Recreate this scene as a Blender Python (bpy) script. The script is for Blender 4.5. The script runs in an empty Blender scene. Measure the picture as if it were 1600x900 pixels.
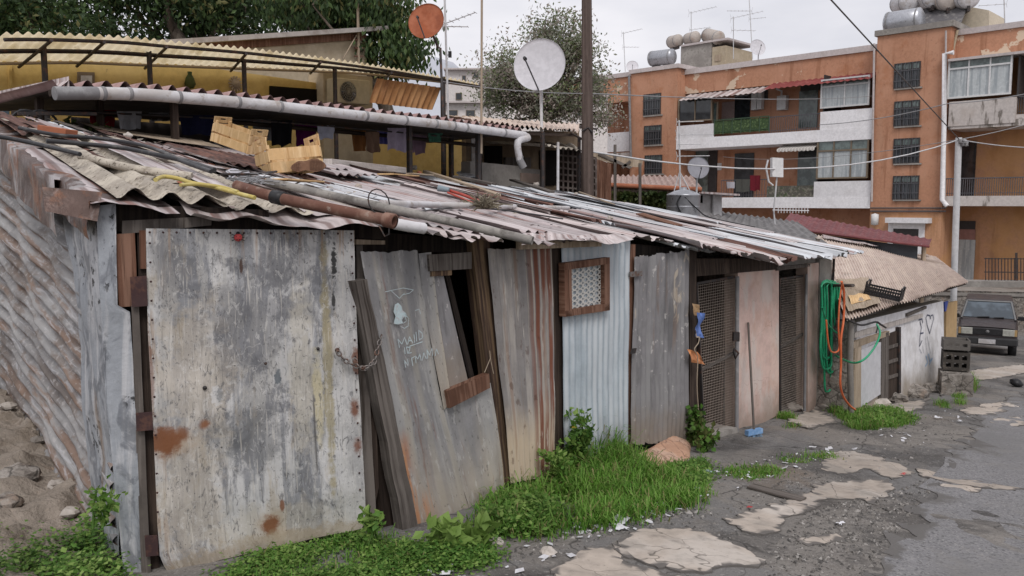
import bpy, bmesh, math, random
from mathutils import Vector, Matrix, noise
R = random.Random(7)
C = bpy.context.scene.collection
PI = math.pi
V = Vector
# ------------------------------------------------------------------ survey of the place
FPX = 1300.0
PITCH = math.atan(132 / FPX)
cp, sp_ = math.cos(PITCH), math.sin(PITCH)

def ray(px, py):
    a = (px - 800) / FPX; b = (450 - py) / FPX
    return V((a, cp + b * sp_, -sp_ + b * cp))

class Wall:
    """vertical survey plane through two plan points; positive offset = toward the street"""
    def __init__(s, p, q):
        s.p = V((p[0], p[1], 0)); d = V((q[0] - p[0], q[1] - p[1], 0)); s.d = d.normalized()
        n = V((s.d.y, -s.d.x, 0))
        if n.dot(-s.p) < 0: n = -n
        s.n = n
    def at(s, px, py, off=0.0):
        r = ray(px, py); k = (s.p + s.n * off).dot(s.n) / r.dot(s.n)
        return r * k
    def sz(s, px, py, off=0.0):
        P = s.at(px, py, off); return (P - s.p).dot(s.d), P.z
    def pt(s, a, z, off=0.0):
        P = s.p + s.d * a + s.n * off; P.z = z; return P
    def shift(s, off):
        w = Wall.__new__(Wall); w.p = s.p + s.n * off; w.d = s.d; w.n = s.n; return w

UX, UY = .622, .783               # along the lane
BX, BY = -.783, .622              # away from the lane
O0 = V((-.82, 4.42, 0))
def tw(x, y):
    return (x + .82) * UX + (y - 4.42) * UY, (x + .82) * BX + (y - 4.42) * BY
def xy(t, w, z=0.0):
    return V((-.82 + UX * t + BX * w, 4.42 + UY * t + BY * w, z))

def gbase(s):
    if s < -6: return -1.55
    if s < -1: return -1.80 + (-1 - s) * .05
    if s < 0: return -1.80
    if s < 9: return -1.80 - .1 * s
    if s < 24: return -2.70 - .088 * (s - 9)
    return -4.02 - .01 * min(s - 24, 60)
def G(x, y):
    t, w = tw(x, y)
    z = gbase(t)
    if w > 1.5: z += min(.035 * (w - 1.5), .6)
    return z
def hit(px, py, f, k0=1.5, k1=120.0):
    r = ray(px, py); k = k0; st = .05
    while k < k1:
        P = r * k
        if P.z - f(P.x, P.y) <= 0:
            a, b = k - st, k
            for _ in range(24):
                m = (a + b) / 2; P = r * m
                if P.z - f(P.x, P.y) <= 0: b = m
                else: a = m
            P = r * b; return P
        st = max(.05, k * .02); k += st
    return r * k1
def gp(px, py, up=0.0):
    P = hit(px, py, G); P.z += up; return P

PA = Wall((-1.78, 4.03), (-.82, 4.42))
PB = Wall((-.82, 4.42), (-.82 + UX, 4.42 + UY))
cA = PA.at(172, 500)
PS = Wall((cA.x, cA.y), (cA.x - .61, cA.y + .79))
def back(w): return PB.shift(-w)
_ev = [(560, 352), (700, 371), (800, 379), (900, 380), (985, 376), (1080, 392), (1150, 401), (1215, 399), (1310, 395)]
EV = [(tw(*PB.at(a, b).xy)[0], PB.at(a, b).z) for a, b in _ev]
def eave(t):
    if t <= EV[0][0]: return EV[0][1]
    for (a, za), (b, zb) in zip(EV, EV[1:]):
        if t <= b: return za + (zb - za) * (t - a) / (b - a)
    return EV[-1][1] - .06 * (t - EV[-1][0])
RS = .177
def zr(x, y):
    t, w = tw(x, y); return eave(t) + RS * w
def rp(px, py, up=0.0):
    return hit(px, py, lambda x, y: zr(x, y) + up, 2.0, 40)

# ------------------------------------------------------------------ object helpers
WL = {}
class MB:
    def __init__(s): s.v = []; s.f = []; s.u = []; s.m = []; s.sm = []
    def add(s, vs, fs, uvs=None, mi=0, smooth=False):
        o = len(s.v); s.v += [V(p) for p in vs]
        for i, f in enumerate(fs):
            s.f.append([o + k for k in f]); s.m.append(mi); s.sm.append(smooth)
            s.u.append(uvs[i] if uvs else None)
        return s
    def quad(s, a, b, c, d, mi=0):
        a, b, c, d = map(V, (a, b, c, d)); w = ((b - a).length + (c - d).length) / 2; h = ((d - a).length + (c - b).length) / 2
        return s.add([a, b, c, d], [(0, 1, 2, 3)], [[(0, h), (w, h), (w, 0), (0, 0)]], mi)
    def poly(s, pts, mi=0):
        return s.add(pts, [tuple(range(len(pts)))], None, mi)
    def hexa(s, p, mi=0, smooth=False):
        """8 points: bottom ring 0-3, top ring 4-7"""
        F = [(3, 2, 1, 0), (4, 5, 6, 7), (0, 1, 5, 4), (1, 2, 6, 5), (2, 3, 7, 6), (3, 0, 4, 7)]
        p = [V(q) for q in p]; uv = []
        for f in F:
            a, b, c, d = [p[i] for i in f]; w = (b - a).length; h = (d - a).length
            uv.append([(0, 0), (w, 0), (w, h), (0, h)])
        return s.add(p, F, uv, mi, smooth)
    def box(s, c, size, ax=None, mi=0):
        """c = centre; ax = (X,Y,Z) axes"""
        X, Y, Z = ax or (V((1, 0, 0)), V((0, 1, 0)), V((0, 0, 1)))
        c = V(c); x, y, z = X * size[0] / 2, Y * size[1] / 2, Z * size[2] / 2
        return s.hexa([c - x - y - z, c + x - y - z, c + x + y - z, c - x + y - z, c - x - y + z, c + x - y + z, c + x + y + z, c - x + y + z], mi)
    def bar(s, a, b, w, h, up=V((0, 0, 1)), mi=0):
        a, b = V(a), V(b); z = (b - a)
        if z.length < 1e-6: return s
        L = z.length; z.normalize(); x = z.cross(up)
        if x.length < 1e-4: x = z.cross(V((1, 0, 0)))
        x.normalize(); y = x.cross(z)
        return s.box((a + b) / 2, (w, h, L), (x, y, z), mi)
    def slab(s, tl, tr, br, bl, th, n, mi=0):
        n = V(n); f = [V(bl), V(br), V(tr), V(tl)]; b = [p - n * th for p in f]
        return s.hexa(b + f, mi)
    def tube(s, pts, r, seg=8, cap=True, mi=0, closed=False):
        pts = [V(p) for p in pts]; n = len(pts); rs = r if isinstance(r, (list, tuple)) else [r] * n
        rings = []; px = None
        for i, p in enumerate(pts):
            if closed: d = pts[(i + 1) % n] - pts[i - 1]
            else: d = pts[min(i + 1, n - 1)] - pts[max(i - 1, 0)]
            d.normalize()
            if px is None:
                x = d.cross(V((0, 0, 1)))
                if x.length < .05: x = d.cross(V((1, 0, 0)))
            else: x = px - d * px.dot(d)
            x.normalize(); px = x; y = d.cross(x)
            rings.append([p + (x * math.cos(2 * PI * k / seg) + y * math.sin(2 * PI * k / seg)) * rs[i] for k in range(seg)])
        vs = [q for g in rings for q in g]; fs = []; uv = []; L = 0
        m = n if closed else n - 1
        for i in range(m):
            j = (i + 1) % n; dl = (pts[j] - pts[i]).length
            for k in range(seg):
                k2 = (k + 1) % seg; fs.append((i * seg + k, i * seg + k2, j * seg + k2, j * seg + k))
                a, b = k * .1, (k + 1) * .1; uv.append([(a, L), (b, L), (b, L + dl), (a, L + dl)])
            L += dl
        s.add(vs, fs, uv, mi, True)
        if cap and not closed:
            s.add(rings[0], [tuple(range(seg))[::-1]], None, mi); s.add(rings[-1], [tuple(range(seg))], None, mi)
        return s
    def lathe(s, c, prof, axis=V((0, 0, 1)), seg=20, mi=0, smooth=True):
        axis = V(axis).normalized(); x = axis.cross(V((0, 0, 1)))
        if x.length < .01: x = V((1, 0, 0))
        x.normalize(); y = axis.cross(x); c = V(c); vs = []; fs = []; uv = []
        for r, h in prof:
            for k in range(seg):
                a = 2 * PI * k / seg; vs.append(c + axis * h + (x * math.cos(a) + y * math.sin(a)) * r)
        for i in range(len(prof) - 1):
            for k in range(seg):
                k2 = (k + 1) % seg; fs.append((i * seg + k, i * seg + k2, (i + 1) * seg + k2, (i + 1) * seg + k))
                uv.append([(k * .1, prof[i][1]), (k * .1 + .1, prof[i][1]), (k * .1 + .1, prof[i + 1][1]), (k * .1, prof[i + 1][1])])
        return s.add(vs, fs, uv, mi, smooth)
    def grid(s, fn, us, vs_, mi=0, smooth=True, uvf=None):
        nu, nv = len(us), len(vs_); vs = [fn(u, v) for v in vs_ for u in us]; fs = []; uv = []
        for j in range(nv - 1):
            for i in range(nu - 1):
                fs.append((j * nu + i, j * nu + i + 1, (j + 1) * nu + i + 1, (j + 1) * nu + i))
                q = [(us[i], vs_[j]), (us[i + 1], vs_[j]), (us[i + 1], vs_[j + 1]), (us[i], vs_[j + 1])]
                uv.append([uvf(*k) for k in q] if uvf else q)
        return s.add(vs, fs, uv, mi, smooth)
    def build(s, name, mat, parent=None, org=None, bevel=0):
        n = len(s.v)
        if org is None:
            xs = [p.x for p in s.v]; ys = [p.y for p in s.v]; zs = [p.z for p in s.v]
            org = V(((min(xs) + max(xs)) / 2, (min(ys) + max(ys)) / 2, min(zs)))
        me = bpy.data.meshes.new(name)
        me.from_pydata([p - org for p in s.v], [], s.f); me.update()
        ul = me.uv_layers.new(name='UVMap')
        for pl, uv in zip(me.polygons, s.u):
            if uv:
                for k, li in enumerate(pl.loop_indices): ul.data[li].uv = uv[k]
            else:
                nn = pl.normal; 
                for li in pl.loop_indices:
                    c = s.v[me.loops[li].vertex_index]
                    ul.data[li].uv = (c.x, c.y) if abs(nn.z) > .7 else (c.x * .7 + c.y * .7, c.z)
        me.polygons.foreach_set('material_index', s.m); me.polygons.foreach_set('use_smooth', s.sm)
        for m in (mat if isinstance(mat, (list, tuple)) else [mat]): me.materials.append(m)
        o = bpy.data.objects.new(name, me); C.objects.link(o)
        WL[o.name] = V(org)
        if parent:
            o.parent = parent; o.location = org - WL[parent.name]
        else: o.location = org
        if bevel:
            b = o.modifiers.new('bevel', 'BEVEL'); b.width = bevel; b.segments = 2; b.limit_method = 'ANGLE'
        return o
def thing(name, label, cat, loc, group=None):
    o = bpy.data.objects.new(name, None); C.objects.link(o); o.empty_display_size = .2
    o.location = loc; WL[o.name] = V(loc); return tag(o, label, cat, group)
def tag(o, label=None, cat=None, group=None, kind=None):
    if label: o['label'] = label
    if cat: o['category'] = cat
    if group: o['group'] = group
    if kind: o['kind'] = kind
    return o
def dup(o, loc, label=None, rot=None, parent=None):
    c = o.copy(); C.objects.link(c)
    if parent: c.parent = parent
    else:
        c.location = loc; WL[c.name] = V(loc)
        if rot is not None: c.rotation_euler = rot
        if label: c['label'] = label
    for ch in list(o.children): dup(ch, None, parent=c)
    return c

# ------------------------------------------------------------------ materials
def col(c, a=1): return (c[0], c[1], c[2], a)
class NT:
    def __init__(s, name):
        s.mat = bpy.data.materials.new(name); s.mat.use_nodes = True; s.t = s.mat.node_tree; s.t.nodes.clear()
        s.out = s.n('ShaderNodeOutputMaterial'); s.b = s.n('ShaderNodeBsdfPrincipled'); s.l(s.b.outputs[0], s.out.inputs[0])
        tc = s.n('ShaderNodeTexCoord'); s.uv = tc.outputs['UV']; s.ob = tc.outputs['Object']
        oi = s.n('ShaderNodeObjectInfo'); s.rnd = oi.outputs['Random']
        m = s.n('ShaderNodeVectorMath'); m.operation = 'SCALE'; m.inputs[0].default_value = (37.1, 91.7, 53.3); s.l(s.rnd, m.inputs['Scale']); s.off = m.outputs[0]
        s.cache = {}
    def n(s, t): return s.t.nodes.new(t)
    def l(s, a, b): s.t.links.new(a, b)
    def vec(s, coord, scale, seed=0, fixed=False):
        key = (coord, scale, seed, fixed)
        if key in s.cache: return s.cache[key]
        src = s.uv if coord == 'uv' else s.ob
        if not fixed:
            a = s.n('ShaderNodeVectorMath'); a.operation = 'ADD'; s.l(src, a.inputs[0]); s.l(s.off, a.inputs[1]); src = a.outputs[0]
        mp = s.n('ShaderNodeMapping'); s.l(src, mp.inputs['Vector'])
        sc = scale if isinstance(scale, tuple) else (scale, scale, scale)
        mp.inputs['Scale'].default_value = sc; mp.inputs['Location'].default_value = (seed * 3.7, seed * 1.9, seed * 5.3)
        s.cache[key] = mp.outputs[0]; return mp.outputs[0]
    def noise(s, coord, scale, detail=6, rough=.62, dist=0, seed=0, fixed=False):
        n = s.n('ShaderNodeTexNoise'); s.l(s.vec(coord, scale, seed, fixed), n.inputs['Vector'])
        n.inputs['Scale'].default_value = 1; n.inputs['Detail'].default_value = detail; n.inputs['Roughness'].default_value = rough
        n.inputs['Distortion'].default_value = dist; return n.outputs['Fac']
    def rng(s, f, lo, hi, a=0., b=1.):
        m = s.n('ShaderNodeMapRange'); m.interpolation_type = 'SMOOTHSTEP'; s.l(f, m.inputs[0])
        for i, x in enumerate((lo, hi, a, b)): m.inputs[i + 1].default_value = x
        return m.outputs[0]
    def math(s, op, a, b=None):
        m = s.n('ShaderNodeMath'); m.operation = op
        for i, x in enumerate((a, b)):
            if x is None: continue
            if isinstance(x, (int, float)): m.inputs[i].default_value = x
            else: s.l(x, m.inputs[i])
        return m.outputs[0]
    def mix(s, a, b, f):
        m = s.n('ShaderNodeMix'); m.data_type = 'RGBA'
        for sock, x in ((m.inputs[6], a), (m.inputs[7], b)):
            if isinstance(x, tuple): sock.default_value = col(x)
            else: s.l(x, sock)
        if isinstance(f, (int, float)): m.inputs[0].default_value = f
        else: s.l(f, m.inputs[0])
        return m.outputs[2]
MATS = {}
def mk(name, base, layers=(), rough=.8, metal=0., bump=None, coord='ob', spec=.3, vary=.08, alpha=None, bump2=None, emit=None):
    """layers: ('n',col,scale,lo,hi,alpha[,kw]) noise | ('s',col,(u,v),(ru,rv),alpha) spot | ('g',col,lo,hi,alpha) height (uv v)
       ('c',col,pitch,lo,hi,alpha) stripes along ridges | ('k',col,scale,width,alpha) cracks | ('u',col,lo,hi,alpha) across (uv u)"""
    s = NT(name); c = base
    # small overall variation
    f = s.noise(coord, 9.0, 8, .7); c = s.mix(base, tuple(x * (1 - vary * 2) for x in base), s.rng(f, .35, .65))
    for i, L in enumerate(layers):
        k = L[0]; kw = L[-1] if isinstance(L[-1], dict) else {}
        cd = kw.get('coord', coord); sd = kw.get('seed', i + 1)
        if k == 'n':
            f = s.rng(s.noise(cd, L[2], kw.get('detail', 6), kw.get('rough', .62), kw.get('dist', 0), sd, kw.get('fixed', False)), L[3], L[4]); a = L[5]
        elif k == 's':
            sx = s.n('ShaderNodeSeparateXYZ'); s.l(s.uv, sx.inputs[0])
            dx = s.math('DIVIDE', s.math('SUBTRACT', sx.outputs[0], L[2][0]), L[3][0]); dy = s.math('DIVIDE', s.math('SUBTRACT', sx.outputs[1], L[2][1]), L[3][1])
            d = s.math('SQRT', s.math('ADD', s.math('MULTIPLY', dx, dx), s.math('MULTIPLY', dy, dy)))
            nz = s.noise('uv', kw.get('ns', 14.0), 6, .7, 0, sd, True)
            d = s.math('ADD', d, s.math('MULTIPLY', s.math('SUBTRACT', nz, .5), kw.get('na', 1.6)))
            f = s.rng(d, kw.get('in', .55), 1.1, 1., 0.); a = L[4]
        elif k in ('g', 'u'):
            sx = s.n('ShaderNodeSeparateXYZ'); s.l(s.uv if kw.get('uv', True) else s.ob, sx.inputs[0])
            nz = s.noise(cd, kw.get('ns', 4.0), 6, .65, 0, sd)
            v = s.math('ADD', sx.outputs[1 if k == 'g' else 0] if kw.get('uv', True) else sx.outputs[2], s.math('MULTIPLY', s.math('SUBTRACT', nz, .5), kw.get('na', .6)))
            f = s.rng(v, L[2], L[3]); a = L[4]
        elif k == 'c':
            sx = s.n('ShaderNodeSeparateXYZ'); s.l(s.uv, sx.inputs[0])
            w = s.math('SINE', s.math('ADD', s.math('MULTIPLY', sx.outputs[0], 2 * PI / L[2]), kw.get('ph', PI)))
            f = s.rng(w, L[3], L[4]); a = L[5]
            f = s.math('MULTIPLY', f, s.rng(s.noise('uv', kw.get('ns', (6., .8, 1.)), 5, .6, 0, sd), kw.get('lo', .4), kw.get('hi', .55)))
        elif k == 'k':
            vv = s.n('ShaderNodeTexVoronoi'); vv.feature = 'DISTANCE_TO_EDGE'; vv.inputs['Scale'].default_value = 1
            wv = s.n('ShaderNodeVectorMath'); wv.operation = 'ADD'; s.l(s.vec(cd, L[2], sd), wv.inputs[0])
            nn = s.n('ShaderNodeTexNoise'); nn.inputs['Scale'].default_value = 3; s.l(s.vec(cd, L[2], sd), nn.inputs['Vector'])
            sc = s.n('ShaderNodeVectorMath'); sc.operation = 'SCALE'; sc.inputs['Scale'].default_value = .35; s.l(nn.outputs['Color'], sc.inputs[0]); s.l(sc.outputs[0], wv.inputs[1])
            s.l(wv.outputs[0], vv.inputs['Vector']); f = s.rng(vv.outputs['Distance'], 0, L[3], 1., 0.); a = L[4]
        if 'by' in kw:
            y = kw['by']; f = s.math('MULTIPLY', f, s.rng(s.noise(cd, y[0], 5, .6, 0, sd + 20), y[1], y[2]))
        for kk in ('gm', 'um'):
            if kk in kw:
                y = kw[kk]; sx = s.n('ShaderNodeSeparateXYZ'); s.l(s.uv, sx.inputs[0])
                f = s.math('MULTIPLY', f, s.rng(sx.outputs[1 if kk == 'gm' else 0], y[0], y[1]))
        if a != 1: f = s.math('MULTIPLY', f, a)
        c = s.mix(c, L[1], f)
    # per-object brightness
    hv = s.n('ShaderNodeHueSaturation'); s.l(c, hv.inputs['Color']); s.l(s.math('ADD', s.math('MULTIPLY', s.rnd, .2), .9), hv.inputs['Value'])
    s.l(hv.outputs[0], s.b.inputs['Base Color'])
    s.b.inputs['Metallic'].default_value = metal; s.b.inputs['Specular IOR Level'].default_value = spec
    s.l(s.rng(s.noise(coord, 6.0, 5, .6, 0, 9), .3, .7, max(rough - .12, .03), min(rough + .12, 1)), s.b.inputs['Roughness'])
    prev = None
    for bp in (bump, bump2):
        if bp:
            b = s.n('ShaderNodeBump'); b.inputs['Strength'].default_value = bp[1]; b.inputs['Distance'].default_value = bp[2] if len(bp) > 2 else .02
            s.l(s.noise(coord, bp[0], 6, .65, 0, 4), b.inputs['Height'])
            if prev: s.l(prev, b.inputs['Normal'])
            prev = b.outputs[0]
    if prev: s.l(prev, s.b.inputs['Normal'])
    if alpha: s.b.inputs['Alpha'].default_value = alpha
    MATS[name] = s.mat; return s.mat
def glass(name, c, rough=.08):
    s = NT(name); s.b.inputs['Base Color'].default_value = col(c); s.b.inputs['Roughness'].default_value = rough; s.b.inputs['Specular IOR Level'].default_value = .6
    s.l(s.mix(c, tuple(x * .55 for x in c), s.rng(s.noise('ob', 2.5, 3), .4, .6)), s.b.inputs['Base Color']); MATS[name] = s.mat; return s.mat
# ------------------------------------------------------------------ material library
RUST = (.16, .055, .025); RUSTD = (.07, .03, .02); CREAM = (.42, .36, .28); GAL = (.27, .275, .285)
m_door = mk('door_galvanised', (.285, .29, .305), [
    ('n', (.54, .535, .53), (7., .8, 1.), .48, .56, .9, {'dist': .5}),
    ('n', (.15, .153, .165), (3.2, 1.7, 1.), .5, .59, .85, {'dist': .9, 'detail': 8, 'rough': .7}),
    ('n', (.40, .39, .37), (13., 2.2, 1.), .5, .58, .6, {'detail': 8, 'rough': .7}),
    ('s', (.52, .455, .37), (.20, .98), (.20, .46), .5, {'ns': 9., 'na': 2.6}),
    ('s', (.50, .44, .36), (.15, .35), (.20, .38), .5, {'ns': 9., 'na': 2.4}),
    ('s', (.47, .42, .34), (.55, .12), (.40, .16), .4, {'ns': 9., 'na': 2.2}),
    ('s', (.52, .48, .40), (.72, .95), (.07, .55), .55, {'ns': 9., 'na': 2.2}),
    ('u', (.50, .49, .475), .87, .93, .55, {'na': .16, 'ns': 9.}),
    ('s', (.30, .255, .14), (.855, .95), (.028, .80), .75, {'ns': 11., 'na': 2.}),
    ('s', (.54, .48, .31), (.80, .80), (.03, .30), .75, {'ns': 11.}),
    ('s', (.15, .15, .16), (.46, 1.22), (.22, .28), .55, {'ns': 9., 'na': 2.6}),
    ('s', (.14, .143, .15), (.47, .62), (.20, .18), .6, {'ns': 9., 'na': 2.6}),
    ('s', (.16, .16, .17), (.66, 1.55), (.18, .16), .5, {'ns': 9., 'na': 2.4}),
    ('s', (.17, .165, .165), (.10, 1.55), (.10, .2), .5, {'ns': 9., 'na': 2.4}),
    ('n', (.62, .61, .59), (30., 14., 1.), .54, .61, .45, {'detail': 9, 'rough': .75, 'dist': 1.}),
    ('n', (.10, .10, .105), (36., 16., 1.), .545, .61, .7, {'detail': 9, 'rough': .75, 'dist': 1.2}),
    ('n', (.58, .55, .50), (75., 4., 1.), .57, .64, .5, {'detail': 8}), ('n', (.16, .155, .15), (95., 5., 1.), .58, .65, .45, {'detail': 8}),
    ('n', (.36, .29, .19), (9., 2., 1.), .56, .66, .4, {'detail': 8}),
    ('n', (.30, .18, .10), (40., 1.2, 1.), .54, .62, .55, {'gm': (1.45, 1.72)}), ('n', (.28, .17, .09), (24., 2., 1.), .54, .62, .5, {'um': (.10, .0)}),
    ('k', (.50, .49, .47), (3.2, 3.2, 1.), .009, .4, {'by': (4., .5, .58)}),
    ('n', (.03, .03, .03), (85., 55., 1.), .66, .69, .8, {'detail': 4}),
    ('s', (.36, .22, .12), (.07, .655), (.14, .11), .6, {'ns': 12., 'na': 1.6, 'in': .1}), ('s', (.20, .075, .03), (.05, .67), (.095, .085), .95, {'ns': 20., 'na': 1.7, 'in': .5}), ('s', (.20, .08, .035), (.135, .70), (.04, .045), .85, {'ns': 20., 'na': 1.2, 'in': .3}),
    ('s', (.24, .10, .045), (.235, .735), (.032, .034), .9, {'ns': 20., 'na': 1.0, 'in': .3}), ('s', (.38, .27, .17), (.53, .13), (.10, .12), .5, {'ns': 12., 'na': 1.8, 'in': .1}), ('s', (.20, .08, .035), (.53, .13), (.048, .066), .95, {'ns': 24., 'na': 1.7, 'in': .5}),
    ('s', (.20, .08, .035), (.59, .235), (.014, .04), .9, {'ns': 20., 'na': 1.0}), ('s', RUST, (.985, .72), (.03, .07), .9, {'ns': 18., 'in': .3}), ('s', RUST, (.99, .50), (.03, .06), .8, {'ns': 18., 'in': .3}),
    ('s', (.02, .02, .02), (.905, 1.55), (.016, .11), .95, {'ns': 34., 'na': 3.}), ('s', (.02, .02, .02), (.90, 1.33), (.010, .05), .9, {'ns': 34., 'na': 3.}),
    ('s', (.06, .03, .02), (.44, 1.53), (.010, .05), .9, {'ns': 30.}),
    ('s', (.08, .10, .12), (.60, .93), (.02, .05), .8, {'ns': 34., 'na': 3.}), ('s', (.56, .56, .56), (.30, .87), (.03, .06), .7, {'ns': 30., 'na': 3.2}), ('s', (.08, .09, .10), (.31, .88), (.022, .04), .6, {'ns': 44., 'na': 3.6}),
    ('s', (.10, .095, .09), (.775, .62), (.006, .30), .8, {'ns': 12., 'na': .6}),
    ('s', RUST, (.0, 1.02), (.02, .2), .6, {'ns': 20.}), ('s', RUST, (1.01, .98), (.03, .1), .8, {'ns': 20., 'na': 2.4}),
    ('s', (.30, .235, .15), (.5, .0), (.9, .10), .6, {'ns': 12., 'na': 2.2})],
    rough=.62, metal=.1, coord='uv', bump=(7., .4, .012), bump2=(45., .22, .003), spec=.35)
m_galv = mk('galvanised_grey', (.31, .32, .34), [
    ('n', (.40, .40, .40), (9., 1.2, 1.), .48, .62, .7, {'dist': .5}), ('n', (.15, .155, .165), (5., 3., 1.), .52, .66, .7, {'dist': .6}),
    ('n', (.45, .44, .42), (28., 22., 1.), .6, .68, .5, {'detail': 9, 'rough': .75}),
    ('n', (.10, .10, .105), (34., 26., 1.), .63, .7, .6, {'detail': 8, 'rough': .75}),
    ('n', RUST, (4., 1.2, 1.), .66, .74, .6), ('n', (.03, .03, .03), (40., 22., 1.), .71, .74, .9, {'detail': 3}),
    ('g', (.20, .16, .11), .35, .0, .55, {'na': .4})],
    rough=.6, metal=.15, coord='uv', bump=(9., .3, .01), bump2=(50., .15, .003))
m_corner = mk('galvanised_bluish', (.34, .36, .39), [
    ('n', (.52, .52, .53), (8., 1., 1.), .46, .57, .75, {'dist': .6}), ('n', (.15, .16, .18), (7., 4., 1.), .5, .60, .75, {'dist': .8}),
    ('n', (.02, .02, .02), (16., 14., 1.), .58, .60, .9, {'detail': 7, 'by': (2., .48, .56)}),
    ('n', (.50, .49, .47), (26., 22., 1.), .6, .68, .5, {'detail': 9, 'rough': .75}), ('n', (.30, .19, .10), (5., 1., 1.), .6, .72, .5)],
    rough=.58, metal=.2, coord='uv', bump=(6., .5, .02), bump2=(40., .15, .003))
def leanmat(nm, extra):
    return mk(nm, (.245, .24, .243), [
    ('n', (.34, .335, .325), (9., .7, 1.), .47, .6, .7), ('n', (.17, .17, .175), (6., 1.5, 1.), .5, .62, .65),
    ('c', (.44, .40, .32), .15, .2, .9, .35, {'lo': .4, 'hi': .6}),
    ('g', (.43, .365, .28), .75, .1, .55, {'na': .7, 'ns': (7., 1.2, 1.)})] + extra + [
    ('n', RUST, (8., 1., 1.), .6, .7, .5), ('n', (.08, .075, .07), (46., 24., 1.), .6, .67, .6, {'detail': 8}),
    ('n', (.50, .49, .47), (34., 9., 1.), .58, .66, .4, {'detail': 8})],
    rough=.68, metal=.08, coord='uv', bump=(12., .35, .008), bump2=(60., .2, .003))
m_lean = leanmat('galvanised_leaning_door', [('n', (.44, .21, .10), (10., 1.0, 1.), .42, .56, .9, {'um': (.26, .08), 'gm': (.78, .58)}), ('n', (.30, .13, .07), (12., 1.2, 1.), .5, .6, .7, {'um': (.14, .04), 'gm': (.80, .62)})])
m_lean2 = leanmat('galvanised_door_panel', [])
m_rusty = mk('corrugated_rusty_cream', (.25, .235, .23), [
    ('n', (.40, .37, .34), (9., .8, 1.), .44, .58, .7), ('n', (.18, .16, .145), (7., 1.4, 1.), .5, .64, .6),
    ('g', (.56, .46, .34), .62, .2, .85, {'na': .6, 'ns': (5., 1., 1.)}),
    ('c', (.17, .06, .035), .066, .25, .8, .95, {'um': (.33, .42), 'lo': .36, 'hi': .5, 'ns': (9., .6, 1.)}), ('n', (.15, .06, .04), (30., .5, 1.), .53, .59, .8, {'um': (.40, .47)}),
    ('c', (.62, .53, .40), .066, .2, -.6, .6, {'um': (.3, .36), 'lo': .45, 'hi': .56, 'ns': (16., .5, 1.)}),
    ('c', (.24, .14, .09), .066, .5, .95, .45, {'lo': .55, 'hi': .62, 'ns': (20., .6, 1.)}), ('n', RUSTD, (30., 10., 1.), .6, .67, .5), ('n', (.60, .56, .50), (40., 3., 1.), .6, .67, .5)],
    rough=.75, metal=.05, coord='uv', bump=(40., .2, .004))
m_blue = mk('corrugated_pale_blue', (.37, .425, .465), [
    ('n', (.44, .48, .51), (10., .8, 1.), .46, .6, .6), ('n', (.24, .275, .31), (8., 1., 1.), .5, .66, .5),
    ('c', (.58, .60, .62), .076, .2, .95, .6, {'lo': .3, 'hi': .55}), ('c', (.22, .25, .28), .076, .4, 1., .5, {'lo': .3, 'hi': .55, 'ph': 0}), ('g', (.17, .17, .17), .45, .0, .75, {'na': .6, 'ns': (9., 2., 1.)}),  # corrugation light and shade painted as pale and dark flank stripes
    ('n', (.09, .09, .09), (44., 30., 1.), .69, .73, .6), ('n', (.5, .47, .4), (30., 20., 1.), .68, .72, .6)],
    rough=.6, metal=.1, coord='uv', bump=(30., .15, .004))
m_greyp = mk('corrugated_dull_grey', (.23, .222, .228), [
    ('n', (.27, .265, .265), (9., .9, 1.), .46, .6, .7), ('n', (.11, .108, .11), (9., 2., 1.), .5, .66, .65),
    ('n', (.50, .43, .34), (7., 3.5, 1.), .57, .63, .65, {'dist': 1.2, 'gm': (.7, 1.1)}), ('n', (.54, .52, .50), (13., 10., 1.), .61, .66, .7),
    ('n', (.17, .10, .06), (8., 1., 1.), .6, .72, .5), ('g', (.23, .18, .13), .4, .0, .6)],
    rough=.72, metal=.05, coord='uv', bump=(30., .25, .006))
m_sidew = mk('corrugated_side_rusty', (.23, .222, .22), [
    ('n', (.34, .335, .33), (3., .5, 1.), .46, .6, .7), ('n', (.20, .115, .07), (7., .5, 1.), .51, .6, .75), ('n', (.10, .075, .06), (3., .6, 1.), .54, .64, .7),
    ('c', (.17, .10, .065), .125, .0, .8, .8, {'lo': .36, 'hi': .52, 'ns': (3., .6, 1.), 'ph': 0}), ('n', (.46, .46, .48), (26., 1.4, 1.), .56, .64, .5, {'dist': 1.5}),
    ('n', (.14, .10, .075), (7., 2., 1.), .54, .64, .6), ('n', (.46, .44, .43), (30., 12., 1.), .56, .64, .45, {'detail': 8})],
    rough=.68, metal=.1, coord='uv', bump=(20., .3, .006))
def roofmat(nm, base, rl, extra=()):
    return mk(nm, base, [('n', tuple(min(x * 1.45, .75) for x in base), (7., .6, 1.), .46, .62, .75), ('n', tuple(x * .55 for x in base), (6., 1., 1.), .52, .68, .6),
        ('n', (.24, .13, .11), (14., .4, 1.), rl, rl + .06, .85), ('c', (.15, .095, .085), .10, .15, .95, .75, {'lo': rl - .18, 'hi': rl - .02, 'ns': (7., .3, 1.), 'ph': -PI / 2}), ('c', (.62, .60, .59), .10, .3, 1., .35, {'lo': .42, 'hi': .56, 'ns': (6., .4, 1.), 'ph': PI / 2}),  # valley stripes: rust and painted shade; ridge stripes: painted highlight
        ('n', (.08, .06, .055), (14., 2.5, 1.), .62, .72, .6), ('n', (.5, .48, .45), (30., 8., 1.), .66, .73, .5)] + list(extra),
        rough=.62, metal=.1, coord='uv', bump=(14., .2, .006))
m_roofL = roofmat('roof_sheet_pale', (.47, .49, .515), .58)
m_roofM = roofmat('roof_sheet_mauve', (.36, .315, .315), .55)
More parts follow.
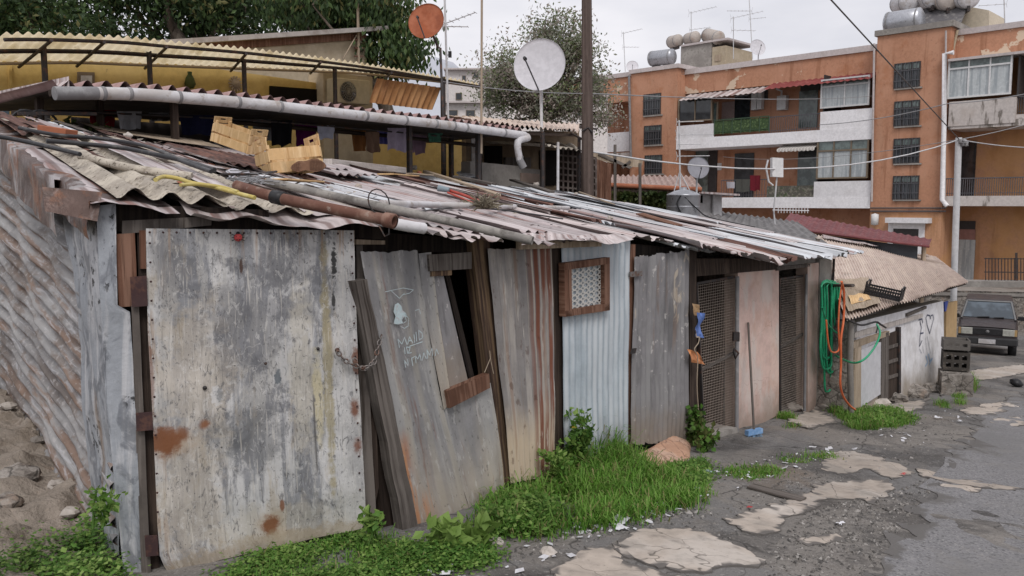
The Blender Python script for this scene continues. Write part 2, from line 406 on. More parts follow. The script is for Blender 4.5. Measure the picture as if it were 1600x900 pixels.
m_roofP = roofmat('roof_sheet_pinkish', (.44, .385, .375), .57)
m_roofR = mk('roof_sheet_rusted', (.10, .052, .042), [('n', (.20, .10, .075), (9., 1.5, 1.), .46, .62, .8), ('n', (.035, .022, .02), (8., 3., 1.), .5, .66, .7), ('n', (.30, .27, .26), (12., 1.5, 1.), .64, .72, .6)], rough=.85, coord='uv', bump=(30., .3, .006))
m_asb = mk('asbestos_lichen', (.38, .34, .29), [('n', (.55, .50, .42), 5., .46, .6, .7), ('n', (.20, .165, .13), 11., .52, .64, .65, {'detail': 9, 'rough': .75}),
    ('n', (.46, .43, .36), 40., .56, .68, .6, {'detail': 8}), ('n', (.08, .065, .05), 34., .56, .64, .8, {'detail': 8}), ('n', (.34, .19, .11), 4., .63, .74, .5)], rough=.95, bump=(45., .6, .012), spec=.1)
m_huttile = mk('asbestos_pink_tan', (.60, .50, .44), [('n', (.66, .57, .49), (3., .8, 1.), .46, .62, .7), ('n', (.36, .27, .22), (2., 16., 1.), .54, .64, .6, {'detail': 9}),
    ('n', (.58, .52, .46), (40., 20., 1.), .58, .7, .5), ('n', (.20, .10, .07), (30., 10., 1.), .63, .72, .7), ('n', (.36, .32, .29), (2., 5., 1.), .6, .7, .5)], rough=.95, coord='uv', bump=(30., .5, .01), spec=.1)
m_flash = mk('rusty_flashing', (.10, .065, .055), [('n', (.36, .34, .34), (4., 2., 2.), .5, .6, .8, {'dist': .8}), ('n', (.20, .08, .035), 5., .5, .63, .8), ('n', (.05, .035, .03), 8., .55, .68, .7)], rough=.5, metal=.35, bump=(9., .6, .02))
def wood(nm, base, c2, c3, sc=(30., 1.2, 30.), coord='uv', rough=.9):
    return mk(nm, base, [('n', c2, sc, .45, .6, .8, {'dist': .4}), ('n', c3, (sc[0] * 1.6, sc[1] * .9, sc[2] * 1.6), .55, .66, .85), ('n', tuple(x * .5 for x in base), (4., 2., 4.), .55, .7, .6)],
        rough=rough, coord=coord, bump=((sc[0] * 1.3, sc[1], sc[2] * 1.3), .6, .008), spec=.15)
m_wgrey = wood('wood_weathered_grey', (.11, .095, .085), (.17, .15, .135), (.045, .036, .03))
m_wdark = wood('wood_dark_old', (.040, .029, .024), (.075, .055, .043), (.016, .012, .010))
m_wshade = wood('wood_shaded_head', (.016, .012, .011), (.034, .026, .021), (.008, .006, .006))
m_wbrown = wood('wood_red_brown', (.15, .075, .05), (.24, .14, .10), (.06, .03, .02))
m_wstripe = wood('wood_split_brown', (.075, .048, .036), (.22, .15, .09), (.02, .014, .012), (26., .7, 26.))
m_wpale = wood('wood_pale_plank', (.34, .27, .20), (.44, .36, .28), (.20, .15, .10))
m_wbeam = wood('wood_whitened_beam', (.42, .38, .35), (.52, .48, .45), (.28, .24, .22))
m_crate = wood('crate_pine', (.64, .42, .21), (.72, .52, .30), (.46, .27, .12), (22., 1.5, 22.))
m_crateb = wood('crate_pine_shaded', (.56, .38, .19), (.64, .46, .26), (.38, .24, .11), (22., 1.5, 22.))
m_dark = mk('interior_dark', (.012, .010, .009), rough=.95, spec=.05)
m_iron = mk('iron_dark', (.05, .045, .045), [('n', (.12, .06, .04), 14., .5, .65, .7)], rough=.6, metal=.4)
m_hinge = mk('hinge_rust_dark', (.055, .03, .03), [('n', (.11, .055, .04), 20., .5, .65, .7)], rough=.8, metal=.1)
m_chain = mk('chain_steel', (.20, .18, .17), [('n', (.13, .06, .035), 30., .48, .6, .8)], rough=.5, metal=.5)
m_pipe = mk('pipe_rusty_iron', (.15, .07, .05), [('n', (.27, .17, .13), 7., .46, .62, .7), ('n', (.09, .04, .03), 9., .52, .66, .8), ('n', (.33, .27, .23), 20., .62, .72, .6)], rough=.82, bump=(40., .3, .005))
m_pvc = mk('pvc_grey_white', (.58, .57, .585), [('n', (.40, .37, .35), (2., 2., 5.), .46, .6, .7), ('n', (.27, .22, .18), 9., .56, .66, .6)], rough=.5)
m_pvcd = mk('pvc_dirty', (.22, .215, .22), [('n', (.34, .34, .34), 6., .5, .65, .6)], rough=.6)
m_gpipe = mk('pipe_fibre_cement', (.24, .225, .21), [('n', (.36, .34, .31), 9., .46, .62, .7), ('n', (.10, .09, .08), 12., .52, .66, .7, {'detail': 8})], rough=.9, bump=(50., .4, .006))
m_black = mk('black_plastic', (.018, .018, .02), [('n', (.04, .04, .042), 12., .5, .7, .6)], rough=.45)
m_blackhose = mk('black_hose', (.03, .03, .033), [('n', (.10, .095, .09), 14., .55, .7, .6)], rough=.4)
m_yhose = mk('yellow_hose', (.50, .40, .12), [('n', (.62, .55, .25), 12., .5, .65, .6)], rough=.5)
m_ghose = mk('green_hose', (.02, .27, .13), [('n', (.05, .36, .20), 9., .5, .65, .6)], rough=.35)
m_ohose = mk('orange_hose', (.60, .13, .045), [('n', (.68, .22, .10), 9., .5, .65, .6)], rough=.45)
m_terr = mk('terracotta', (.36, .13, .07), [('n', (.44, .20, .12), 12., .5, .65, .6)], rough=.9)
m_wave = mk('red_wave_sheet', (.33, .21, .20), [('n', (.44, .31, .29), 3., .45, .62, .7), ('n', (.16, .09, .085), 6., .5, .66, .7)], rough=.8)
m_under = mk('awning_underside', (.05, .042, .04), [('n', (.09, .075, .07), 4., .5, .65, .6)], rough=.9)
def poly_sheet():
    s = NT('cream_plastic_sheet'); c = s.mix((.80, .70, .50), (.62, .51, .31), s.rng(s.noise('uv', (3., 1., 1.), 6), .45, .65))
    c = s.mix(c, (.30, .21, .10), s.math('MULTIPLY', s.rng(s.noise('uv', (6., 2., 1.), 7, .7, 0, 3), .58, .72), .7))
    s.l(c, s.b.inputs['Base Color']); s.b.inputs['Roughness'].default_value = .6
    tr = s.n('ShaderNodeBsdfTranslucent'); s.l(c, tr.inputs[0]); mx = s.n('ShaderNodeMixShader'); mx.inputs[0].default_value = .6
    s.l(s.b.outputs[0], mx.inputs[1]); s.l(tr.outputs[0], mx.inputs[2]); s.l(mx.outputs[0], s.out.inputs[0]); MATS['cream'] = s.mat; return s.mat
m_cream = poly_sheet()
m_yellow = mk('plaster_yellow', (.52, .36, .12), [('n', (.60, .44, .18), 1.2, .46, .62, .6), ('n', (.36, .24, .07), 3., .55, .7, .6), ('n', (.25, .19, .10), 9., .66, .74, .5)], rough=.9, bump=(30., .2, .01))
m_beige = mk('plaster_beige', (.42, .35, .25), [('n', (.50, .43, .33), 1., .46, .62, .6), ('n', (.28, .23, .17), 2.5, .54, .7, .6)], rough=.9, bump=(30., .2, .01))
m_pink = mk('plaster_pink', (.62, .455, .40), [('n', (.65, .50, .43), 2., .46, .62, .7), ('n', (.48, .31, .24), 3.5, .52, .66, .5), ('n', (.56, .50, .46), (3., 1.2, 1.), .52, .62, .7), ('g', (.26, .20, .16), .42, .02, .85, {'na': .5}), ('n', (.2, .16, .13), 40., .68, .74, .6), ('k', (.30, .2, .16), 2.2, .006, .6)], rough=.92, coord='uv', bump=(30., .25, .008))
m_white = mk('plaster_whitewash', (.80, .79, .80), [('n', (.52, .50, .49), 3., .48, .64, .6), ('g', (.27, .22, .16), .55, .02, .9, {'na': .5}), ('n', (.33, .29, .25), (14., 4., 1.), .62, .72, .6), ('n', (.25, .2, .16), 30., .68, .74, .6)], rough=.9, coord='uv', bump=(25., .35, .01))
m_rubble = mk('rubble_stone', (.24, .215, .19), [('n', (.36, .33, .30), 6., .46, .6, .8), ('n', (.10, .085, .075), 8., .52, .64, .8), ('n', (.34, .25, .19), 3., .55, .68, .6), ('k', (.05, .045, .04), 5., .05, .8)], rough=.95, bump=(14., .9, .04), bump2=(50., .4, .01))
m_concw = mk('concrete_wall', (.27, .25, .23), [('n', (.36, .34, .31), 2., .46, .62, .7), ('n', (.16, .145, .13), 4., .53, .68, .7), ('n', (.12, .11, .10), 16., .64, .72, .6)], rough=.95, bump=(30., .4, .01))
m_orange = mk('plaster_orange', (.47, .245, .155), [('n', (.51, .28, .185), .5, .45, .62, .7), ('n', (.34, .13, .055), .9, .52, .68, .5), ('n', (.25, .115, .065), (2.2, 2.2, .16), .54, .66, .6), ('n', (.46, .27, .18), (1.6, 1.6, .3), .58, .68, .5), ('n', (.22, .11, .07), 5., .58, .68, .35, {'detail': 9})], rough=.92, spec=.1)
m_orangel = mk('plaster_ochre', (.49, .275, .165), [('n', (.30, .16, .085), (2., 2., .16), .54, .66, .6), ('n', (.52, .29, .13), .6, .45, .62, .7), ('n', (.40, .20, .08), .8, .52, .68, .5)], rough=.92, spec=.1)
m_orangep = mk('plaster_orange_peeling', (.47, .245, .155), [('n', (.51, .28, .185), .5, .45, .62, .7), ('n', (.25, .115, .065), (2.2, 2.2, .16), .54, .66, .6), ('n', (.62, .50, .38), (1.1, 1.1, 1.3), .565, .585, .9, {'detail': 8})], rough=.92, spec=.1)
m_bwhite = mk('balcony_white', (.76, .75, .765), [('n', (.58, .56, .56), .8, .5, .65, .6), ('n', (.42, .38, .35), (3., 3., .4), .64, .76, .5)], rough=.85)
m_bstain = mk('balcony_stained', (.60, .55, .52), [('n', (.46, .40, .36), 1., .5, .65, .6), ('n', (.14, .12, .10), (2.2, 2.2, .5), .54, .62, .85)], rough=.9)
m_coping = mk('coping_pale', (.50, .45, .44), [('n', (.36, .32, .30), 1.5, .5, .66, .6)], rough=.9)
m_frame = mk('window_frame_white', (.62, .62, .62), rough=.5)
m_framed = mk('window_frame_brown', (.20, .155, .11), rough=.6)
m_grill = mk('window_grille', (.10, .10, .11), rough=.6)
m_gdark = glass('glass_dark', (.035, .04, .045)); m_ggreen = glass('glass_greenish', (.15, .19, .18), .15)
m_curt = mk('lace_curtain', (.46, .49, .50), [('n', (.26, .29, .31), (9., 9., .5), .45, .6, .8), ('n', (.56, .58, .58), (16., 16., 8.), .58, .68, .5)], rough=.7)
m_red = mk('awning_red', (.20, .045, .042), [('n', (.27, .09, .08), 2., .5, .65, .6)], rough=.8)
m_maroon = mk('roof_maroon', (.16, .045, .05), [('n', (.21, .07, .07), (2., 2., 2.), .46, .62, .7), ('n', (.10, .03, .035), 4., .54, .68, .5)], rough=.6)
m_steel = mk('steel_tank', (.42, .43, .46), [('n', (.30, .31, .33), (1., 1., 4.), .5, .65, .5)], rough=.35, metal=.6)
m_boiler = mk('boiler_painted', (.47, .42, .38), [('n', (.34, .25, .20), 2., .5, .66, .6), ('n', (.22, .12, .08), 4., .62, .72, .5)], rough=.6)
m_collector = mk('solar_dark', (.06, .05, .06), rough=.3, metal=.2)
m_dish = mk('dish_white', (.66, .65, .685), [('n', (.60, .59, .62), 2., .45, .65, .6), ('n', (.36, .33, .31), 8., .68, .76, .4)], rough=.55)
m_dishr = mk('dish_rusted', (.34, .10, .045), [('n', (.42, .15, .08), 3., .46, .62, .7), ('n', (.24, .07, .035), 4., .53, .68, .7), ('n', (.50, .42, .38), (9., 9., 2.), .60, .68, .8, {'gm': (.2, .45)})], rough=.8)
m_pole = wood('pole_wood', (.10, .075, .065), (.15, .115, .10), (.05, .036, .03), (14., .4, 14.))
m_polew = mk('pole_white', (.56, .56, .57), [('n', (.40, .38, .36), 2., .55, .7, .5)], rough=.55)
m_wire = mk('cable_grey', (.30, .30, .31), rough=.6)
m_wired = mk('cable_dark', (.09, .085, .085), rough=.6)
m_asph = mk('road_asphalt', (.245, .24, .245), [('n', (.215, .21, .214), .7, .45, .62, .6), ('n', (.34, .33, .32), 55., .54, .63, .7, {'detail': 3}), ('n', (.08, .08, .08), 48., .54, .63, .7, {'detail': 3}), ('n', (.19, .186, .185), .35, .5, .6, .7), ('n', (.23, .22, .21), 2.5, .56, .68, .5), ], rough=.95, bump=(70., .5, .012), spec=.06)
m_ground = mk('ground_worn', (.135, .128, .123), [
    ('n', (.19, .155, .125), .38, .50, .6, .8, {'seed': 31}), ('n', (.065, .06, .057), .5, .54, .62, .75, {'seed': 33}),
    ('n', (.215, .198, .18), .45, .46, .56, .85), ('n', (.17, .165, .162), .9, .5, .56, .8), ('n', (.07, .066, .064), 1.1, .5, .62, .7), ('n', (.24, .22, .20), 2.4, .57, .66, .65, {'detail': 8}),
    ('n', (.30, .285, .27), 38., .57, .65, .5, {'detail': 5}), ('n', (.06, .058, .056), 30., .57, .65, .5, {'detail': 5}), ('n', (.30, .28, .26), 90., .63, .69, .6, {'detail': 3}),
    ('k', (.045, .042, .04), 1.3, .016, .75, {'by': (.8, .42, .52)}), ('k', (.05, .047, .044), 3.6, .02, .6, {'by': (.7, .5, .58)})], rough=.93, bump=(9., .6, .05), bump2=(60., .7, .015), spec=.2)
m_dirt = mk('dirt_bank', (.25, .215, .18), [('n', (.34, .29, .245), 3., .46, .62, .7), ('n', (.16, .13, .10), 4., .52, .66, .7), ('n', (.33, .27, .22), 35., .6, .68, .7, {'detail': 5}), ('n', (.33, .21, .14), 1.2, .57, .68, .7)], rough=.97, bump=(12., .9, .05), bump2=(60., .6, .012), spec=.1)
m_conc = mk('pavement_concrete', (.42, .365, .315), [('n', (.48, .44, .40), 1.6, .46, .62, .7), ('n', (.27, .24, .21), 3.2, .53, .66, .7), ('n', (.19, .17, .15), 40., .62, .7, .6, {'detail': 4}), ('k', (.09, .08, .07), 2.1, .010, .85, {'by': (.9, .38, .5)})], rough=.93, bump=(40., .4, .008), spec=.15)
def leaf(nm, a, b, tr=.35):
    s = NT(nm); c = s.mix(a, b, s.rng(s.noise('ob', 3.1, 3, .6, 0, 2), .35, .65)); c = s.mix(c, tuple(x * .45 for x in a), s.math('MULTIPLY', s.rng(s.noise('ob', 1.1, 3, .6, 0, 5), .5, .65), .6))
    s.l(c, s.b.inputs['Base Color']); s.b.inputs['Roughness'].default_value = .6; s.b.inputs['Specular IOR Level'].default_value = .25
    t = s.n('ShaderNodeBsdfTranslucent'); s.l(c, t.inputs[0]); mx = s.n('ShaderNodeMixShader'); mx.inputs[0].default_value = tr
    s.l(s.b.outputs[0], mx.inputs[1]); s.l(t.outputs[0], mx.inputs[2]); s.l(mx.outputs[0], s.out.inputs[0]); return s.mat
m_grass = leaf('grass_blades', (.085, .21, .025), (.14, .29, .04)); m_grass2 = leaf('grass_blades_light', (.16, .31, .05), (.23, .37, .09)); m_grassd = leaf('grass_dry', (.30, .27, .12), (.22, .22, .08))
m_weed = leaf('weed_leaves', (.075, .17, .03), (.125, .24, .045)); m_weed2 = leaf('weed_leaves_light', (.17, .28, .06), (.25, .36, .10))
m_tl1 = leaf('tree_leaves_dark', (.03, .055, .022), (.045, .075, .028), .3); m_tl2 = leaf('tree_leaves_mid', (.06, .105, .035), (.095, .15, .05), .35); m_tl3 = leaf('tree_leaves_yellowed', (.17, .16, .06), (.11, .12, .045), .3)
m_ol1 = leaf('olive_leaves', (.27, .29, .21), (.33, .34, .26), .4); m_ol2 = leaf('olive_leaves_brown', (.42, .36, .32), (.36, .31, .27), .4); m_ol3 = leaf('olive_leaves_green', (.14, .18, .075), (.20, .24, .11), .35)
m_vine = leaf('vine_leaves', (.04, .07, .02), (.09, .10, .03), .2)
m_bark = mk('bark', (.12, .095, .075), [('n', (.19, .16, .13), (9., 9., 2.), .46, .62, .7), ('n', (.05, .04, .032), (12., 12., 2.), .52, .66, .7)], rough=.95, bump=(20., .6, .02))
m_stone = mk('stone_pale', (.42, .38, .34), [('n', (.52, .48, .44), 5., .46, .62, .7), ('n', (.25, .2, .16), 7., .53, .66, .7)], rough=.95, bump=(20., .5, .01))
m_redsoil = mk('mound_reddish', (.50, .30, .205), [('n', (.56, .40, .31), 4., .46, .62, .7), ('n', (.22, .12, .08), 6., .54, .68, .7), ('k', (.14, .08, .06), 5., .03, .7)], rough=.97, bump=(18., .8, .03))
m_litter = mk('litter_white', (.66, .66, .69), [('n', (.48, .47, .48), 20., .5, .65, .6)], rough=.5)
m_litterc = mk('litter_blueish', (.36, .46, .47), rough=.6); m_litterr = mk('litter_red', (.45, .06, .06), rough=.6)
m_graff = mk('chalk_white', (.42, .51, .53), [('n', (.38, .38, .39), 60., .5, .6, .8, {'detail': 5})], rough=.95)
m_ink = mk('spray_dark', (.07, .08, .13), rough=.8); m_inkb = mk('spray_blue', (.36, .50, .66), rough=.8)
def cloth(nm, c): return mk(nm, c, [('n', tuple(x * .6 for x in c), (4., 4., .6), .45, .62, .7)], rough=.95, spec=.1)
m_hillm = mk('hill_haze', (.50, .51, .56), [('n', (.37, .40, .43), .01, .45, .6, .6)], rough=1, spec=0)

def edge_dirt(m, c, lo=.15, hi=.8):
    t = m.node_tree; b = [n for n in t.nodes if n.type == 'BSDF_PRINCIPLED'][0]; src = b.inputs['Base Color'].links[0].from_socket
    at = t.nodes.new('ShaderNodeAttribute'); at.attribute_name = 'rim'; tc = t.nodes.new('ShaderNodeTexCoord'); nz = t.nodes.new('ShaderNodeTexNoise'); nz.inputs['Scale'].default_value = 9; nz.inputs['Detail'].default_value = 8; t.links.new(tc.outputs['Object'], nz.inputs['Vector'])
    a = t.nodes.new('ShaderNodeMath'); a.operation = 'MULTIPLY_ADD'; t.links.new(nz.outputs['Fac'], a.inputs[0]); a.inputs[1].default_value = 1.7; a.inputs[2].default_value = -.85
    a2 = t.nodes.new('ShaderNodeMath'); a2.operation = 'ADD'; t.links.new(at.outputs['Fac'], a2.inputs[0]); t.links.new(a.outputs[0], a2.inputs[1])
    mr = t.nodes.new('ShaderNodeMapRange'); mr.interpolation_type = 'SMOOTHSTEP'; t.links.new(a2.outputs[0], mr.inputs[0]); mr.inputs[1].default_value = lo; mr.inputs[2].default_value = hi
    mx = t.nodes.new('ShaderNodeMix'); mx.data_type = 'RGBA'; t.links.new(mr.outputs[0], mx.inputs[0]); t.links.new(src, mx.inputs[6]); mx.inputs[7].default_value = col(c); t.links.new(mx.outputs[2], b.inputs['Base Color'])
edge_dirt(m_conc, (.13, .12, .112), .0, .75); edge_dirt(m_asph, (.135, .128, .123))
# ------------------------------------------------------------------ sheet builders
def along(P, v):
    if len(P) == 1: return P[0]
    ls = [(P[i + 1] - P[i]).length for i in range(len(P) - 1)]; T = sum(ls) or 1; d = v * T
    for i, l in enumerate(ls):
        if d <= l or i == len(ls) - 1: return P[i].lerp(P[i + 1], min(1, d / l) if l else 0)
        d -= l
def loft(L, Q, n, pitch=0, amp=0, nv=10, jt=0., jb=0., dent=0., seed=0, off=0., nu=None, mb=None, ds=2.2, phase=0., horiz=False):
    mb = mb or MB(); n = V(n)
    W = (along(L, .5) - along(Q, .5)).length; H = sum((L[i + 1] - L[i]).length for i in range(len(L) - 1))
    per = (H if horiz else W)
    if not horiz: nu = nu or (max(4, int(W / pitch * 8)) if pitch else 14)
    else: nu = nu or 14; nv = max(4, int(H / pitch * 8))
    def fn(u, v):
        vv = v
        if jt and v < .5: vv += jt / H * (noise.noise(V((u * W * 9, seed, 1.3))) + .6 * noise.noise(V((u * W * 31, seed, 7.3)))) * (1 - 2 * v)
        if jb and v > .5: vv += jb / H * (noise.noise(V((u * W * 9, seed, 4.3))) + .6 * noise.noise(V((u * W * 31, seed, 9.3)))) * (2 * v - 1)
        a, b = along(L, max(0, vv)), along(Q, max(0, vv)); p = a.lerp(b, u)
        if vv < 0: p = p + (along(L, 0) - along(L, .1)).normalized() * (-vv * H)
        o = off
        if pitch: o += amp * math.cos(2 * PI * (v * H if horiz else u * W) / pitch + phase)
        if dent: o += dent * noise.fractal(V((u * W * ds, v * H * ds, seed * 3.1)), 1., 2., 3)
        return p + n * o
    us = [i / nu for i in range(nu + 1)]; vs = [i / nv for i in range(nv + 1)]
    return mb.grid(fn, us, vs, uvf=lambda u, v: ((1 - v) * H, u * W) if horiz else (u * W, (1 - v) * H))
def wsheet(name, mat, parent, W_, Lp, Rp, off=0., **k):
    return loft([W_.at(a, b, off) for a, b in Lp], [W_.at(a, b, off) for a, b in Rp], W_.n, **k).build(name, mat, parent)
def wslab(name, mat, parent, W_, q, th=.03, off=0., mb=None):
    """q: tl,tr,br,bl pixels measured on the wall plane"""
    P = [W_.at(a, b, off) for a, b in q]; m = mb or MB()
    m.slab(P[0], P[1], P[2], P[3], th, W_.n)
    return m.build(name, mat, parent) if name else m
def plank(name, mat, parent, W_, q, th=.03, off=0., wob=.006, nv=8):
    """a slab split along its length with slightly uneven edges"""
    P = [W_.at(a, b, off) for a, b in q]; mb = MB(); n = W_.n; sd = R.random() * 99
    ring = []
    W = (P[0] - P[1]).length; H = (P[0] - P[3]).length
    for i in range(nv + 1):
        v = i / nv; a = P[0].lerp(P[3], v); b = P[1].lerp(P[2], v); x = (b - a).normalized()
        a = a + x * wob * noise.noise(V((v * H * 5, sd, 0))); b = b + x * wob * noise.noise(V((v * H * 5, sd, 5)))
        ring.append((a, b, b - n * th, a - n * th, v * H))
    vs = [p for r in ring for p in r[:4]]; fs = []; uv = []
    ws = [0, W, W + th, 2 * W + th, 2 * W + 2 * th]
    for i in range(nv):
        for k in range(4):
            k2 = (k + 1) % 4; fs.append((i * 4 + k, (i + 1) * 4 + k, (i + 1) * 4 + k2, i * 4 + k2))
            uv.append([(ws[k], -ring[i][4]), (ws[k], -ring[i + 1][4]), (ws[k + 1], -ring[i + 1][4]), (ws[k + 1], -ring[i][4])])
    mb.add(vs, fs, uv); mb.poly([vs[0], vs[1], vs[2], vs[3]]); mb.poly(vs[-4:][::-1])
    return mb.build(name, mat, parent)
def link_chain(mb, pts, r=.0055, step=.028):
    d = 0; k = 0; T = sum((V(pts[i + 1]) - V(pts[i])).length for i in range(len(pts) - 1)); P = [V(p) for p in pts]
    n = int(T / step)
    for i in range(n):
        a = along(P, i / n); b = along(P, (i + 1) / n); c = (a + b) / 2; z = (b - a).normalized(); x = z.cross(V((.3, -.9, .2))).normalized(); y = z.cross(x)
        if i % 2: x = y
        L = step * .62; w = .011
        mb.tube([c + z * L * math.cos(q * PI / 4) + x * w * math.sin(q * PI / 4) for q in range(8)], r * .8, 5, False, closed=True)
def nails(mb, W_, pix, off, r=.006):
    for a, b in pix:
        c = W_.at(a, b, off); mb.lathe(c, [(r, 0), (r * .8, .003), (0, .004)], W_.n, 6)

# ================================================================== SHACK A : big flat galvanised door
cz = G(cA.x, cA.y)
sA = thing('metal_shack', 'galvanised shack nearest the camera with a big flat patched sheet door and lichened asbestos roof', 'shack', (cA.x, cA.y, cz))
# side wall, horizontal corrugations, receding
Lw = [PS.pt(4.9, zr(*PS.pt(4.9, 0).xy) - .10), PS.pt(4.9, G(*PS.pt(4.9, 0).xy) - .05)]
Rw = [PS.pt(.02, -.10), PS.pt(.02, cz - .1)]
loft(Lw, Rw, PS.n, pitch=.125, amp=.020, nv=10, horiz=True, nu=40, dent=.03, seed=3, ds=1.4).build('side_wall', m_sidew, sA)
# corner sheet wrapping the corner
cs = [[PS.at(a, b, .035) for a, b in ((98, 335), (113, 420), (124, 560), (146, 780), (176, 900))],
      [PA.at(a, b, .03) for a, b in ((150, 322), (158, 480), (165, 620), (184, 800), (194, 910))],
      [PA.at(a, b, .03) for a, b in ((181, 318), (182, 400), (184, 482), (203, 484), (210, 600), (224, 912))]]
mc = MB(); loft(cs[0], cs[1], PS.n, nv=24, dent=.02, seed=5, ds=4, nu=10, mb=mc); loft(cs[1], cs[2], PA.n, nv=24, dent=.016, seed=6, ds=4, nu=10, mb=mc)
mc.build('corner_sheet', m_corner, sA)
# frame timbers
plank('post', m_wgrey, sA, PA, [(205, 478), (217, 478), (236, 905), (221, 905)], .05, .035)
plank('door_jamb', m_wdark, sA, PA, [(214, 355), (232, 355), (250, 905), (228, 905)], .05, .0)
plank('plank', m_wbrown, sA, PA, [(181, 366), (211, 364), (215, 478), (186, 480)], .03, .02)
plank('plank', m_wbrown, sA, PA, [(217, 360), (228, 360), (229, 420), (218, 420)], .03, .02)
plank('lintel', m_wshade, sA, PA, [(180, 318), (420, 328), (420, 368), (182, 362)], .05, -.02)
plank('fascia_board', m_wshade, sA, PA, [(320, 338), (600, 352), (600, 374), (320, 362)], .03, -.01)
plank('fascia_board', m_wgrey, sA, PA, [(190, 345), (330, 338), (330, 352), (190, 366)], .02, .012)
d = wsheet('door', m_door, sA, PA, [(228, 357), (229, 420), (231, 520), (238, 640), (246, 820), (250, 870), (262, 893)], [(553, 360), (555, 440), (559, 560), (566, 700), (571, 790), (571, 812), (565, 826)], .05, nv=34, nu=40, dent=.026, seed=11, ds=2.8, jb=.008)
wslab('hinge', m_hinge, d, PA, [(203, 433), (229, 431), (231, 478), (206, 480)], .012, .065)
wslab('hinge', m_hinge, d, PA, [(212, 646), (238, 644), (239, 672), (213, 674)], .012, .065)
wslab('hinge', m_hinge, d, PA, [(226, 838), (246, 837), (248, 868), (228, 870)], .012, .065)
nl = [(234 + 21 * i, 363 + .15 * i) for i in range(16)] + [(549 + i * .9, 375 + 26 * i) for i in range(16)] + [(234 + i * .9, 380 + 30 * i) for i in range(15)]
nb = MB(); nails(nb, PA, nl[:1], .062); n0 = nb.build('nail_head', m_hinge, d); n00 = PA.at(*nl[0], .062)
for q in nl[1:]:
    nq = n0.copy(); C.objects.link(nq); nq.parent = d; nq.location = n0.location + PA.at(*q, .062) - n00
for px, py, rr in ((320, 606, .011), (527, 547, .013), (415, 568, .008), (497, 545, .009)): bm_ = MB(); bm_.lathe(PA.at(px, py, .066), [(rr, 0), (rr * .9, .004), (0, .005)], PA.n, 10); bm_.build('bolt_head', m_iron, d)
# thin waist-high batten under the door foot
plank('threshold_board', m_wgrey, sA, PA, [(330, 868), (572, 806), (575, 822), (330, 893)], .04, .0)
plank('post', m_wgrey, sA, PA, [(556, 380), (566, 380), (588, 822), (567, 828)], .06, -.03)
plank('post', m_wdark, sA, PA, [(565, 430), (580, 430), (592, 760), (578, 830)], .05, -.07)
ch = MB(); a, b, c = PA.at(527, 549, .085), PA.at(568, 577, .10), PB.at(596, 524, .09)
link_chain(ch, [a, PA.at(540, 565, .09), b]); link_chain(ch, [b, PA.at(585, 568, .10), PB.at(590, 545, .10), c]); link_chain(ch, [PA.at(553, 560, .09), PA.at(560, 574, .10), PA.at(575, 577, .1), PA.at(583, 566, .09)])
tag(ch.build('chain', m_chain, d), 'rusty chain looped through a hole in the sheet door')
# ladybird ornament
lb = thing('ladybird_ornament', 'small red ladybird ornament fixed near the top of the big sheet door', 'ornament', PA.at(372, 371, .07))
c0 = PA.at(372, 371, .068); m = MB(); m.lathe(c0, [(.020, 0), (.019, .006), (.012, .013), (0, .016)], PA.n, 14); m.build('body', m_litterr, lb)
m = MB(); m.lathe(c0 + V((0, 0, .02)), [(.010, 0), (.008, .006), (0, .009)], PA.n, 10)
for s_ in (-1, 1):
    for k in (-1, 0, 1): m.tube([c0 + PA.d * s_ * .016 + V((0, 0, k * .010)), c0 + PA.d * s_ * .030 + V((0, 0, k * .017))], .0022, 5)
m.build('head_and_legs', m_black, lb)
m = MB()
for dx, dz in ((-.008, .004), (.008, .004), (-.006, -.009), (.006, -.009)): m.lathe(c0 + PA.d * dx + V((0, 0, dz)) + PA.n * .0125, [(.0035, 0), (0, .003)], PA.n, 8)
m.build('spots', m_black, lb)

# ================================================================== SHACK B : leaning door, rusty sheets, pale blue sheets
pB0 = gp(720, 830)
sB = thing('metal_shack', 'patched corrugated shack with a leaning door, rust striped sheet and pale blue windowed sheet', 'shack', (PB.at(720, 800).x, PB.at(720, 800).y, G(*PB.at(720, 800).xy)))
plank('leaning_post', m_wgrey, sB, PB, [(557, 440), (574, 436), (659, 850), (637, 864)], .07, .075, .012, 14)
plank('post', m_wdark, sB, PB, [(560, 392), (572, 392), (640, 850), (600, 850)], .05, -.04)
ld = wsheet('door', m_lean, sB, PB, [(562, 394), (573, 455), (590, 540), (612, 650), (634, 790), (645, 860)], [(651, 391), (657, 440), (670, 520), (692, 640), (722, 760), (744, 838)], .055, pitch=.15, amp=.006, nv=24, nu=40, dent=.012, seed=21, jt=.012, jb=.01)
tag(ld, 'leaning door of grey sheets with chalk scrawls and an open skewed window')
# second sheet of the same door with the window hole
wsheet('door_panel', m_lean2, ld, PB, [(652, 396), (657, 440), (670, 520), (692, 640)], [(674, 394), (678, 430), (690, 520), (706, 630)], .06, pitch=.15, amp=.005, nv=14, nu=12, dent=.01, seed=22)
wsheet('door_panel', m_lean2, ld, PB, [(692, 640), (710, 710), (722, 760), (744, 838)], [(766, 598), (776, 660), (784, 720), (790, 768)], .05, pitch=.15, amp=.006, nv=16, nu=30, dent=.012, seed=23, jb=.015)
wf = wslab('window_shutter', m_greyp, ld, PB, [(676, 429), (693, 431), (731, 594), (703, 607)], .015, .045)
wslab('window_board', m_wgrey, ld, PB, [(670, 398), (737, 394), (737, 420), (672, 424)], .025, .075)
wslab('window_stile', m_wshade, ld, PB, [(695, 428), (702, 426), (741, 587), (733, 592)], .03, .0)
wslab('window_batten', m_wstripe, ld, PB, [(674, 424), (706, 422), (706, 430), (674, 432)], .02, .068)
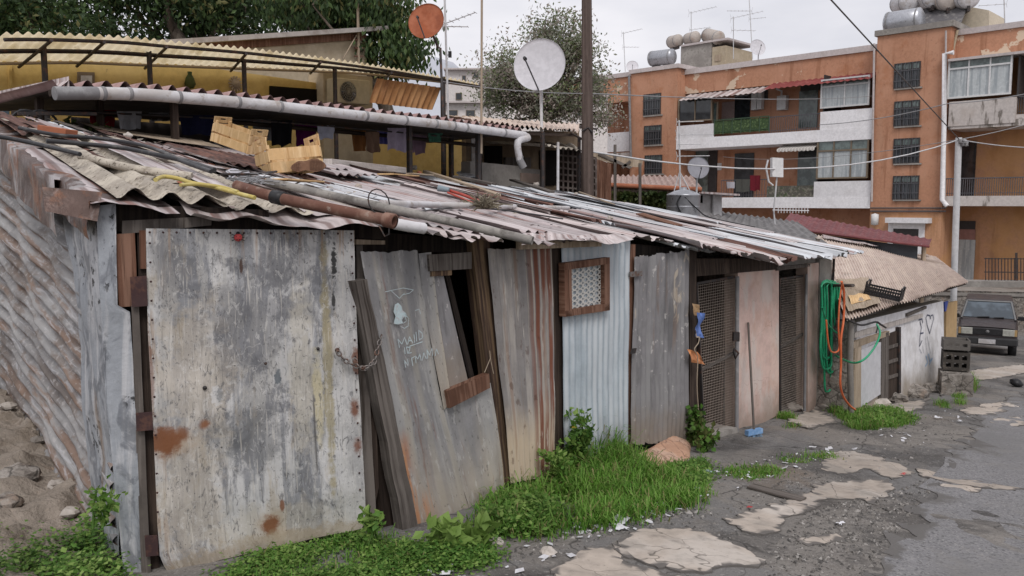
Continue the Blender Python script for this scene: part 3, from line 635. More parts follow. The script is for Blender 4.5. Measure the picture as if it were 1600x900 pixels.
plank('window_sill', m_wbrown, ld, PB, [(698, 611), (764, 584), (766, 606), (703, 638)], .05, .085)
# chalk drawing on the door
def stroke(mb, W_, pts, off, w=.006):
    P = [W_.at(a, b, off) for a, b in pts]
    for a, b in zip(P, P[1:]):
        dd = (b - a)
        if dd.length < 1e-5: continue
        dd.normalize(); s_ = dd.cross(W_.n) * w / 2; mb.add([a - s_ - dd * w * .3, b - s_ + dd * w * .3, b + s_ + dd * w * .3, a + s_ - dd * w * .3], [(0, 1, 2, 3)])
g = MB()
def sg(*s, w=.005): 
    for q in s: stroke(g, PB, q, .0725, w)
g.poly([PB.at(a, b, .0725) for a, b in ((617, 476), (622, 473), (627, 478), (629, 485), (634, 489), (637, 496), (632, 494), (628, 500), (630, 505), (622, 507), (615, 506), (618, 494), (615, 487))])
sg([(602, 456), (615, 453), (630, 450), (646, 453), (640, 458), (628, 461)], [(612, 455), (624, 466), (632, 458)], [(632, 489), (638, 497), (638, 509), (632, 513), (626, 510)], [(628, 497), (633, 494), (635, 502), (630, 505)], [(649, 485), (655, 483), (657, 490)], w=.0035)
sg([(624, 543), (622, 530), (628, 538), (632, 527), (636, 538)], [(637, 538), (640, 526), (645, 536)], [(638, 533), (643, 532)], [(648, 535), (647, 523)], [(651, 533), (650, 519)], [(655, 531), (654, 516), (660, 521), (660, 528), (655, 531)], [(640, 541), (660, 534)])
sg([(633, 553), (632, 543)], [(637, 552), (635, 542), (641, 543), (638, 552), (643, 551)])
sg([(634, 574), (632, 563), (638, 572), (637, 561)], [(645, 571), (643, 559)], [(643, 560), (648, 557)], [(650, 567), (649, 556), (653, 561), (656, 553), (658, 563)], [(660, 563), (662, 551), (666, 560)], [(668, 560), (667, 546), (671, 555), (675, 544), (676, 556)], [(680, 556), (682, 545), (685, 553)])
tag(g.build('chalk_writing', m_graff, ld), 'white chalk figure and three scrawled lines')
# post between door and rusty sheet
plank('post', m_wstripe, sB, PB, [(736, 366), (764, 366), (801, 752), (783, 762)], .08, .02, .01, 14)
st = MB(); st.tube([PB.at(765, 548, .05), PB.at(766, 560, .055), PB.at(757, 582, .06)], .003, 5); st.tube([PB.at(765, 548, .05), PB.at(767, 565, .055), PB.at(771, 584, .06)], .003, 5); st.build('string', m_wpale, sB)
tag(wsheet('wall_sheet', m_rusty, sB, PB, [(760, 389), (768, 480), (782, 600), (797, 756)], [(861, 386), (864, 480), (865, 560), (866, 742)], .04, pitch=.066, amp=.010, nv=16, dent=.012, seed=31, jb=.02, jt=.01), 'cream corrugated sheet with dark red rust stripes on its right side')
plank('post', m_wdark, sB, PB, [(858, 386), (877, 386), (882, 735), (866, 742)], .07, .03)
bl = MB(); bp = [PB.at(a, b, .045) for a, b in ((875, 388), (985, 374), (981, 718), (880, 738))]
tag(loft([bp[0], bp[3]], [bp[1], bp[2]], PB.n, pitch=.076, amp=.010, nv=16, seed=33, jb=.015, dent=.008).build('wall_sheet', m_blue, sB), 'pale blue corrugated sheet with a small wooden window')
# window: frame parts and perforated panel
wi = wslab('window', m_wbrown, sB, PB, [(883, 411), (953, 402), (953, 412), (884, 422)], .05, .10)
for q in ([(883, 486), (953, 474), (953, 485), (884, 495)], [(882, 412), (893, 411), (894, 494), (883, 495)], [(944, 404), (953, 403), (953, 484), (945, 485)]):
    wslab('window_frame', m_wbrown, wi, PB, q, .05, .098)
# perforated panel: sheet with round holes cut as rings of dark depth
pc = [PB.at(a, b, .065) for a, b in ((893, 420), (945, 411), (945, 478), (893, 488))]
pm = MB(); du = (pc[1] - pc[0]); dv = (pc[3] - pc[0])
NUx, NVx = 6, 8
for j in range(NVx):
    for i in range(NUx):
        sh = .5 * (j % 2); cx, cy = (i + .5) / NUx, (j + .5) / NVx
        def P(x, y): return pc[0] + du * x + dv * y
        q = [(i / NUx, j / NVx), ((i + 1) / NUx, j / NVx), ((i + 1) / NUx, (j + 1) / NVx), (i / NUx, (j + 1) / NVx)]
        ring = [(cx + .34 / NUx * math.cos(2 * PI * k / 8 + PI / 8), cy + .34 / NVx * math.sin(2 * PI * k / 8 + PI / 8)) for k in range(8)]
        outer = [(cx + .5 / NUx * max(-1, min(1, 1.42 * math.cos(2 * PI * k / 8 + PI / 8))), cy + .5 / NVx * max(-1, min(1, 1.42 * math.sin(2 * PI * k / 8 + PI / 8)))) for k in range(8)]
        pts = [P(*o) for o in outer] + [P(*o) for o in ring]
        pm.add(pts, [(k, (k + 1) % 8, 8 + (k + 1) % 8, 8 + k) for k in range(8)])
pm.build('perforated_panel', mk('panel_perforated', (.50, .49, .46), rough=.8), wi)
pk = [p - PB.n * .03 for p in pc]; pkm = MB(); pkm.quad(pk[0], pk[1] - du * .12, pk[2] - du * .12, pk[3]); pkm.build('window_backing', mk('panel_backing', (.30, .30, .285), [('n', (.12, .12, .11), 30., .5, .62, .8)]), wi)
plank('post', m_wbrown, sB, PB, [(983, 382), (993, 382), (989, 700), (981, 705)], .06, .03)
dg = wsheet('door', m_greyp, sB, PB, [(990, 402), (990, 440), (986, 560), (983, 696)], [(1077, 390), (1076, 480), (1076, 600), (1075, 690)], .05, pitch=.076, amp=.008, nv=18, seed=35, jb=.03, jt=.02, dent=.014)
tag(dg, 'dull grey corrugated door with tan scuffs')
wslab('hinge', m_chain, dg, PB, [(985, 425), (1004, 423), (1004, 431), (985, 433)], .012, .075)
wslab('hinge', m_iron, dg, PB, [(989, 545), (995, 544), (993, 552), (987, 553)], .014, .08)
plank('post', m_wdark, sB, PB, [(1077, 390), (1088, 388), (1089, 676), (1079, 690)], .07, .03)
# head timbers and pale board under the eave
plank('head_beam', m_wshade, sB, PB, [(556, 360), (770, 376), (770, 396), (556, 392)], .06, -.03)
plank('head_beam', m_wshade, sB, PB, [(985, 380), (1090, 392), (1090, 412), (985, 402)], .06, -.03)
plank('fascia_board', m_wpale, sB, PB, [(812, 374), (940, 378), (940, 385), (812, 390)], .03, .10)
plank('fascia_board', m_wpale, sB, PB, [(556, 374), (602, 376), (602, 382), (556, 382)], .02, .0)

# ================================================================== SHED C : pink masonry pens with mesh gates
pc0 = PB.at(1190, 660)
sC = thing('masonry_shed', 'pink plastered shed with two wire mesh gates under the far end of the tin roof', 'shed', (pc0.x, pc0.y, G(pc0.x, pc0.y)))
def wblock(name, mat, parent, q, th, off=0., W_=PB): return wslab(name, mat, parent, W_, q, th, off)
pkP = [PB.at(a, b, .0) for a, b in ((1153, 424), (1217, 416), (1217, 648), (1153, 682))]
m = MB(); m.slab(*pkP, .14, PB.n); m.build('front_wall', m_pink, sC)
wblock('front_wall', m_pink, sC, [(1262, 412), (1283, 410), (1283, 640), (1262, 646)], .14, .02)
wblock('pillar', m_concw, sC, [(1281, 405), (1300, 404), (1296, 650), (1276, 650)], .16, .03)
plank('head_beam', m_wdark, sC, PB, [(1084, 404), (1216, 404), (1216, 421), (1086, 432)], .08, .01)
plank('head_beam', m_concw, sC, PB, [(1216, 404), (1300, 400), (1300, 412), (1216, 416)], .08, -.02)
plank('rail', m_wgrey, sC, PB, [(1214, 417), (1266, 412), (1266, 417), (1214, 423)], .03, .02)
def mesh_gate(q, midf, label):
    P = [PB.at(a, b, -.04) for a, b in q]; gate = MB()
    for a, b in ((0, 1), (1, 2), (2, 3), (3, 0)): gate.bar(P[a], P[b], .022, .022, PB.n)
    ga = gate.build('gate', m_iron, sC); tag(ga, label)
    me = MB(); 
    def pt(u, v): return P[0].lerp(P[1], u).lerp(P[3].lerp(P[2], u), v)
    n = 58
    for i in range(1, n):
        me.bar(pt(0, i / n), pt(1, i / n), .0024, .0024, PB.n)
    for i in range(1, 22):
        me.bar(pt(i / 22, 0), pt(i / 22, 1), .0018, .0018, PB.n)
    me.build('wire_mesh', mk('mesh_rusty', (.42, .35, .30), rough=.8) if 'mesh_rusty' not in MATS else MATS['mesh_rusty'], ga)
    ba = MB(); ba.bar(pt(0, midf + .03), pt(1, midf - .03), .03, .02, PB.n); ba.build('gate_bar', m_wgrey, ga)
    return ga
ga = mesh_gate([(1088, 443), (1150, 432), (1150, 668), (1100, 684)], .52, 'mesh gate at the left of the pink wall')
gb = mesh_gate([(1218, 436), (1261, 430), (1258, 638), (1219, 654)], .45, 'mesh gate at the right of the pink wall')
pv = MB(); pv.tube([PB.at(1152, 432, .03), PB.at(1151, 676, .03)], .022, 8); pv.build('gate_post', m_pvcd, sC)
pv = MB(); pv.tube([PB.at(1260, 428, .02), PB.at(1257, 642, .02)], .018, 8); pv.build('gate_post', m_pvcd, sC)
lk = MB(); lk.box(PB.at(1150, 526, .07), (.06, .05, .09)); lk.tube([PB.at(1147, 545, .07), PB.at(1154, 552, .08), PB.at(1149, 560, .07), PB.at(1146, 550, .06)], .01, 6, closed=True); lk.build('padlock', m_iron, ga)
wslab('sill', m_concw, sC, PB, [(1098, 684), (1152, 668), (1154, 684), (1100, 704)], .3, .06)
# plaster base lumps at the far pillar
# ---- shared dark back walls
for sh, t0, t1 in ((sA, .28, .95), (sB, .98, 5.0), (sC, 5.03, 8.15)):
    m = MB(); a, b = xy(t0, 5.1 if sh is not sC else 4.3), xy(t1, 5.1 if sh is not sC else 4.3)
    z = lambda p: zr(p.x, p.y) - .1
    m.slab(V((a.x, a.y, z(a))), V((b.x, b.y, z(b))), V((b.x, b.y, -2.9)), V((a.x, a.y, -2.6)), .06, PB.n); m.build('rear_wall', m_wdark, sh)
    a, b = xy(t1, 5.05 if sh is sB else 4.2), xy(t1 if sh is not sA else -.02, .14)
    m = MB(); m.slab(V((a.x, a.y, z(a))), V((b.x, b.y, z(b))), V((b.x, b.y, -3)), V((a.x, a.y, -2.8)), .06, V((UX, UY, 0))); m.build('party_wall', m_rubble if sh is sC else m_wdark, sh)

# ================================================================== ROOF SHEETS
def roof_sheet(sh, mat, t0, t1, w0, w1, lift, pitch=.10, amp=.014, sk=0., seed=0, jb=.03, sag=.0, nv=9, tilt=0., name='roof_sheet'):
    """rectangular sheet lying on the roof plane, ridges up the slope"""
    def fn(u, v):
        t = t0 + (t1 - t0) * u + sk * v; w = w0 + (w1 - w0) * v
        if v == 0: w += jb * (noise.noise(V((u * 7, seed, 3))) + .5 * noise.noise(V((u * 23, seed, 3))))
        p = xy(t, w); W = (t1 - t0)
        p.z = zr(p.x, p.y) + lift + amp * math.cos(2 * PI * u * W / pitch) + tilt * (u - .5) - sag * max(0, .25 - v) * 4 * abs(noise.noise(V((u * 4, seed, 9)))) + .018 * noise.noise(V((t * 1.6, w * 1.6, seed)))
        return p
    W = t1 - t0; nu = max(6, int(W / pitch * 8)); m = MB()
    m.grid(fn, [i / nu for i in range(nu + 1)], [j / nv for j in range(nv + 1)], uvf=lambda u, v: (u * W, v * (w1 - w0)))
    return m.build(name, mat, sh)
rr = random.Random(5)
t = .1; i = 0
palF = [m_roofP, m_roofM, m_roofM, m_roofP, m_roofL, m_roofM, m_roofL, m_roofL, m_roofM, m_roofL, m_roofL]
while t < 8.1:
    wdt = rr.uniform(.62, .86); sh = sB if t < 4.7 else sC
    far = t / 8
    ov = rr.uniform(.10, .30)
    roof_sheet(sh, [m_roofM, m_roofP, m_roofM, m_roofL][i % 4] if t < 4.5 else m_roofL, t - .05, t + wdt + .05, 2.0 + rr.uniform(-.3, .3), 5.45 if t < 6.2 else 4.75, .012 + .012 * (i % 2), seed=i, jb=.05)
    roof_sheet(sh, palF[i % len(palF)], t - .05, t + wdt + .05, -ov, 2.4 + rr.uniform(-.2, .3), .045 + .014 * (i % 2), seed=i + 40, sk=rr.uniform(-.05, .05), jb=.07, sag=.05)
    t += wdt; i += 1
# loose upper sheets and rust strips
for k in range(34):
    t = rr.uniform(.3, 7.7); w = rr.uniform(-.1, 3.0); L = rr.uniform(1.0, 2.4); sh = sB if t < 4.7 else sC
    mt = rr.choice([m_roofR, m_roofR, m_roofR, m_roofM, m_roofP, m_roofL, m_roofL])
    wd = rr.uniform(.08, .22) if mt is m_roofR else rr.uniform(.3, .6)
    roof_sheet(sh, mt, t, t + wd, w, min(w + L, 4.3), .075 + rr.uniform(0, .02), seed=80 + k, sk=rr.uniform(-.05, .05), jb=.03, tilt=rr.uniform(-.01, .012))
for (t, wd, w0, w1, mt) in ((4.55, .55, -.42, .5, m_roofP), (5.0, .42, -.40, .35, m_roofR), (5.5, .9, -.46, 1.0, m_roofL), (3.55, .5, -.25, .6, m_roofM), (3.95, .5, -.38, .7, m_roofP), (6.5, .8, -.36, 1.1, m_roofL), (7.3, .8, -.3, 1.2, m_roofL)):
    roof_sheet(sB if t < 4.7 else sC, mt, t, t + wd, w0, w1, .085, seed=int(t * 31), jb=.08, sag=.10, tilt=rr.uniform(-.03, .03))
# flat pale flashing above the blue sheet
m = MB(); q = [PB.at(a, b, o) for a, b, o in ((820, 366, .0), (962, 364, .0), (990, 374, .30), (815, 380, .28))]
loft([q[0], q[3]], [q[1], q[2]], V((0, 0, 1)), nv=6, nu=24, dent=.03, seed=4, ds=3, mb=m); m.build('roof_flashing', m_roofP, sB)
# ---- roof of shack A: big-wave asbestos along the side wall direction
aU = (V((-.82, 4.42, 0)) - V((cA.x, cA.y, 0))).normalized(); bU = V((-.61, .79, 0))
def rA(a, b, up=0.):
    p = V((cA.x, cA.y, 0)) + aU * a + bU * b; p.z = zr(p.x, p.y) + up; return p
def roofA(name, mat, a0, a1, b0, b1, lift, pitch=.15, amp=.028, seed=0, jb=.03, nv=12, sk=0., dent=.02, tilt=0.):
    W = a1 - a0; nu = max(6, int(W / pitch * 10)); m = MB()
    def fn(u, v):
        b = b0 + (b1 - b0) * v
        if v == 0: b += jb * (noise.noise(V((u * 5, seed, 3))) + .5 * noise.noise(V((u * 17, seed, 3))))
        p = rA(a0 + W * u + sk * v, b); p.z += lift + amp * math.cos(2 * PI * u * W / pitch + seed) + dent * noise.noise(V((u * 3, v * 4, seed))) + tilt * (u - .5); return p
    m.grid(fn, [i / nu for i in range(nu + 1)], [j / nv for j in range(nv + 1)], uvf=lambda u, v: (u * W, v * (b1 - b0)))
    return m.build(name, mat, sA)
roofA('roof_sheet', m_asb, -.02, 1.2, 1.6, 5.6, .01, pitch=.17, amp=.010, seed=2, dent=.012); roofA('roof_sheet', m_asb, .05, .56, -.02, 3.2, .07, pitch=.16, amp=.026, seed=3, dent=.012)
roofA('roof_sheet', m_asb, .54, .98, .0, 2.6, .05, pitch=.17, amp=.018, seed=1, dent=.015)
roofA('roof_sheet', m_roofM, -.08, .30, -.12, 1.9, .02, pitch=.6, amp=.012, seed=5, dent=.03); roofA('roof_sheet', m_roofP, .35, 1.4, -.17, .6, .015, pitch=.25, amp=.010, seed=6, dent=.045, jb=.05)
roofA('roof_sheet', m_roofP, .95, 1.9, .05, 1.4, .035, pitch=.12, amp=.009, seed=18, dent=.03, jb=.06); roofA('roof_sheet', m_asb, 1.0, 1.7, .45, 3.0, .05, pitch=.17, amp=.010, seed=8, dent=.012); roofA('roof_sheet', m_roofM, 1.1, 2.5, 1.6, 5.8, .03, pitch=.076, amp=.01, seed=9, dent=.02)
roofA('roof_sheet', m_roofR, 1.35, 2.05, 2.5, 4.1, .10, pitch=.076, amp=.011, seed=10); roofA('roof_sheet', m_roofR, -.02, .20, 2.6, 4.6, .07, pitch=.076, amp=.011, seed=12)
roofA('roof_sheet', m_roofP, .9, 1.3, 1.2, 2.9, .07, pitch=.3, amp=.01, seed=13, dent=.015); roofA('roof_sheet', m_wpale, .9, 2.1, 4.7, 5.5, .10, pitch=3., amp=.005, seed=21, dent=.01); roofA('roof_sheet', m_roofL, .3, .65, 2.9, 4.4, .08, pitch=.3, amp=.01, seed=14, dent=.015)
roofA('roof_sheet', m_roofM, 1.7, 2.6, .3, 1.9, .06, pitch=.076, amp=.01, seed=15)
ra = random.Random(14)
for k in range(20):
    a0 = ra.uniform(.0, 2.2); b0 = ra.uniform(.15, 3.6); roofA('roof_strip', ra.choice([m_asb, m_roofP, m_wgrey, m_roofR, m_roofR, m_roofM, m_flash]), a0, a0 + ra.uniform(.05, .17), b0, b0 + ra.uniform(1.0, 2.4), .085 + ra.uniform(0, .02), pitch=1.2, amp=.006, seed=30 + k, sk=ra.uniform(-.08, .1), dent=.008, jb=.03, nv=8)
# crumbs, leaves and shards collected between the sheets
rd = random.Random(23); vs, fs, mi = [], [], []
for k in range(420):
    if rd.random() < .55: p = rA(rd.uniform(0, 2.3), rd.uniform(.1, 4.4), .085)
    else: p = xy(rd.uniform(.2, 5.0), abs(rd.gauss(1.6, 1.2))); p.z = zr(p.x, p.y) + .075
    p.z += rd.uniform(0, .03); s_ = rd.choice((.008, .012, .018, .022, .03)); a = rd.uniform(0, 2 * PI); x = V((math.cos(a), math.sin(a), rd.gauss(0, .2))); y = V((-math.sin(a), math.cos(a), rd.gauss(0, .2))); o = len(vs)
    vs += [p - x * s_ - y * s_ * .4, p + x * s_ * rd.uniform(.4, 1) - y * s_ * .5, p + x * s_ + y * s_ * rd.uniform(.2, .7), p - x * s_ * .5 + y * s_ * .6]; fs.append((o, o + 1, o + 2, o + 3)); mi.append(rd.choices((0, 1, 2, 3, 4), (4, 3, 3, 1, 1))[0])
me = bpy.data.meshes.new('roof_debris'); me.from_pydata(vs, [], fs); me.polygons.foreach_set('material_index', mi)
for q in (m_asb, m_wgrey, m_wdark, m_terr, m_roofP): me.materials.append(q)
o = bpy.data.objects.new('roof_debris', me); C.objects.link(o); tag(o, kind='stuff')
# rusty folded flashings along the left verge
for a0, b0, b1, dz, sd in ((-.09, -.10, .62, -.18, 1), (-.12, .55, 2.2, -.30, 2), (-.10, 2.0, 4.8, -.26, 3)):
    m = MB()
    def fn(u, v):
        p = rA(a0 + (.22 if u < .5 else .22 * (1 - (u - .5) * 2)) if u < .5 else a0 + .22 * (1 - u) * 1.0 - .0, b0 + (b1 - b0) * v)
        p = rA(a0 + .2 * max(0, 1 - u * 2), b0 + (b1 - b0) * v, .03)
        if u > .5: p.z -= (u - .5) * 2 * -dz
        return p + V((0, 0, .025 * noise.noise(V((u * 4, v * 5, sd)))))  + PS.n * .02 * noise.noise(V((u * 3, v * 7, sd + 5)))
    m.grid(fn, [i / 10 for i in range(11)], [j / 10 for j in range(11)]); m.build('flashing', m_flash, sA)
# front drip flashing at the corner
m = MB(); q = [PA.at(a, b, o) for a, b, o in ((70, 300, .08), (215, 296, .06), (152, 345, .10), (68, 322, .12))]
loft([PA.at(66, 292, .05), PA.at(70, 330, .12)], [PA.at(160, 300, .05), PA.at(152, 346, .12)], PA.n, nv=6, nu=14, dent=.02, seed=2, mb=m); m.build('flashing', m_flash, sA)
# ------------------------------------------------------------------ ground, road, paving
def axis_vals(lo, hi, fine0, fine1, step, grow=1.25):
    a = []; x = fine0
    while x < fine1: a.append(x); x += step
    s_ = step; x = fine1
    while x < hi: a.append(x); s_ *= grow; x += s_
    a.append(hi); b = []; s_ = step; x = fine0 - step
    while x > lo: b.append(x); s_ *= grow; x -= s_
    b.append(lo); return b[::-1] + a
ss = axis_vals(-120, 900, -2.5, 12, .11); ww = axis_vals(-700, 700, -6.0, 1.2, .11)
def gz(t, w):
    p = xy(t, w); z = G(p.x, p.y)
    near = max(0, 1 - max(0, abs(t - 4) - 8) / 6) * max(0, 1 - max(0, abs(w + 2) - 5) / 4)
    if near > 0: z += near * (.035 * noise.fractal(V((t * .9, w * .9, 2)), 1., 2., 4) + .012 * noise.noise(V((t * 5, w * 5, 1))) - .01)
    return z
_gz0 = G
m = MB(); m.grid(lambda t, w: xy(t, w, gz(t, w)), ss, ww); gr = m.build('ground', m_ground, org=V((0, 0, 0))); tag(gr, kind='structure')
def gp2(px, py, up=0.):
    P = hit(px, py, lambda x, y: gz(*tw(x, y))); P.z += up; return P
def onG(x, y, up=0.): return V((x, y, gz(*tw(x, y)) + up))
# thin slabs that follow the ground
def patch(name, mat, poly, up=.02, kind='structure', step=.09, edge=.05, seed=0, skirt=.05, bump=0.):
    P = [tw(*gp2(a, b).xy) for a, b in poly]
    # roughen the outline
    Q = []
    for i in range(len(P)):
        a, b = P[i], P[(i + 1) % len(P)]; L = math.hypot(b[0] - a[0], b[1] - a[1]); n = max(1, int(L / .035))
        for k in range(n):
            f = k / n; t, w = a[0] + (b[0] - a[0]) * f, a[1] + (b[1] - a[1]) * f
            Q.append((t + edge * noise.noise(V((t * 5, w * 5, seed))) + .045 * noise.noise(V((t * 19, w * 19, seed))), w + edge * noise.noise(V((t * 5, w * 5, seed + 9))) + .045 * noise.noise(V((t * 19, w * 19, seed + 5)))))
    bm = bmesh.new(); vs = [bm.verts.new(V((t, w, 0))) for t, w in Q]; f = bm.faces.new(vs); bmesh.ops.triangulate(bm, faces=[f])
    t0, t1 = min(q[0] for q in Q), max(q[0] for q in Q); w0, w1 = min(q[1] for q in Q), max(q[1] for q in Q)
    for ax, lo, hi in ((0, t0, t1), (1, w0, w1)):
        x = lo + step
        while x < hi:
            co = V((x, 0, 0)) if ax == 0 else V((0, x, 0)); no = V((1, 0, 0)) if ax == 0 else V((0, 1, 0))
            bmesh.ops.bisect_plane(bm, geom=bm.verts[:] + bm.edges[:] + bm.faces[:], plane_co=co, plane_no=no); x += step
    ed = [e for e in bm.edges if len(e.link_faces) == 1]
    r = bmesh.ops.extrude_edge_only(bm, edges=ed); low = {v for v in r['geom'] if isinstance(v, bmesh.types.BMVert)}
    rimv = {v for e in ed for v in e.verts if v.is_valid} | low
    for v in bm.verts:
        p = xy(v.co.x, v.co.y); z = gz(v.co.x, v.co.y) + (bump * abs(noise.fractal(V((v.co.x * 2.2, v.co.y * 2.2, 4)), 1., 2., 4)) if v not in rimv else 0); v.co = V((p.x, p.y, z - skirt if v in low else z + up))
    bmesh.ops.recalc_face_normals(bm, faces=bm.faces); bm.verts.index_update(); rimi = [v.index for v in rimv]
    me = bpy.data.meshes.new(name); bm.to_mesh(me); bm.free(); me.materials.append(mat); me.uv_layers.new(name='UVMap'); at_ = me.attributes.new('rim', 'FLOAT', 'POINT')
    for i in rimi: at_.data[i].value = 1.
    o = bpy.data.objects.new(name, me); C.objects.link(o); WL[o.name] = V()
    if kind: tag(o, kind=kind)
    return o
road = patch('road', m_asph, [(1345, 912), (1385, 862), (1432, 795), (1470, 748), (1500, 700), (1530, 655), (1570, 625), (1640, 600), (1900, 640), (2100, 950), (1700, 1000)], .006, step=.5, edge=.2)
for i, (q, up) in enumerate((
    ([(962, 848), (990, 832), (1030, 826), (1080, 828), (1135, 843), (1172, 862), (1188, 880), (1150, 887), (1100, 894), (1050, 894), (1005, 884), (972, 868)], .020),
    ([(862, 890), (880, 874), (915, 860), (958, 849), (966, 868), (1000, 887), (1045, 897), (1090, 905), (1060, 925), (900, 925)], .014),
    ([(1127, 811), (1165, 806), (1192, 794), (1220, 788), (1262, 788), (1282, 795), (1252, 804), (1228, 812), (1220, 828), (1198, 841), (1160, 834), (1138, 822)], .016),
    ([(1200, 792), (1250, 778), (1285, 755), (1330, 750), (1392, 750), (1398, 765), (1372, 782), (1362, 788), (1335, 779), (1290, 782), (1270, 792)], .014),
    ([(1246, 845), (1290, 838), (1322, 837), (1320, 849), (1262, 852)], .01),
    ([(1437, 735), (1470, 741), (1520, 752), (1590, 764), (1594, 770), (1520, 762), (1468, 752), (1436, 744)], .02),
    ([(1474, 757), (1505, 755), (1532, 760), (1526, 768), (1478, 773)], .012),
    ([(1280, 712), (1330, 704), (1395, 722), (1430, 738), (1400, 748), (1360, 735), (1310, 742), (1285, 730)], .008),
    ([(1240, 650), (1275, 640), (1298, 652), (1300, 664), (1270, 672), (1232, 660)], .03),
    ([(1335, 640), (1395, 632), (1452, 622), (1440, 640), (1390, 650), (1345, 652)], .03),
    ([(1500, 582), (1560, 574), (1600, 570), (1610, 582), (1540, 594), (1505, 600)], .02),
    ([(1500, 640), (1560, 628), (1595, 634), (1560, 646), (1510, 650)], .012),
    ([(1540, 655), (1600, 650), (1600, 668), (1555, 664)], .012),
    ([(1460, 604), (1504, 596), (1506, 606), (1470, 620)], .04))):
    patch('pavement', m_conc, q, up * .6, seed=i, edge=.075)
# bank of dirt on the left beside the shack
bank = patch('dirt_ground', m_dirt, [(-250, 640), (-20, 600), (30, 645), (150, 800), (186, 870), (184, 960), (60, 1100), (-300, 1000)], .02, step=.07, edge=.08, bump=.16)
mnd = MB(); c = gp2(1028, 722)
# ------------------------------------------------------------------ things lying on the tin roof
def rpt(pix, r=.02, up=.06): return [rp(a, b, up + r) for a, b in pix]
def smooth_path(P, n=6):
    P = [V(p) for p in P]; out = []
    for i in range(len(P) - 1):
        p0, p1, p2, p3 = P[max(i - 1, 0)], P[i], P[i + 1], P[min(i + 2, len(P) - 1)]
        for k in range(n):
            t = k / n; out.append(.5 * ((2 * p1) + (p2 - p0) * t + (2 * p0 - 5 * p1 + 4 * p2 - p3) * t * t + (3 * p1 - 3 * p2 + p3 - p0) * t ** 3))
    out.append(P[-1]); return out
def crate(origin, X, Y, Z, L, D, H, label, mats, endh=.07, red=True):
    """slatted wooden fruit crate: long sides along X, handles in the two raised ends"""
    t = thing('wooden_crate', label, 'crate', origin, 'wooden fruit crates on the tin roof'); o = V(origin); th = .008
    P = lambda x, y, z: o + X * x + Y * y + Z * z
    def bx(mb, x0, x1, y0, y1, z0, z1): mb.hexa([P(x0, y0, z0), P(x1, y0, z0), P(x1, y1, z0), P(x0, y1, z0), P(x0, y0, z1), P(x1, y0, z1), P(x1, y1, z1), P(x0, y1, z1)])
    for y in (0, D - th):
        for z0, z1 in ((.005, H * .44), (H * .53, H * .97)):
            m = MB(); bx(m, th + .001, L - th - .001, y, y + th, z0, z1); m.build('side_slat', mats[0], t)
    for x in (0, L - th):
        e = None
        for k, (z0, z1) in enumerate(((0, H * .42), (H * .47, H * .90), (H * .95, H + endh))):
            m = MB()
            if k < 2: bx(m, x, x + th, -.001, D + .001, z0, z1)
            else:
                hx0, hx1, hz0, hz1 = D * .34, D * .66, z0 + (z1 - z0) * .48, z0 + (z1 - z0) * .74
                bx(m, x, x + th, 0, D, z0, hz0); bx(m, x, x + th, 0, D, hz1, z1); bx(m, x, x + th, 0, hx0, hz0 + .0005, hz1 - .0005); bx(m, x, x + th, hx1, D, hz0 + .0005, hz1 - .0005)
            m.build('end_slat', mats[1 if k != 2 else 0], t)
        for y in (.02, D - .045):
            m = MB(); bx(m, x + (th if x == 0 else -.022), x + (.03 if x == 0 else 0), y, y + .025, .01, H + endh * .3); m.build('corner_post', mats[0], t)
    for k in range(4):
        y0 = D * (.02 + k * .25); m = MB(); bx(m, th + .002, L - th - .002, y0 + .004, y0 + D * .20, .001, .007); m.build('bottom_slat', mats[1], t)
    if red:
        m = MB()
        for k, (u0, u1) in enumerate(((.30, .42), (.45, .55), (.58, .72))): m.hexa([P(L + .001, D * u0, H * .6), P(L + .002, D * u0, H * .6), P(L + .002, D * u1, H * .6), P(L + .001, D * u1, H * .6), P(L + .001, D * u0, H * .75), P(L + .002, D * u0, H * .75), P(L + .002, D * u1, H * .75), P(L + .001, D * u1, H * .75)])
        m.build('stamp', mk('stamp_red', (.42, .12, .08), [('n', (.5, .33, .17), 60., .48, .58, .9)]) if 'stamp_red' not in MATS else MATS['stamp_red'], t)
    return t
def frame3(x, zhint):
    X = V(x).normalized(); Y = V(zhint).cross(X).normalized(); Z = X.cross(Y); return X, Y, Z
# crate standing tilted on its side, far end up to the left
a_ = ray(386, 241); k = rp(386, 243, .08).y - .05; a_ = a_ * (k / a_.y)
far_ = ray(328, 220); far_ = far_ * ((k + .16) / far_.y)
X, Y, Z = frame3(a_ - far_, V((.02, -.05, 1)))
crate(far_, X, Y, Z, (a_ - far_).length, .25, .20, 'wooden fruit crate tilted back with its long side and end toward the lane', (m_crateb, m_crate), .05)
a_ = ray(424, 272); d_ = rp(424, 268, .1).y; a_ = a_ * (d_ / a_.y); b_ = ray(507, 264); b_ = b_ * ((d_ + .28) / b_.y)
X, Y, Z = frame3(b_ - a_, V((-.04, .10, 1)))
crate(a_, X, Y, Z, (b_ - a_).length, .27, .20, 'wooden fruit crate sitting level beside the old shoe, raised handles at both ends', (m_crate, m_crateb), .085, red=False)
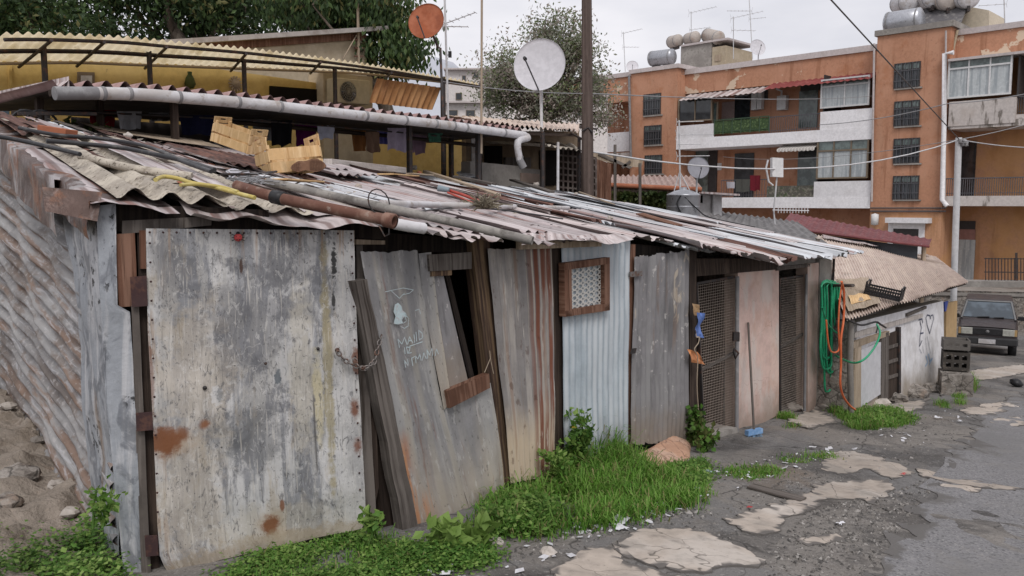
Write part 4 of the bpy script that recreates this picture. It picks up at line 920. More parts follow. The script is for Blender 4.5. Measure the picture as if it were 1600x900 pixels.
# shoe lying on its side, sole to the lane
c = ray(482, 261); c = c * ((d_ + .06) / c.y); X = V((1, .12, .06)).normalized(); Yv = V((0, 0, 1)); N = X.cross(Yv).normalized()
if N.dot(-c) < 0: N = -N
sh = thing('old_shoe', 'brown rubber soled shoe lying on its side below the level crate', 'shoe', c)
def sole(u): return .034 + .020 * math.sin(u * PI) ** .5 * (.55 + .6 * u) - .014 * math.exp(-((u - .42) / .16) ** 2)
m = MB(); us = [i / 24 for i in range(25)]
def rim(u, s_): 
    w = sole(u) * min(1, (4 * min(u, 1 - u)) ** .5 + .05); return c + X * (u - .5) * .27 + Yv * (w * s_ + .012 * math.sin(u * 3))
for o0, o1 in ((.0, .02),):
    tp = [rim(u, 1) + N * o1 for u in us] + [rim(u, -1) + N * o1 for u in us[::-1]]; m.poly(tp)
    bt = [p - N * .022 for p in tp]; n = len(tp); m.add(tp + bt, [(i, (i + 1) % n, n + (i + 1) % n, n + i) for i in range(n)])
m.build('sole', mk('sole_brown', (.22, .12, .075), [('n', (.12, .06, .04), 14., .5, .62, .7), ('n', (.30, .19, .13), 30., .56, .66, .6)], rough=.9), sh)
m = MB()
for i in range(9): 
    u = .56 + i * .045; m.bar(rim(u, .75) + N * .022, rim(u, -.75) + N * .022, .006, .006, N)
for i in range(4):
    u = .07 + i * .055; m.bar(rim(u, .7) + N * .022, rim(u, -.7) + N * .022, .006, .006, N)
m.build('tread', mk('tread_brown', (.13, .07, .045), rough=.95), sh)
m = MB(); prof = [(.0, .0)]
m.grid(lambda u, v: rim(u, 1).lerp(rim(u, -1), v) - N * (.02 + .075 * math.sin(v * PI) * (.35 + .65 * (1 - u)) ), us, [i / 8 for i in range(9)]); m.build('upper', mk('shoe_leather', (.06, .035, .025), rough=.7), sh)
# pipes
def pipe(name, label, cat, pix, r, mat, up=.06, ends=True, hollow=False, seg=12, grp=None):
    P = [rp(a, b, up + r) for a, b in pix]; t = thing(name, label, cat, (P[0] + P[-1]) / 2, grp)
    m = MB(); m.tube(smooth_path(P, 5) if len(P) > 2 else P, r, seg, not hollow)
    if hollow:
        d_ = (P[-1] - P[-2]).normalized(); m.lathe(P[-1], [(r, -.001), (r * .82, .0), (r * .8, -.10), (0, -.10)], d_, seg)
    m.build('pipe_barrel', mat, t); return t, P
t, P = pipe('iron_pipe', 'long rusty iron pipe lying along the eave with a wire ring at its open end', 'pipe', [(370, 290), (430, 308), (520, 327), (616, 346)], .028, m_pipe, .10, hollow=True)
m = MB(); d_ = (P[2] - P[1]).normalized(); q = P[1] + d_ * .02; m.lathe(q - d_ * .035, [(.028, 0), (.034, 0), (.035, .07), (.028, .07)], d_, 14); m.build('rubber_band', m_black, t)
m = MB(); m.lathe(P[-1] - d_ * .05, [(.028, -.01), (.035, 0), (.036, .05), (.028, .052)], d_, 14); m.build('pipe_collar', m_pipe, t)
m = MB(); e = P[-1] - d_ * .06; m.tube([e + V((0, 0, .03)) + V((.05 * math.cos(k * PI / 7) - .02, 0, .05 + .06 * math.sin(k * PI / 7 - .2))) for k in range(12)], .0035, 6); m.tube([e + V((-.02, -.01, -.03)), e + V((.01, -.03, -.08)), e + V((.03, -.03, -.07)), e + V((.03, -.02, -.02))], .0035, 6); m.build('wire_ring', m_iron, t)
pipe('cement_pipe', 'grey fibre cement pipe running down the tin roof to the eave', 'pipe', [(418, 284), (520, 306), (680, 341), (832, 376)], .023, m_gpipe, .10, hollow=True)
pipe('plastic_pipe', 'short white plastic pipe poking out under the iron pipe end', 'pipe', [(560, 335), (620, 350), (662, 357)], .030, m_pvc, .03, hollow=True)
t, P = pipe('plastic_pipe', 'thin pale plastic pipe lying across the middle of the tin roof', 'pipe', [(596, 318), (680, 320), (760, 322), (888, 325)], .022, m_pvc, .10)
# weathered clump resting on that pipe
m = MB(); c = rp(757, 326, .12); rc = random.Random(3)
for k in range(160):
    dv_ = V((rc.gauss(0, .05), rc.gauss(0, .05), abs(rc.gauss(0, .03)))); a_ = c + dv_ * .5; b_ = c + dv_ * 1.6 + V((0, 0, rc.uniform(-.02, .03))); m.tube([a_, (a_ + b_) / 2 + V((rc.gauss(0, .012), rc.gauss(0, .012), .012)), b_], .004, 4, False)
tag(m.build('straw_clump', mk('straw_dirty', (.22, .19, .14), [('n', (.33, .29, .22), 30., .5, .62, .8)], rough=.95)), 'matted straw clump lying on the thin pale pipe', 'clump')
# hoses
def hose(label, cat, pix, r, mat, up=.075, name='hose', grp=None):
    m = MB(); m.tube(smooth_path([rp(a, b, up + r) for a, b in pix], 8), r, 8); return tag(m.build(name, mat), label, cat, grp)
hose('thick black plastic pipe bending across the asbestos sheets, uppermost of three', 'pipe', [(30, 200), (90, 211), (160, 217), (230, 229), (285, 252), (330, 268)], .013, m_blackhose, .13, 'plastic_pipe')
hose('black plastic pipe just below the bent one, ending at a thin rod', 'pipe', [(72, 220), (120, 224), (190, 231), (240, 241), (290, 252), (335, 266)], .014, m_blackhose, .13, 'plastic_pipe')
hose('straight black plastic pipe lowest on the asbestos sheets, entering a clay pipe', 'pipe', [(-40, 208), (30, 219), (125, 241)], .013, m_blackhose, .13, 'plastic_pipe')
hose('thin dark rod lying below the rusted sheet', 'rod', [(345, 272), (390, 272), (432, 268)], .008, m_iron, .12, 'rod')
hose('yellow hose curled over the front edge of the asbestos sheets', 'hose', [(243, 281), (256, 276), (278, 279), (300, 286), (330, 291), (378, 304), (398, 309)], .011, m_yhose, .12)
hose('second strand of yellow hose lying straight above the curl', 'hose', [(282, 289), (310, 288), (345, 292), (372, 300)], .009, m_yhose, .13)
hose('thin black cable looping over the pale sheets near the eave', 'cable', [(650, 332), (690, 326), (740, 325), (800, 330), (880, 342)], .006, m_blackhose, .10, 'cable')
hose('loose black cable lying along the far tin sheets', 'cable', [(868, 297), (905, 306), (950, 318), (1000, 330), (1060, 345)], .007, m_blackhose, .09, 'cable')
t, P = pipe('clay_pipe', 'broken clay drain pipe lying between the black pipes and the yellow hose', 'pipe', [(126, 243), (200, 262), (300, 276)], .024, m_asb, .08)
# timbers, boards, tiles
def board(label, pixA, pixB, w, h, mat, up=.08, name='plank', cat='plank', grp='boards left on the tin roof'):
    a, b = rp(*pixA, up + h / 2), rp(*pixB, up + h / 2); m = MB(); m.bar(a, b, w, h); o = m.build(name, mat, bevel=.004); return tag(o, label, cat, grp)
board('whitened square timber lying flat right of the level crate', (512, 254), (630, 266), .09, .075, m_wbeam, .08, 'timber')
board('grey round-edged plank pointing down the roof beside the red tool', (664, 268), (740, 292), .07, .04, m_wpale, .09)
board('short grey plank end poking out below the longer one', (738, 291), (778, 305), .07, .035, m_wpale, .09)
board('flat dark board propped behind the round-edged plank', (712, 276), (772, 288), .16, .035, m_wgrey, .10)
board('rotten board lying at the back of the roof by the block wall', (800, 281), (862, 300), .10, .03, m_wgrey, .09)
board('thin pale lath among the far sheets', (905, 300), (960, 320), .03, .02, m_wpale, .09)
board('brown board laid across the far sheets', (1000, 334), (1060, 352), .12, .02, m_wbrown, .10)
board('tan plywood scrap left of the mortar bucket rubble', (602, 272), (645, 275), .16, .012, m_crate, .11, 'plywood_scrap', 'board')
board('thin tan plywood scrap in front of the shoe', (432, 280), (492, 284), .14, .010, m_crate, .12, 'plywood_scrap', 'board')
board('small cream scrap of board near the roof middle', (640, 271), (672, 274), .12, .015, m_wpale, .11, 'plywood_scrap', 'board')
board('red brick coloured hollow tile on the back of the roof', (68, 203), (112, 210), .12, .06, m_terr, .12, 'hollow_tile', 'tile', 'masonry bits on the tin roof')
# red and blue handled tool
t = thing('bolt_cutter', 'red handled tool with a blue grey head lying on the tin sheets', 'tool', rp(690, 296, .1))
m = MB(); m.tube(rpt([(700, 297), (722, 304), (748, 314)], .014, .1), .014, 8); m.build('handle', mk('paint_red', (.42, .06, .04), [('n', (.25, .06, .04), 20., .5, .65, .7)], rough=.5), t)
m = MB(); m.tube(rpt([(700, 301), (720, 309), (738, 317)], .010, .09), .010, 8); m.build('handle', MATS['paint_red'], t)
m = MB(); m.tube(rpt([(685, 294), (702, 297)], .022, .1), [.03, .022], 10); m.build('tool_head', mk('paint_bluegrey', (.20, .25, .28), rough=.6), t)
# white curved sheet scrap and block wall at the back
m = MB(); q = [rp(724, 262, .14), rp(765, 272, .10), rp(728, 280, .08), rp(712, 270, .08)]; loft([q[0], q[3]], [q[1], q[2]], V((0, 0, 1)), nv=5, nu=8, dent=.04, seed=2, mb=m); tag(m.build('sheet_scrap', m_roofL), 'pale curled sheet scrap near the back of the roof', 'scrap')
m = MB(); q = [rp(352, 264, .11), rp(388, 263, .13), rp(400, 273, .10), rp(360, 274, .09)]; loft([q[0], q[3]], [q[1], q[2]], V((0, 0, 1)), nv=6, nu=10, dent=.06, seed=8, mb=m); tag(m.build('plastic_bag', mk('bag_dirty', (.40, .39, .42), [('n', (.22, .21, .22), 14., .5, .62, .7)], rough=.5)), 'crumpled whitish plastic bag under the tilted crate', 'bag')
m = MB()
for k in range(40):
    c = rp(375 + rc.uniform(-18, 26), 277 + rc.uniform(-6, 10), .11); m.tube([c, c + V((rc.uniform(-.05, .1), rc.uniform(-.08, .05), rc.uniform(0, .02))), c + V((rc.uniform(0, .2), rc.uniform(-.14, .0), rc.uniform(-.02, .02)))], .003, 4, False)
tag(m.build('wire_tangle', m_wire), 'tangle of thin grey wire on the tin roof by the iron pipe', 'wire')
# small stones and mortar lumps weighing the sheets down
def lump(name, label, cat, c, r, mat, grp=None, seed=0, sq=.7):
    m = MB(); n1, n2 = 9, 6; vs = []; fs = []
    for j in range(n2 + 1):
        for i in range(n1):
            a, b = 2 * PI * i / n1, PI * j / n2; d_ = V((math.sin(b) * math.cos(a), math.sin(b) * math.sin(a), math.cos(b))); k_ = r * (1 + .45 * noise.noise(d_ * 1.6 + V((seed * 7.7, 0, 0))) + .15 * noise.noise(d_ * 5 + V((seed, 3, 0))))
            vs.append(V(c) + V((d_.x * k_, d_.y * k_, d_.z * k_ * sq)))
    for j in range(n2):
        for i in range(n1): i2 = (i + 1) % n1; fs.append((j * n1 + i, (j + 1) * n1 + i, (j + 1) * n1 + i2, j * n1 + i2))
    m.add(vs, fs); o = m.build(name, mat); return tag(o, label, cat, grp)
for k, (a, b, r, lb_) in enumerate(((648, 262, .05, 'lump of mortar right of the whitened timber'), (655, 270, .035, 'reddish rubble bit below the mortar lump'), (560, 291, .03, 'small stone on the curled sheet under the shoe'), (953, 341, .035, 'yellowish stone on the far tin sheets'), (1278, 373, .04, 'pebble near the far top corner of the tin roof'), (838, 288, .05, 'stone by the rotten board'), (900, 303, .035, 'brown lump beside the loose black cable'), (200, 212, .04, 'brown lump near the hollow tile'))):
    lump('stone', lb_, 'stone', rp(a, b, .10), r, m_terr if k == 1 else m_stone, 'stones and lumps weighing down the roof', k)
# ------------------------------------------------------------------ yard behind the shacks: awnings, yellow house, washing
def zmean(W_, pix): return [W_.at(a, b) for a, b in pix]
# ---- front awning of wavy red sheets with its gutter
F1 = back(4.6)
gut = smooth_path(zmean(F1, [(84, 146), (200, 147), (300, 154), (400, 163), (500, 174), (600, 185), (700, 196), (818, 212)]), 5)
aw = thing('awning', 'low awning of wavy reddish sheets on posts behind the tin roof', 'awning', V((F1.at(450, 300).x, F1.at(450, 300).y, -1.5)))
def fr(u):   # front edge just above the gutter
    p = along(gut, u); return p + V((0, 0, .085)) - PB.n * .03
L1 = (gut[0] - gut[-1]).length
nu = int(L1 / .168 * 10)
def wavef(u, v):
    p = fr(u) - PB.n * (v * 2.0) ; p.z += .040 * math.cos(2 * PI * u * L1 / .168 + .6 * math.sin(u * 40)) + .03 * v * 0 - v * .06 + .012 * noise.noise(V((u * 12, v * 3, 2))); return p
m = MB(); m.grid(wavef, [i / nu for i in range(nu + 1)], [0, .1, .3, .55, .8, 1], uvf=lambda u, v: (u * L1, v * 2)); m.build('roof_sheet', m_wave, aw)
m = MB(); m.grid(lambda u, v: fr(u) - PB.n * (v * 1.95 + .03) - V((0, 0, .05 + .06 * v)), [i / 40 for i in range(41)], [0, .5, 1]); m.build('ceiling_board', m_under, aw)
m = MB(); m.tube([fr(i / 30) - V((0, 0, .075)) - PB.n * .05 for i in range(31)], .035, 6); m.build('front_rail', m_wdark, aw)
m = MB(); m.tube([fr(i / 30) - V((0, 0, .20)) - PB.n * .9 for i in range(31)], .03, 6); m.build('cross_rail', m_wdark, aw)
for px, off, mt in ((275, 4.7, m_wdark), (66, 5.2, m_wdark), (160, 5.4, m_wdark), (640, 5.0, m_iron), (747, 4.8, m_iron), (705, 5.6, m_iron), (848, 4.7, m_wdark)):
    a = back(off).at(px, 250); m = MB(); zt = along(gut, max(0, min(1, (px - 84) / 734))).z + .02; m.bar(V((a.x, a.y, -1.9)), V((a.x, a.y, zt)), .06, .06, PB.n); m.build('post', mt, aw)
m = MB(); a0, b0 = back(6.7).at(112, 190), back(6.7).at(395, 200); m.slab(V((a0.x, a0.y, 1.0)), V((b0.x, b0.y, 1.02)), V((b0.x, b0.y, -1.6)), V((a0.x, a0.y, -1.6)), .02, PB.n); m.build('added_shade_sheet', m_under, aw)  # dark sheet added to stand in for the shade under the awning
# left verge sheet
m = MB(); a0 = F1.at(108, 128); b0 = back(6.6).at(-40, 158)
loft([a0 + V((0, 0, .02)), a0 + V((-.1, .0, -.06))], [b0 + V((0, 0, .02)), b0 + V((0, 0, -.04))], V((0, 0, 1)), nv=3, nu=20, dent=.03, seed=3, mb=m); m.slab(a0 + V((0, 0, .05)), b0 + V((0, 0, .05)), b0 - V((0, 0, .03)), a0 - V((0, 0, .04)), .02, V((.5, -.85, 0))); m.build('verge_sheet', m_roofP, aw)
g_ = thing('gutter', 'grey white plastic gutter pipe along the wavy awning with a bent downpipe', 'gutter', gut[len(gut) // 2])
m = MB(); gp_ = [p + PB.n * .02 for p in gut]; m.tube(gp_, .060, 14); m.build('gutter_pipe', m_pvc, g_)
m = MB(); m.tube([gp_[0] + (gp_[0] - gp_[1]) * .02, gp_[3]], .0615, 14); m.build('gutter_end', m_pvcd, g_)
T = len(gp_) - 1
for px in (130, 157, 211, 283, 340, 474, 546, 606, 645, 672, 763):
    u = (px - 84) / 734; i = min(T - 1, max(1, int(u * T))); m = MB(); d_ = (gp_[i + 1] - gp_[i - 1]).normalized(); m.lathe(along(gp_, u), [(.061, -.018), (.0655, -.016), (.0655, .016), (.061, .018)], d_, 16); m.build('gutter_joint', m_pvcd, g_)
e0 = gp_[-1]; e1 = F1.at(812, 250, .05); m = MB(); m.tube(smooth_path([e0 - V((.03, 0, 0)), e0 + V((.05, .02, -.03)), F1.at(809, 222, .05), e1], 4), .056, 12); m.build('downpipe', m_pvc, g_)
m = MB(); m.tube([e1 + V((0, 0, .06)), e1, F1.at(818, 262, .08)], .058, 12); m.build('downpipe_foot', m_pvcd, g_)
# ---- small tin lean-to at the right end of the awning
le = thing('lean_to', 'rough lean-to with cream tin sheets at the right end of the gutter', 'lean-to', V((xy(7.6, 5.6).x, xy(7.6, 5.6).y, -2.2)))
W5 = back(5.2); W7 = back(6.9)
def strip(name, mat, qf, qb, pitch=.16, amp=.022, parent=le, seed=0):
    m = MB(); loft([qb[0], qf[0]], [qb[1], qf[1]], V((0, 0, 1)), pitch=pitch, amp=amp, nv=6, jb=.05, seed=seed, dent=.02, mb=m); m.build(name, mat, parent)
strip('roof_sheet', m_huttile, (W5.at(735, 188), W5.at(905, 206)), (W7.at(690, 180), W7.at(905, 194)), seed=3)
strip('roof_sheet', m_huttile, (W5.at(740, 198), W5.at(898, 203)), (W7.at(735, 190), W7.at(895, 198)), seed=5)
strip('roof_sheet', m_asb, (back(4.7).at(845, 226), back(4.7).at(908, 236)), (W7.at(740, 222), W7.at(895, 222)), pitch=.3, seed=7)
for px, W_, py in ((848, back(4.6), 206), (872, back(4.4), 222), (750, W5, 200), (905, back(4.8), 215)):
    a = W_.at(px, py); m = MB(); m.tube([V((a.x, a.y, -2.3)), a], .03 if px != 872 else .022, 8); m.build('post', m_iron if px != 872 else m_pvc, le)
m = MB(); m.bar(W5.at(740, 206), W5.at(900, 211), .05, .05); m.build('cross_rail', m_wdark, le)
m = MB(); m.bar(W5.at(892, 208), back(4.5).at(918, 222), .03, .03); m.build('brace', m_wdark, le)
wl = W7.shift(.4); q = [wl.at(a, b) for a, b in ((728, 205), (905, 205), (905, 300), (728, 300))]; m = MB(); m.slab(q[0], q[1], q[2] - V((0, 0, 2)), q[3] - V((0, 0, 2)), .1, PB.n); m.build('rear_wall', mk('plaster_dim', (.20, .15, .10), [('n', (.12, .09, .06), 2., .5, .65, .8)], rough=.9), le)
for (x0, y0, x1, y1, mt) in ((760, 228, 785, 275, m_dark), (740, 212, 746, 262, m_pvc), (790, 246, 830, 262, m_wgrey), (846, 235, 870, 290, m_dark)):
    q = [wl.at(a, b, .06) for a, b in ((x0, y0), (x1, y0), (x1, y1), (x0, y1))]; m = MB(); m.slab(*q, .05, PB.n); m.build('wall_opening' if mt is m_dark else 'plank', mt, le)
# block wall at the back of the roof
bw = thing('block_wall', 'low hollow block wall at the back edge of the tin roof under the downpipe', 'wall', V((xy(7, 4.4).x, xy(7, 4.4).y, -.5)))
Wb = back(5.5)
for x0, y0, x1, y1, mt in ((735, 252, 812, 300, m_concw), (812, 262, 848, 296, m_concw)):
    q = [Wb.at(a, b) for a, b in ((x0, y0), (x1, y0 + (x1 - x0) * .10), (x1, y1 + 10), (x0, y1))]; m = MB(); m.slab(*q, .2, PB.n); m.build('masonry', mt, bw)
wslab('hollow_tile', m_pink, bw, Wb, [(815, 270), (843, 272), (843, 288), (815, 284)], .05, .03)
# ---- cream corrugated canopy
F2, B2 = back(6.4), back(8.3)
cv = thing('canopy', 'cream corrugated plastic canopy on thin posts in front of the yellow house', 'canopy', V((F2.at(300, 300).x, F2.at(300, 300).y, -1.5)))
top = smooth_path(zmean(F2, [(10, 52), (60, 52), (120, 54), (200, 58), (260, 64), (400, 77), (560, 98), (680, 118), (750, 131)]), 5)
bot = smooth_path(zmean(B2, [(-50, 99), (20, 97), (120, 96), (200, 99), (260, 101), (400, 106), (560, 112), (680, 124), (748, 133)]), 5)
L2 = sum((top[i + 1] - top[i]).length for i in range(len(top) - 1)); nu = int(L2 / .11 * 8)
m = MB(); m.grid(lambda u, v: along(top, u).lerp(along(bot, u), v) + V((0, 0, .018 * math.cos(2 * PI * u * L2 / .11))), [i / nu for i in range(nu + 1)], [i / 6 for i in range(7)], uvf=lambda u, v: (u * L2, v * 2)); m.build('canopy_sheet', m_cream, cv)
for v in (.06, .42, .46, .9):
    m = MB(); m.tube([along(top, u / 40).lerp(along(bot, u / 40), v) - V((0, 0, .045)) for u in range(41)], .022, 6); m.build('purlin', m_iron if v < .5 else m_wpale, cv)
for px in (80, 165, 262, 385, 500, 610, 700):
    u = (F2.at(px, 80) - top[0]).length / (top[-1] - top[0]).length
    m = MB(); m.tube([along(top, u) - V((0, 0, .07)), along(top, u).lerp(along(bot, u), .98) - V((0, 0, .07))], .02, 6); m.build('rafter', m_iron, cv)
for px, py in ((68, 78), (233, 86), (381, 98), (523, 112)):
    W_ = back(7.2); a = W_.at(px, py); m = MB(); m.tube([V((a.x, a.y, -1.6)), V((a.x, a.y, a.z + .05))], .035, 8); m.build('post', m_iron, cv)
a = back(6.5).at(692, 120); m = MB(); m.tube([V((a.x, a.y, -1.6)), V((a.x, a.y, a.z))], .045, 8); m.build('post', m_iron, cv)
# ---- yellow house
Wy = back(8.4)
yh = thing('yellow_house', 'single storey yellow house in the shade of the cream canopy', 'house', V((Wy.at(250, 300).x, Wy.at(250, 300).y, -1.5)))
zt = Wy.at(300, 100).z - .02
a, b = Wy.at(-160, 200), Wy.at(506, 200)
m = MB(); bk = -PB.n * 4
m.hexa([V((a.x, a.y, -2)), V((b.x, b.y, -2)), V((b.x, b.y, -2)) + bk, V((a.x, a.y, -2)) + bk, V((a.x, a.y, zt)), V((b.x, b.y, zt)), V((b.x, b.y, zt)) + bk, V((a.x, a.y, zt)) + bk]); m.build('wall', m_yellow, yh)
a2 = Wy.at(506, 200); b2 = Wy.at(728, 200); m = MB(); z2 = Wy.at(600, 178).z
m.hexa([V((a2.x, a2.y, -2)), V((b2.x, b2.y, -2)), V((b2.x, b2.y, -2)) + bk * .05, V((a2.x, a2.y, -2)) + bk * .05, V((a2.x, a2.y, z2)), V((b2.x, b2.y, z2 - .1)), V((b2.x, b2.y, z2 - .1)) + bk * .05, V((a2.x, a2.y, z2)) + bk * .05]); m.build('yard_wall', m_yellow, yh)
wi = wslab('window', m_framed, yh, Wy, [(122, 112), (148, 113), (148, 132), (122, 132)], .05, .03); wslab('shutter', m_pvc, wi, Wy, [(127, 118), (144, 118), (144, 130), (127, 130)], .02, .045)
wslab('doorway', m_dark, yh, Wy, [(422, 134), (502, 140), (502, 165), (422, 165)], .04, .025); wslab('doorway', m_dark, yh, Wy, [(230, 192), (272, 194), (272, 240), (230, 240)], .04, .025)
wslab('pilaster', m_yellow, yh, Wy, [(15, 100), (19, 100), (19, 210), (15, 210)], .06, .05)
wslab('side_door', mk('paint_bluegrey_pale', (.32, .36, .38), rough=.7), yh, Wy, [(-20, 150), (12, 150), (12, 200), (-20, 200)], .04, .03); wslab('side_door', mk('paint_blue_dull', (.12, .17, .22), rough=.7), yh, Wy, [(6, 158), (18, 158), (18, 188), (6, 188)], .04, .045)
# wall ornaments
m = MB(); c = Wy.at(368, 131, .03)
for k in range(14): a = 2 * PI * k / 14; m.bar(c + (Wy.d * math.cos(a) + V((0, 0, math.sin(a)))) * .06, c + (Wy.d * math.cos(a) + V((0, 0, math.sin(a)))) * .12, .022, .02, PB.n)
m.lathe(c, [(.07, 0), (.065, .03), (0, .04)], PB.n, 14); tag(m.build('sun_plaque', m_wpale), 'round sun shaped plaque on the yellow wall', 'plaque')
m = MB(); c = Wy.at(297, 128, .05); m.lathe(c - V((0, 0, .09)), [(.05, 0), (.085, .06), (.06, .15), (.03, .2), (.035, .24), (0, .24)], V((0, 0, 1)), 10); tag(m.build('hanging_jug', m_vine), 'dark green jug hanging on the yellow wall', 'jug')
# air conditioner on a pale wall stub
ws = thing('wall_stub', 'pale wall stub carrying the air conditioner beside the yellow house', 'wall', V((Wy.at(555, 250).x, Wy.at(555, 250).y, -1.6)))
Wq = back(8.2); q = [Wq.at(a, b) for a, b in ((505, 112), (582, 120), (582, 250), (505, 250))]; m = MB(); m.slab(q[0], q[1], q[2] - V((0, 0, 1)), q[3] - V((0, 0, 1)), .4, PB.n); m.build('masonry', m_beige, ws)
ac = thing('air_conditioner', 'cream air conditioner with a round dark fan grille hung beside the yellow house', 'air conditioner', Wq.at(550, 165, .1))
m = MB(); q = [Wq.at(a, b, .28) for a, b in ((525, 121), (578, 126), (578, 164), (525, 160))]; m.slab(*q, .26, PB.n); m.build('casing', mk('ac_cream', (.46, .41, .31), rough=.6), ac, bevel=.015)
c = Wq.at(544, 143, .285); m = MB(); m.lathe(c, [(.17, 0), (.17, .008), (0, .012)], PB.n, 24); m.build('fan_opening', m_gdark, ac)
m = MB()
for r in (.05, .09, .13, .17): m.tube([c + PB.n * .02 + (Wq.d * math.cos(k * PI / 12) + V((0, 0, math.sin(k * PI / 12)))) * r for k in range(24)], .004, 5, closed=True)
for k in range(10): a = k * PI / 10; dd = Wq.d * math.cos(a) + V((0, 0, math.sin(a))); m.tube([c + PB.n * .02 - dd * .17, c + PB.n * .02 + dd * .17], .0035, 5)
m.build('fan_grille', mk('ac_grille', (.24, .22, .18), rough=.6), ac)
# rusty corrugated sheet standing on edge
Wr = back(6.6)
m = MB(); rq = [Wr.at(a, b) for a, b in ((588, 122), (690, 137), (676, 172), (575, 160))]
loft([rq[0], rq[3]], [rq[1], rq[2]], PB.n, pitch=.13, amp=.022, nv=6, seed=4, mb=m); tag(m.build('rusty_sheet', mk('rust_brown_sheet', (.27, .13, .05), [('n', (.36, .20, .09), (5., 1., 1.), .46, .62, .8), ('n', (.12, .05, .02), (6., 1., 1.), .52, .66, .7), ('n', (.42, .35, .25), (8., 1., 1.), .64, .72, .7)], rough=.85, coord='uv')), 'rusty brown corrugated sheet propped up under the canopy end', 'metal sheet')
# beige gable behind the canopy
Wg = back(10.5)
gb_ = thing('beige_house', 'beige house gable with a thin sloping roof behind the canopy', 'house', V((Wg.at(480, 300).x, Wg.at(480, 300).y, -1)))
q = [Wg.at(a, b) for a, b in ((250, 66), (572, 47), (572, 140), (250, 140))]; bk2 = -PB.n * 4
lo = [V((p.x, p.y, -1.5)) for p in q]; m = MB(); m.hexa([lo[0], lo[1], lo[1] + bk2, lo[0] + bk2, q[0], q[1], q[1] + bk2, q[0] + bk2]); m.build('wall', m_beige, gb_)
r0, r1 = Wg.at(225, 64, .25), Wg.at(607, 40, .25); m = MB(); m.slab(r0, r1, r1 - V((0, 0, .09)), r0 - V((0, 0, .09)), 4.4, PB.n); m.build('roof', mk('roof_edge_grey', (.36, .33, .31), [('n', (.2, .17, .15), 3., .5, .65, .7)], rough=.9), gb_)
r0, r1 = Wg.at(250, 70, .05), Wg.at(572, 49, .05); m = MB(); m.slab(r0, r1, r1 - V((0, 0, .16)), r0 - V((0, 0, .16)), .045, PB.n); m.build('roof_beam', m_wbrown, gb_)
# mast strapped to the gable
t = thing('mast', 'rusty aerial mast strapped to the beige gable with a stay', 'mast', Wg.at(561, 120, .12))
a = Wg.at(561, 120, .12); m = MB(); m.tube([a - V((0, 0, .6)), V((a.x, a.y, Wg.at(559, -40, .12).z))], .03, 8); m.build('pole', m_wpale, t)
m = MB(); m.tube([Wg.at(557, 55, .12), Wg.at(536, 92, .3)], .012, 6); m.build('stay', m_wpale, t)
m = MB()
for py in (62, 75, 88): m.bar(Wg.at(554, py, .12), Wg.at(567, py, .12), .03, .03)
m.build('strap', m_pipe, t)
# ---- washing under the awning
def garment(label, W_, px0, px1, py0, py1, colr, cat='clothing', hang=.02, seed=0, ragged=.03):
    a, b = W_.at(px0, py0), W_.at(px1, py0); c_ = W_.at(px1, py1); H = a.z - c_.z; m = MB()
    def fn(u, v):
        p = a.lerp(b, u * (1 - .12 * v) + .06 * v); p.z -= H * v * (1 + ragged * 6 * noise.noise(V((u * 3, seed, 1)))); p += PB.n * (.03 * math.sin(u * 11 + seed) * (.3 + v) + .02 * noise.noise(V((u * 5, v * 4, seed)))); return p
    m.grid(fn, [i / 14 for i in range(15)], [i / 8 for i in range(9)], uvf=lambda u, v: (u, v)); return tag(m.build('hanging_laundry', cloth('cloth_%d' % seed, colr)), label, cat, 'washing hung under the awning')
Wc = back(5.9); Wd = back(5.3)
for i, (px0, px1, py0, py1, c_, l_) in enumerate(((138, 182, 172, 202, (.22, .012, .02), 'dark red garment hung in shade under the left of the awning'), (182, 222, 174, 205, (.30, .30, .32), 'greyish white shirt next to the red garment'), (232, 264, 176, 192, (.42, .42, .46), 'small white cloth hung right of the greyish shirt'), (280, 338, 180, 215, (.012, .014, .04), 'navy blue cloth hung left of the tilted crate'), (395, 425, 186, 225, (.25, .25, .26), 'grey cloth hung right above the level crate'), (424, 457, 188, 230, (.008, .008, .010), 'black garment hung above the level crate'), (461, 496, 192, 232, (.13, .012, .11), 'purple cloth hung right of the black garment'), (495, 524, 196, 220, (.36, .38, .46), 'white and blue bag-like cloth beside the purple cloth'), (548, 572, 204, 238, (.36, .16, .06), 'orange brown striped cloth by the yellow yard wall'), (570, 592, 206, 240, (.16, .10, .07), 'brown cloth next to the striped one'), (590, 606, 198, 226, (.16, .15, .42), 'bright blue violet garment hung in the middle'), (606, 636, 200, 238, (.36, .31, .40), 'pale lilac cloth hung beside the blue one'), (637, 668, 205, 242, (.30, .20, .26), 'mauve cloth hung right of a thin post'), (668, 692, 208, 224, (.05, .13, .09), 'short dark green cloth at the right of the line'))):
    garment(l_, Wd if i % 2 else Wc, px0, px1, py0, py1, c_, seed=i)
cl = thing('washing_line', 'dark washing line stretched under the awning', 'line', Wd.at(400, 190)); m = MB(); m.tube([Wd.at(x, y) for x, y in ((30, 172), (200, 178), (400, 188), (560, 201), (720, 216))], .012, 6); m.build('line_wire', m_iron, cl)
m = MB(); m.tube([Wc.at(x, y) for x, y in ((30, 176), (200, 184), (400, 196), (560, 208), (720, 222))], .008, 6); m.build('line_wire', m_wired, cl)
